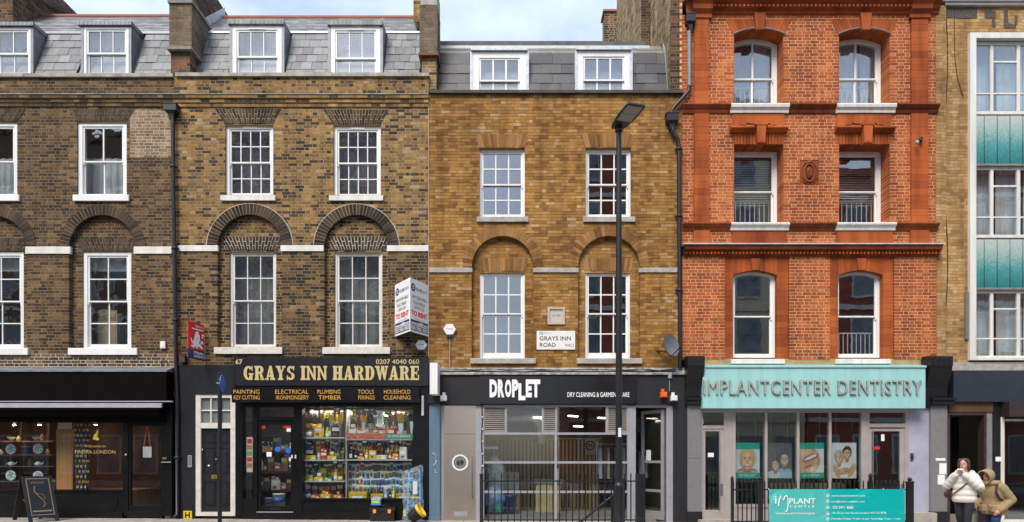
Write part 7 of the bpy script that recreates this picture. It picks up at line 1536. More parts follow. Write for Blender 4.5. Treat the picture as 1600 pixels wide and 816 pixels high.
# ---- posters in the dentist window: flat photographic prints, drawn as soft-edged tones in the paper's material
def print_mat(name, bgtop, bgbot, layers):
    """layers = (cx, cy, rx, ry, tilt, softness, colour) in poster coordinates 0..1, y up"""
    w = NT(name); tcn = w.n('ShaderNodeTexCoord'); sp = w.n('ShaderNodeSeparateXYZ'); w.l(tcn.outputs['Generated'], sp.inputs[0]); U, V = sp.outputs[0], sp.outputs[2]
    c = w.mix(V, bgbot, bgtop)
    for cx, cy, rx, ry, tl, sf, col in layers:
        du, dv = w.math('SUBTRACT', U, cx), w.math('MULTIPLY', w.math('SUBTRACT', V, cy), 1.43); ct, st = math.cos(R(tl)), math.sin(R(tl))
        p = w.math('DIVIDE', w.math('ADD', w.math('MULTIPLY', du, ct), w.math('MULTIPLY', dv, st)), rx); q = w.math('DIVIDE', w.math('SUBTRACT', w.math('MULTIPLY', dv, ct), w.math('MULTIPLY', du, st)), ry)
        r2 = w.math('ADD', w.math('MULTIPLY', p, p), w.math('MULTIPLY', q, q)); mr = w.n('ShaderNodeMapRange'); mr.interpolation_type = 'SMOOTHSTEP'; w.l(r2, mr.inputs[0]); mr.inputs[1].default_value = 1 + sf; mr.inputs[2].default_value = max(0, 1 - sf); mr.inputs[3].default_value = 0; mr.inputs[4].default_value = 1
        c = w.mix(mr.outputs[0], c, col)
    w.l(c, w.b.inputs['Base Color']); w.b.inputs['Roughness'].default_value = .35; return w.m
SK, SKL, SKD, HB, DK, WH, LP = (.55, .34, .2), (.68, .46, .31), (.36, .19, .1), (.55, .38, .13), (.05, .035, .03), (.72, .7, .66), (.45, .14, .12)
def face_layers(cx, cy, s, skin, light, shade, hair, tilt=0, bald=False):
    L_ = [(cx, cy + (.05 if not bald else .02) * s, 1.18 * .3 * s, 1.15 * .42 * s, tilt, .25, hair)] if not bald else []
    L_ += [(cx, cy - .3 * s, .15 * s, .25 * s, 0, .3, shade), (cx, cy - .02 * s, .27 * s, .39 * s, tilt, .12, shade), (cx + .01 * s, cy - .015 * s, .245 * s, .37 * s, tilt, .3, skin), (cx - .03 * s, cy + .15 * s, .17 * s, .12 * s, 0, .8, light), (cx - .12 * s, cy - .07 * s, .07 * s, .08 * s, 0, .9, light), (cx + .13 * s, cy - .07 * s, .07 * s, .08 * s, 0, .9, light)]
    if not bald: L_ += [(cx - .1 * s, cy + .24 * s, .2 * s, .1 * s, 25, .4, hair), (cx + .13 * s, cy + .23 * s, .17 * s, .1 * s, -35, .4, hair)]
    for a in (-1, 1): L_ += [(cx + a * .105 * s, cy + .055 * s, .06 * s, .03 * s, 0, .6, shade), (cx + a * .105 * s, cy + .05 * s, .034 * s, .016 * s, 0, .4, DK), (cx + a * .11 * s, cy + .105 * s, .065 * s, .014 * s, -a * 8, .5, SKD)]
    L_ += [(cx, cy - .05 * s, .045 * s, .03 * s, 0, .8, shade), (cx, cy - .0 * s, .018 * s, .07 * s, 0, .9, light), (cx, cy - .155 * s, .125 * s, .058 * s, 0, .25, LP), (cx, cy - .148 * s, .1 * s, .034 * s, 0, .2, WH), (cx, cy - .24 * s, .08 * s, .03 * s, 0, .9, light)]
    return L_
def poster(px0, label, m, bands):
    t = thing('poster', label, 'poster', (X(px0 + 19, .12), .12, Z(747.5, .12))); b = MB(); b.box(X(px0, .12), X(px0 + 38.5, .12), .12, .128, Z(747.5, .12), Z(692, .12)); b.build('sheet', m, t)
    for p0, p1 in bands: b = MB(); b.box(X(px0, .12), X(px0 + 38.5, .12), .1175, .12, Z(p1, .12), Z(p0, .12)); b.build('green_band', mat('poster_green', (.0, .33, .24), .4, var=.06), t)
    w_ = MB()
    for a in (px0 + 6, px0 + 32): w_.tube([(X(a, .12), .124, Z(692, .12)), (X(a, .12), .124, Z(640, .12))], .003, 4)
    w_.build('hanging_wire', steel_bright, t)
m1 = print_mat('print_blond', (.5, .62, .72), (.62, .7, .74), [(.5, .2, .42, .14, 0, .3, SKD), (.5, .18, .4, .09, 0, .4, SK)] + face_layers(.5, .52, .98, SK, SKL, SKD, HB))
m2 = print_mat('print_couple', (.08, .09, .09), (.12, .13, .13), [(.66, .1, .42, .26, 0, .2, (.3, .42, .55)), (.25, .1, .28, .16, 0, .2, (.5, .55, .56))] + face_layers(.7, .52, .62, (.42, .3, .2), (.56, .43, .32), (.25, .16, .1), DK, -6, True) + face_layers(.33, .38, .55, (.45, .33, .23), (.6, .47, .36), (.26, .17, .11), (.12, .08, .06), 10))
m3 = print_mat('print_mouth', (.62, .66, .68), (.66, .68, .68), [(.22, .5, .62, .62, 20, .12, SKD), (.2, .52, .6, .62, 20, .3, SK), (.15, .75, .3, .2, 0, .9, SKL), (.45, .25, .22, .12, 30, .9, SKL), (.44, .56, .34, .15, 24, .12, LP), (.46, .57, .27, .085, 24, .1, DK), (.46, .585, .26, .06, 24, .12, WH), (.42, .47, .26, .045, 24, .5, (.6, .24, .2)), (.4, .34, .2, .06, 20, .9, SKD)])
m4 = print_mat('print_embrace', (.66, .68, .68), (.6, .64, .68), [(.5, .12, .52, .42, 0, .15, WH), (.2, .2, .12, .3, 20, .4, SK), (.82, .22, .12, .3, -25, .4, SK)] + face_layers(.62, .7, .55, (.45, .27, .17), SKL, SKD, DK, -8) + face_layers(.3, .58, .58, SK, SKL, SKD, (.4, .36, .3), 6) + [(.5, .2, .27, .13, 8, .3, SKD), (.5, .2, .24, .1, 8, .5, SK), (.42, .24, .09, .03, 30, .6, SKL), (.6, .2, .1, .03, -20, .6, SKD)])
poster(1148.5, 'poster of smiling blond face with green bands, first in dentist window', m1, ((692, 702), (738.5, 747.5))); poster(1198.8, 'dark poster of two smiling faces, second in dentist window', m2, ()); poster(1248.8, 'poster of a laughing mouth close up, third in dentist window', m3, ((692, 701.5), (738.5, 747.5))); poster(1299.5, 'poster of embracing couple, fourth in dentist window', m4, ())
for p_, nm in ((1149, 'first'), (1249, 'third')):
    b = MB(); text_on(b, '020 7242 6657', X(p_ + 6, .1), X(p_ + 32, .1), Z(744.5, .1), Z(741.5, .1), .1065); tag(b.build('poster_lettering', white_print), 'white phone number on the %s dentist poster' % nm, 'lettering')
for i, px_ in enumerate((1212, 1234, 1259, 1283, 1308)):
    x = X(px_, .9); z0 = gz(7.5) + .22; t = thing('waiting_chair', '%s pale yellow chair from left behind the dentist posters' % words[i], 'chair', (x, .9, z0), 'waiting room chairs'); cm = mat('chair_yellow', (.55, .52, .28), .6, var=.1)
    b = MB(); b.prism([(x - .17, Z(790, .9)), (x + .17, Z(790, .9)), (x + .18, Z(758, .9)), (x + .14, Z(754.5, .9)), (x - .14, Z(754.5, .9)), (x - .18, Z(758, .9))], .88, .94); b.build('backrest', cm, t); b = MB(); b.box(x - .18, x + .18, .94, 1.36, z0 + .4, z0 + .46); b.build('seat', cm, t)
    for a, c in ((-.16, .92), (.16, .92), (-.16, 1.33), (.16, 1.33)): b = MB(); b.tube([(x + a, c, z0), (x + a, c, z0 + (.4 if c > 1 else .55))], .014, 6); b.build('leg', steel_bright, t)
b = MB(); b.box(X(1150), X(1345), .35, 4.5, gz(7.5) + .14, gz(7.5) + .215); b.build('shop_floor', mat('dark_floor', (.08, .07, .07), .5), hD)

# ================================================================ street furniture
t = thing('street_lamp', 'tall black street lamp column with flat grey lantern', 'street lamp', (X(967, -3), -3, gz(2.1)))
x = X(967, -3); g0 = gz(2.1); zt = Z(201, -3)
b = MB(); b.tube([(x, -3, g0 + 1.0), (x, -3, zt * .5), (x, -3, zt)], [.066, .062, .05], 14); b.build('column', black_iron, t)
b = MB(); b.lathe([(.12, 0), (.12, .02), (.11, .04), (.11, .96), (.115, 1.0), (.075, 1.08)], (x, -3, g0), 16); b.build('base', black_iron, t)
b = MB(); b.box(x - .03, x + .03, -3.112, -3.108, Z(683, -3), Z(669, -3)); b.build('number_plate', white_print, t)
hv = Vector((.22, -.72, .06)).normalized(); hs = Vector((.95, .29, 0)).normalized(); hu = hs.cross(hv).normalized(); hp = Vector((x, -3, zt + .04)) - hv * .1
if hu.z < 0: hu = -hu
def hq(a, l, u): return hp + hs * a + hv * l + hu * u
b = MB(); prof = [(.0, .12, .02), (.12, .16, .07), (.45, .2, .07), (.78, .2, .05), (.86, .18, .03)]; vs_ = []
for l_, w_, h_ in prof: vs_ += [hq(-w_, l_, 0), hq(w_, l_, 0), hq(w_ * .85, l_, h_), hq(-w_ * .85, l_, h_)]
fs = [(3, 2, 1, 0), tuple(range(len(vs_) - 4, len(vs_)))]
for i in range(len(prof) - 1):
    for k in range(4): fs.append((i * 4 + k, i * 4 + (k + 1) % 4, i * 4 + 4 + (k + 1) % 4, i * 4 + 4 + k))
b.add(vs_, fs); b.build('lantern', mat('lantern_grey', (.045, .045, .05), .4), t)
for l0, l1 in ((.3, .545), (.555, .8)):
    b = MB(); b.add([hq(-.155, l0, -.004), hq(.155, l0, -.004), hq(.155, l1, -.004), hq(-.155, l1, -.004)], [(0, 1, 2, 3)]); b.build('lens', mat('lens', (.35, .37, .34), .3, var=.1, vscale=30), t)
b = MB(); b.lathe([(.058, -.08), (.075, -.06), (.075, .03), (.05, .05)], (x, -3, zt), 12); b.build('collar', black_iron, t)
t = thing('sign_post', 'black post with round blue sign seen edge on, before the hardware door', 'sign post', (X(343.5, -3), -3, gz(-5.7)))
x = X(343.5, -3); b = MB(); b.tube([(x, -3, gz(-5.7) - .02), (x, -3, Z(584, -3))], .04, 12); b.lathe([(.042, 0), (.044, .01), (.03, .02)], (x, -3, Z(584, -3)), 12); b.build('post', black_iron, t)
b = MB(); c = Vector((X(347.6, -3.05), -3.06, Z(600, -3))); ax = Vector((.99, .12, 0)).normalized(); u_ = Vector((-ax.y, ax.x, 0)); n = 24
r1 = [c + u_ * .16 * math.cos(2 * math.pi * k / n) + Vector((0, 0, .175 * math.sin(2 * math.pi * k / n))) for k in range(n)]; b.add([p + ax * .006 for p in r1] + [p - ax * .006 for p in r1], [tuple(range(n)), tuple(range(2 * n - 1, n - 1, -1))] + [(k, k + n, (k + 1) % n + n, (k + 1) % n) for k in range(n)]); b.build('sign_disc', blue_print, t)
b = MB(); b.tube([(x - .06, -3.02, Z(599, -3)), tuple(c)], .012, 6); b.build('clamp', alu, t)
s = thing('hydrant_sign', 'small yellow square hydrant sign with black H at wall foot', 'sign', (X(292.5, -.1), -.1, gz(-7.6)))
b = MB(); b.box(X(286.5, -.1), X(299.5, -.1), -.1, -.075, Z(811.5, -.1), Z(798.5, -.1)); b.build('plate', mat('hydrant_yellow', (.75, .52, .0), .4), s); b = MB(); text_on(b, 'H', X(289, -.1), X(297, -.1), Z(810, -.1), Z(800, -.1), -.103, bold=.04); b.build('letter', black, s)
# A-board
t = thing('pavement_sign', 'black folding A-board with gold edged panel, before left shop', 'sign board', (X(58, -.7), -.7, gz(-11.3)))
def aq(u, w, z): return Vector((X(57, -.7), -.72, gz(-11.3))) + Vector((.8, -.6, 0)) * u + Vector((.6, .8, 0)) * w + Vector((0, 0, z))
Ht = 1.02
for sgn, nm in ((1, 'front_board'), (-1, 'rear_board')):
    spread = .47; b = MB()
    def bp(a, h, o, sgn=sgn, spread=spread): return aq(sgn * (.02 + spread * (1 - h)) + o * sgn, a, Ht * h)
    def bq(mb, a0, a1, h0, h1, o0, o1, mi=0):
        v = [bp(a0, h0, o1), bp(a1, h0, o1), bp(a1, h1, o1), bp(a0, h1, o1), bp(a0, h0, o0), bp(a1, h0, o0), bp(a1, h1, o0), bp(a0, h1, o0)]
        mb.add(v, [(0, 1, 2, 3), (5, 4, 7, 6), (3, 2, 6, 7), (4, 5, 1, 0), (4, 0, 3, 7), (1, 5, 6, 2)], mi)
    bq(b, -.3, .3, .1, 1, 0, .025); bq(b, -.3, -.22, 0, .1, 0, .025); bq(b, .22, .3, 0, .1, 0, .025); o = b.build(nm, black, t)
    if sgn > 0:
        q = MB(); e = .012
        for a0, a1, h0, h1 in ((-.23, .23, .94, .955), (-.23, .23, .15, .165), (-.23, -.215, .165, .94), (.215, .23, .165, .94)): bq(q, a0, a1, h0, h1, .025, .03)
        mp_ = lambda x_, z_: tuple(bp(x_, z_, .028))
        text_on(q, 'FINDRA', -.13, .13, .84, .88, 0, place=mp_); bq(q, -.19, .19, .225, .255, .025, .029)
        pts = [bp(-.08, .78, .03), bp(-.1, .68, .03), bp(-.04, .58, .03), bp(.05, .48, .03), bp(.08, .38, .03), bp(.02, .32, .03)]; q.tube(pts, .008, 5); q.tube([bp(-.05, .62, .03), bp(.06, .6, .03), bp(.1, .5, .03)], .006, 5); q.build('gold_print', mat('dull_gold', (.3, .19, .09), .5), o)
b = MB(); b.tube([aq(-.25 + .5 * i / 8, -.2, Ht * .5 - .05 * math.sin(math.pi * i / 8)) for i in range(9)], .008, 5); b.build('chain', brass, t)
# goods outside the hardware shop
t = thing('tool_box', 'black plastic tool box on pavement below the hardware window', 'toolbox', (X(596, -.3), -.3, gz(-3.2)))
x0, x1, g0 = X(576.5, -.4), X(617, -.4), gz(-3.2); b = MB(); b.box(x0 + .02, x1 - .02, -.4, -.14, g0 + .005, g0 + .24); b.build('tray', black, t); b = MB(); b.box(x0, x1, -.42, -.12, g0 + .245, g0 + .33); b.tube([(x0 + .15, -.27, g0 + .33), (x0 + .17, -.27, g0 + .37), (x1 - .17, -.27, g0 + .37), (x1 - .15, -.27, g0 + .33)], .014, 6); b.build('lid', black, t)
for a in (x0 + .1, x1 - .16): b = MB(); b.box(a, a + .07, -.435, -.42, g0 + .2, g0 + .29); b.build('latch', mat('orange_latch', (.8, .3, .01), .4), t)
b = MB(); x = X(587.5, -.3); z = g0 + .378; b.box(x - .11, x + .11, -.33, -.2, z, z + .14); b.box(x - .08, x + .08, -.334, -.33, z + .05, z + .11, 1); b.box(x - .112, x + .112, -.332, -.198, z + .14, z + .15, 2); tag(b.build('blue_pack', [mat('pack_blue', (.05, .25, .55), .4), mat('pack_lime', (.5, .6, .05), .4), white_print]), 'blue packaged goods lying on the black tool box', 'pack')
t = thing('wrapped_trolley', 'blue framed trolley wrapped in clear plastic beside the hardware window', 'trolley', (X(644, -.3), -.3, gz(-2.4)))
bl = mat('sky_blue_plastic', (.04, .33, .62), .4); g0 = gz(-2.4); b = MB(); xa, xb = X(632, -.3), X(658, -.3)
b.tube([(xa + .06, -.3, g0 + .02), (xa + .1, -.25, Z(738, -.3)), (xb - .04, -.25, Z(735, -.3)), (xb - .02, -.3, g0 + .3)], .022, 7); b.tube([(xa + .08, -.28, Z(751, -.3)), (xb - .03, -.28, Z(751, -.3))], .016, 6); b.tube([(xa + .22, -.28, Z(751, -.3)), (xa + .2, -.3, g0 + .1)], .016, 6); b.tube([(xa + .06, -.3, Z(792, -.3)), (xb - .1, -.3, Z(790, -.3))], .016, 6); b.build('frame', bl, t)
b = MB(); b.box(X(645, -.33), X(652, -.33), -.33, -.32, Z(772, -.33), Z(752, -.33)); b.build('instruction_sheet', white_print, t); b = MB(); b.box(X(640, -.36), X(655, -.36), -.36, -.35, Z(778, -.36), Z(776.5, -.36)); b.box(X(630, -.36), X(634.5, -.36), -.36, -.35, Z(807, -.36), Z(797, -.36)); b.build('yellow_label', mat('label_yellow', (.8, .65, .02), .4), t)
fw_ = NT('clear_film'); fw_.t.nodes.remove(fw_.b); tr = fw_.n('ShaderNodeBsdfTransparent'); tr.inputs[0].default_value = (.9, .94, .97, 1); gl = fw_.n('ShaderNodeBsdfPrincipled'); gl.inputs['Base Color'].default_value = (.6, .68, .75, 1); gl.inputs['Roughness'].default_value = .2; msn = fw_.n('ShaderNodeMixShader'); fw_.l(fw_.ramp(fw_.noise(14, 5), [(.4, (.06,) * 3), (.75, (.45,) * 3)]), msn.inputs[0]); fw_.l(tr.outputs[0], msn.inputs[1]); fw_.l(gl.outputs[0], msn.inputs[2]); fw_.l(msn.outputs[0], fw_.out.inputs[0])
def film(u, v):
    a = u * 6.283; w = .235 + .02 * math.sin(a * 3 + v * 7) + .012 * math.sin(a * 8 - v * 15); c = X(643.5, -.3) + .03 * math.sin(v * 3); top = Z(733 - 6 * math.cos(a), -.3)
    return (c + w * math.cos(a), -.3 + .13 * math.sin(a) * (1 + .2 * math.sin(v * 9)), g0 + .02 + (top - g0) * v)
b = MB(); b.sheet(film, 48, 24); b.build('plastic_wrap', fw_.m, t)
t = thing('bucket', 'black bucket with yellow rim tipped over beside slate blue pillar', 'bucket', (X(654, -.5), -.55, gz(-2.2)))
c = Vector((X(641, -.6), -.55, g0 + .10)); ax = Vector((.72, -.1, .55)).normalized(); u_ = ax.cross(Vector((0, 1, 0))).normalized(); v_ = ax.cross(u_)
def buck(mb, prof, mi=0, n=22):
    vs_ = [c + ax * h + u_ * r_ * math.cos(2 * math.pi * k / n) + v_ * r_ * math.sin(2 * math.pi * k / n) for r_, h in prof for k in range(n)]
    mb.add(vs_, [(i * n + k, i * n + (k + 1) % n, (i + 1) * n + (k + 1) % n, (i + 1) * n + k) for i in range(len(prof) - 1) for k in range(n)], mi, True); return vs_
b = MB(); v0 = buck(b, [(.125, 0), (.14, .12), (.16, .28)]); b.add(v0[:22], [tuple(range(22))]); b.build('body', black, t)
b = MB(); buck(b, [(.162, .26), (.175, .29), (.172, .33), (.15, .33), (.14, .2), (.05, .18)]); b.build('rim', mat('bucket_yellow', (.85, .5, .01), .35), t)

# ================================================================ people
def frame3(base, fwd):
    f = Vector((fwd[0], fwd[1], 0)).normalized(); r_ = Vector((-f.y, f.x, 0))       # r_ = the figure's left
    return lambda a, f_, z: Vector(base) + r_ * a + f * f_ + Vector((0, 0, z))
def remeshed(name, mb, m, parent, voxel=.012, smooth=4):
    me = mb.mesh(name, m); o = bpy.data.objects.new(name, me); C.objects.link(o); rm = o.modifiers.new('r', 'REMESH'); rm.mode = 'VOXEL'; rm.voxel_size = voxel; sm = o.modifiers.new('s', 'SMOOTH'); sm.iterations = smooth; sm.factor = .5
    me2 = bpy.data.meshes.new_from_object(o.evaluated_get(bpy.context.evaluated_depsgraph_get())); bpy.data.objects.remove(o)
    me2.materials.clear(); me2.materials.append(m); me2.polygons.foreach_set('use_smooth', [True] * len(me2.polygons)); o = bpy.data.objects.new(name, me2); C.objects.link(o); put(o, parent); return o
def limb(mb, pts, rs, quilt=0, per=.1, n=14):
    """tapered limb along a bent path; quilt adds padded rolls every `per` metres"""
    P0 = [Vector(p) for p in pts]; out, rr = [], []; acc = 0
    for i in range(len(P0) - 1):
        l = (P0[i + 1] - P0[i]).length; k = max(2, int(l / .02))
        for j in range(k + (1 if i == len(P0) - 2 else 0)):
            t_ = j / k; out.append(P0[i].lerp(P0[i + 1], t_)); rr.append((rs[i] + (rs[i + 1] - rs[i]) * t_) * (1 + quilt * (abs(math.sin((acc + l * t_) * math.pi / per)) - .5)))
        acc += l
    mb.tube(out, rr, n); mb.blob(tuple(out[0]), (rr[0],) * 3, 12, 8); mb.blob(tuple(out[-1]), (rr[-1],) * 3, 12, 8)
def torso(mb, Q, rings, quilt=0, per=.11, n=22):
    zs = []; z = rings[0][0]
    while z <= rings[-1][0] + 1e-6: zs.append(z); z += .015
    vs_ = []
    for z in zs:
        for i in range(len(rings) - 1):
            if rings[i][0] <= z <= rings[i + 1][0] + 1e-6: break
        a, b_ = rings[i], rings[i + 1]; t_ = (z - a[0]) / (b_[0] - a[0]); rx, ry, fo = (a[k] + (b_[k] - a[k]) * t_ for k in (1, 2, 3)); m_ = 1 + quilt * (abs(math.sin(z * math.pi / per)) - .5)
        for k in range(n): q = 2 * math.pi * k / n; vs_.append(Q(rx * m_ * math.cos(q), fo + ry * m_ * math.sin(q), z))
    fs = [(i * n + k, i * n + (k + 1) % n, (i + 1) * n + (k + 1) % n, (i + 1) * n + k) for i in range(len(zs) - 1) for k in range(n)] + [tuple(range(n))[::-1], tuple(range(len(vs_) - n, len(vs_)))]
    mb.add(vs_, fs)
def hand(mb, Q0, d, up, side, curl=1.0, s=1.0):
    """palm and five bent fingers; Q0 wrist, d pointing along the hand, up = back of the hand, side = thumb side"""
    d, up, side = d.normalized(), up.normalized(), side.normalized(); mb.tube([Q0, Q0 + d * .04 * s, Q0 + d * .085 * s], [.024 * s, .032 * s, .03 * s], 10); 
    for i, ln in enumerate((.068, .078, .073, .058)):
        b0 = Q0 + d * .08 * s + side * (.028 - .019 * i) * s; k1 = b0 + d * ln * .45 * s - up * .012 * curl * s; k2 = k1 + d * ln * .25 * s - up * .03 * curl * s; mb.tube([Q0 + d * .05 * s + side * (.022 - .015 * i) * s, b0, k1, k2], [.011 * s, .0105 * s, .0095 * s, .008 * s], 8)
    mb.tube([Q0 + d * .02 * s + side * .02 * s, Q0 + d * .05 * s + side * .048 * s - up * .01 * s, Q0 + d * .085 * s + side * .05 * s - up * .025 * s], [.014 * s, .0115 * s, .009 * s], 8)
skin = mat('skin', (.52, .3, .22), .5, var=.08, vscale=20)
def head(mb, H, Q, s=1.0):
    mb.blob(tuple(H(0, -.01, .02)), (.078 * s, .078 * s, .095 * s), 16, 12); mb.blob(tuple(H(0, .02, -.045)), (.058 * s, .06 * s, .066 * s), 14, 10)
    mb.tube([H(0, .082, .03), H(0, .104, -.012), H(0, .09, -.022)], [.009, .014, .009], 8)
    for a in (-1, 1): mb.blob(tuple(H(a * .08, -.01, .0)), (.015, .022, .032), 8, 6)
def face_bits(H, t):
    for a in (-1, 1): b_ = MB(); b_.blob(tuple(H(a * .03, .073, .022)), (.012, .01, .008), 8, 6); b_.build('eye', grey_print, t)
    b_ = MB(); b_.blob(tuple(H(0, .082, -.048)), (.024, .012, .008), 8, 6); b_.build('mouth', mat('lip', (.42, .13, .12), .5), t)

# person in the white puffer jacket
bx, by = X(1507, -3.1), -3.1; t = thing('person', 'person in white puffer jacket and black trousers, hands raised to mouth', 'person', (bx, by, gz(bx) + .004))
Q = frame3((bx, by, gz(bx) + .004), (-.8, -.6)); H = lambda a, f_, z: Q(a, f_ + .03, z + 1.455)
b = MB(); head(b, H, Q); limb(b, [Q(0, 0, 1.26), Q(0, .02, 1.4)], [.055, .05]); torso(b, Q, [(.82, .15, .11, 0), (.95, .13, .1, 0), (1.2, .16, .1, 0), (1.3, .1, .07, 0)])
for s_ in (1, -1):
    limb(b, [Q(.09 * s_, 0, .86), Q(.09 * s_, .05 * s_ + .04, .46), Q(.09 * s_, .14 * s_ - .03, .07)], [.075, .05, .035]); b.tube([Q(.09 * s_, .14 * s_ - .08, .035), Q(.09 * s_, .14 * s_ + .1, .03)], [.035, .03], 10)
    limb(b, [Q(.17 * s_, 0, 1.24), Q(.28 * s_, .06, 1.02), Q(.07 * s_, .2, 1.27)], [.045, .038, .028]); hand(b, Q(.07 * s_, .2, 1.27), Vector(Q(.025 * s_, .17, 1.36)) - Vector(Q(.07 * s_, .2, 1.27)), Q(0, 1, 0) - Q(0, 0, 0), (Q(-s_, 0, .3) - Q(0, 0, 0)), 1.3, .95)
remeshed('body', b, skin, t, .0075, 2); face_bits(H, t)
pj = mat('white_puffer', (.70, .66, .60), .6, var=.08, vscale=14, bump=.2, bscale=25)
b = MB(); torso(b, Q, [(.72, .2, .15, 0), (.8, .21, .16, 0), (1.0, .2, .15, 0), (1.18, .195, .135, 0), (1.29, .12, .095, 0)], .1, .12)
for s_ in (1, -1): limb(b, [Q(.16 * s_, 0, 1.225), Q(.29 * s_, .06, 1.02), Q(.085 * s_, .19, 1.25)], [.085, .08, .055], .12, .1)
b.tube([Q(.13 * math.cos(R(a)), -.03 + .11 * math.sin(R(a)), 1.30 + .03 * math.sin(R(a))) for a in range(-200, 21, 20)], .045, 10)
remeshed('jacket', b, pj, t, .01, 1)
tz = mat('black_trousers', (.016, .016, .022), .8, var=.2); b = MB(); torso(b, Q, [(.78, .165, .13, 0), (.9, .16, .125, 0)])
for s_ in (1, -1): limb(b, [Q(.09 * s_, 0, .84), Q(.09 * s_, .05 * s_ + .04, .46), Q(.09 * s_, .14 * s_ - .03, .1)], [.1, .072, .055])
remeshed('trousers', b, tz, t, .014, 2)
b = MB()
for s_ in (1, -1): b.tube([Q(.09 * s_, .14 * s_ - .1, .05), Q(.09 * s_, .14 * s_ + .02, .055), Q(.09 * s_, .14 * s_ + .14, .035)], [.045, .05, .033], 10)
b.build('shoes', black, t)
hr = mat('brown_hair', (.09, .04, .025), .5, var=.4, vscale=60); b = MB(); b.blob(tuple(H(0, -.035, .045)), (.092, .092, .085), 16, 12); b.blob(tuple(H(0, -.075, -.02)), (.082, .06, .11), 14, 10)
for s_ in (1, -1): limb(b, [H(.06 * s_, .03, .09), H(.086 * s_, .01, .03), H(.085 * s_, -.01, -.07), H(.08 * s_, -.02, -.12)], [.03, .026, .024, .012])
remeshed('hair', b, hr, t, .009, 3)
b = MB(); b.tube([Q(.05, .2, 1.355), Q(-.05, .2, 1.355)], .02, 8); b.blob(tuple(Q(0, .2, 1.36)), (.035, .03, .02), 8, 6); tag(b.build('wrapped_snack', white_print), 'small white snack held at mouth by person in white jacket', 'food')
b = MB(); b.tube([Q(.2, -.02, 1.22), Q(.05, .17, 1.05), Q(-.16, .17, .86)], .012, 6); b.build('bag_strap', wood_dark, t)
b = MB(); c = Q(-.25, .02, .86); b.blob(tuple(c), (.11, .09, .085), 12, 8); b.box(c.x - .09, c.x + .09, c.y - .085, c.y - .06, c.z + .01, c.z + .06); tag(b.build('shoulder_bag', mat('burgundy_leather', (.07, .02, .02), .4)), 'dark red shoulder bag at hip of person in white jacket', 'bag')
# person in the tan hooded parka
bx, by = X(1552, -2.95), -2.95; t = thing('person', 'person in tan hooded parka and blue jeans, leaning, hand by pocket', 'person', (bx, by, gz(bx) + .004))
Q = frame3((bx, by, gz(bx) + .004), (-.93, -.36)); H = lambda a, f_, z: Q(a, f_ * .93 + .17 + z * .3, z * .93 - f_ * .35 + 1.235)
b = MB(); head(b, H, Q); limb(b, [Q(0, .06, 1.04), Q(0, .12, 1.16)], [.055, .05]); torso(b, Q, [(.62, .15, .12, -.03), (.8, .14, .11, .0), (1.0, .17, .11, .05), (1.1, .11, .08, .08)])
for s_ in (1, -1):
    limb(b, [Q(.09 * s_, -.03, .68), Q(.1 * s_, .06 * s_ + .03, .37), Q(.1 * s_, .15 * s_ - .06, .07)], [.08, .055, .036]); b.tube([Q(.1 * s_, .15 * s_ - .1, .035), Q(.1 * s_, .15 * s_ + .1, .03)], [.035, .03], 10)
ah = [(1, [(.19, .05, 1.02), (.29, -.1, .78), (.2, .1, .57)]), (-1, [(-.19, .05, 1.02), (-.27, .06, .8), (-.2, .2, .66)])]
for s_, p in ah:
    pts = [Q(*v) for v in p]; limb(b, pts, [.045, .038, .028]); hand(b, pts[2], pts[2] - pts[1], Q(s_, 0, .2) - Q(0, 0, 0), Q(0, .6, .6) - Q(0, 0, 0), .7)
remeshed('body', b, skin, t, .0075, 2); face_bits(H, t)
tan = mat('tan_parka', (.34, .245, .13), .75, var=.12, vscale=16, bump=.25, bscale=25)
b = MB(); torso(b, Q, [(.48, .235, .19, -.04), (.6, .235, .19, -.03), (.74, .215, .165, -.01), (.95, .235, .165, .03), (1.09, .15, .12, .07)], .035, .16)
for s_, p in ah: limb(b, [Q(*v) for v in p], [.092, .08, .055], .06, .12)
for s_ in (1, -1): b.box(*[v for pr_ in zip((Q(.1 * s_, .13, .6) - Vector((.07, .06, .06))), (Q(.1 * s_, .13, .6) + Vector((.07, .06, .06)))) for v in pr_])
remeshed('parka', b, tan, t, .011, 1)
b = MB(); n = 18; vs_ = []
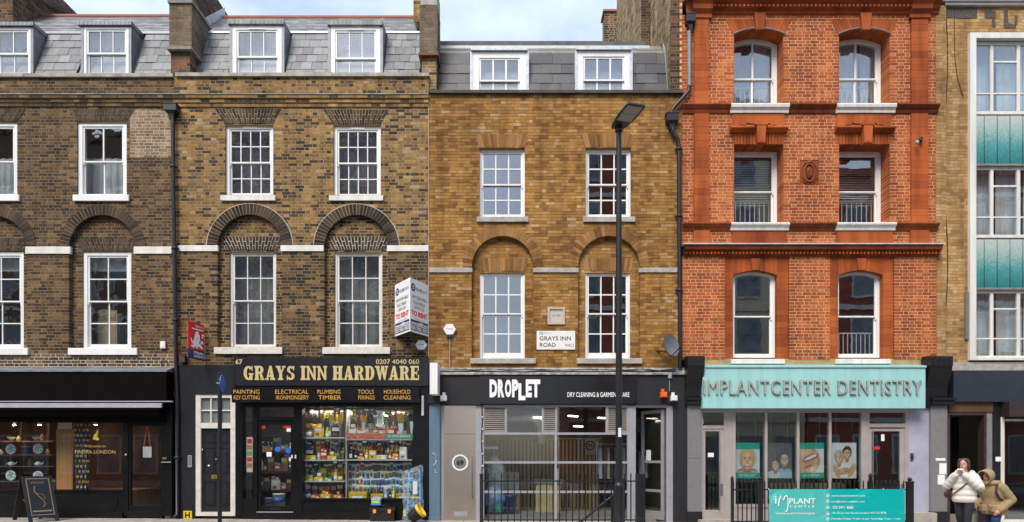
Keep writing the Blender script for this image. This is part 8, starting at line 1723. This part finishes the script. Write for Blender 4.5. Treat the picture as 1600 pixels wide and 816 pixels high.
for i in range(9):                                                # hood: a shell open at the face
    f_ = .10 - i * .028; r_ = .128 * math.sqrt(max(.02, 1 - ((i - 2.2) / 6.9) ** 2))
    for k in range(n): q = 2 * math.pi * k / n; vs_.append(H(r_ * math.cos(q), f_, .005 + r_ * 1.12 * math.sin(q)))
fs = [(i * n + k, i * n + (k + 1) % n, (i + 1) * n + (k + 1) % n, (i + 1) * n + k) for i in range(8) for k in range(n)] + [tuple(range(8 * n, 9 * n))]
b.add(vs_, fs, 0, True); b.tube([vs_[k % n] for k in range(n + 1)], .016, 8); b.tube([Q(.14 * math.cos(R(a)), .07 + .12 * math.sin(R(a)), 1.10) for a in range(0, 361, 20)], .05, 10); b.build('hood', tan, t)
jn = mat('blue_jeans', (.018, .04, .11), .85, var=.2, vscale=20); b = MB(); torso(b, Q, [(.56, .17, .14, -.03), (.74, .16, .13, -.02)])
for s_ in (1, -1): limb(b, [Q(.09 * s_, -.03, .66), Q(.1 * s_, .06 * s_ + .03, .37), Q(.1 * s_, .15 * s_ - .06, .1)], [.105, .078, .062])
remeshed('jeans', b, jn, t, .014, 2)
b = MB()
for s_ in (1, -1): b.tube([Q(.1 * s_, .15 * s_ - .12, .05), Q(.1 * s_, .15 * s_ + .02, .055), Q(.1 * s_, .15 * s_ + .15, .035)], [.045, .05, .033], 10)
b.build('shoes', black, t)
t = thing('backpack', 'dark purple backpack on the person in tan parka', 'backpack', tuple(Q(0, -.28, .62))); bp_ = mat('dark_purple_nylon', (.03, .014, .022), .6, var=.2)
b = MB(); torso(b, lambda a, f_, z: Q(a, f_, z), [(.6, .12, .06, -.26), (.66, .15, .1, -.25), (.9, .14, .09, -.2), (1.0, .09, .05, -.14)]); remeshed('pack', b, bp_, t, .014, 3)
for s_ in (1, -1): b = MB(); b.tube([Q(.13 * s_, -.13, 1.03), Q(.15 * s_, .02, 1.12), Q(.165 * s_, .16, 1.04), Q(.19 * s_, .2, .92), Q(.2 * s_, .12, .8), Q(.2 * s_, -.1, .72)], .02, 6); b.build('strap', bp_, t)
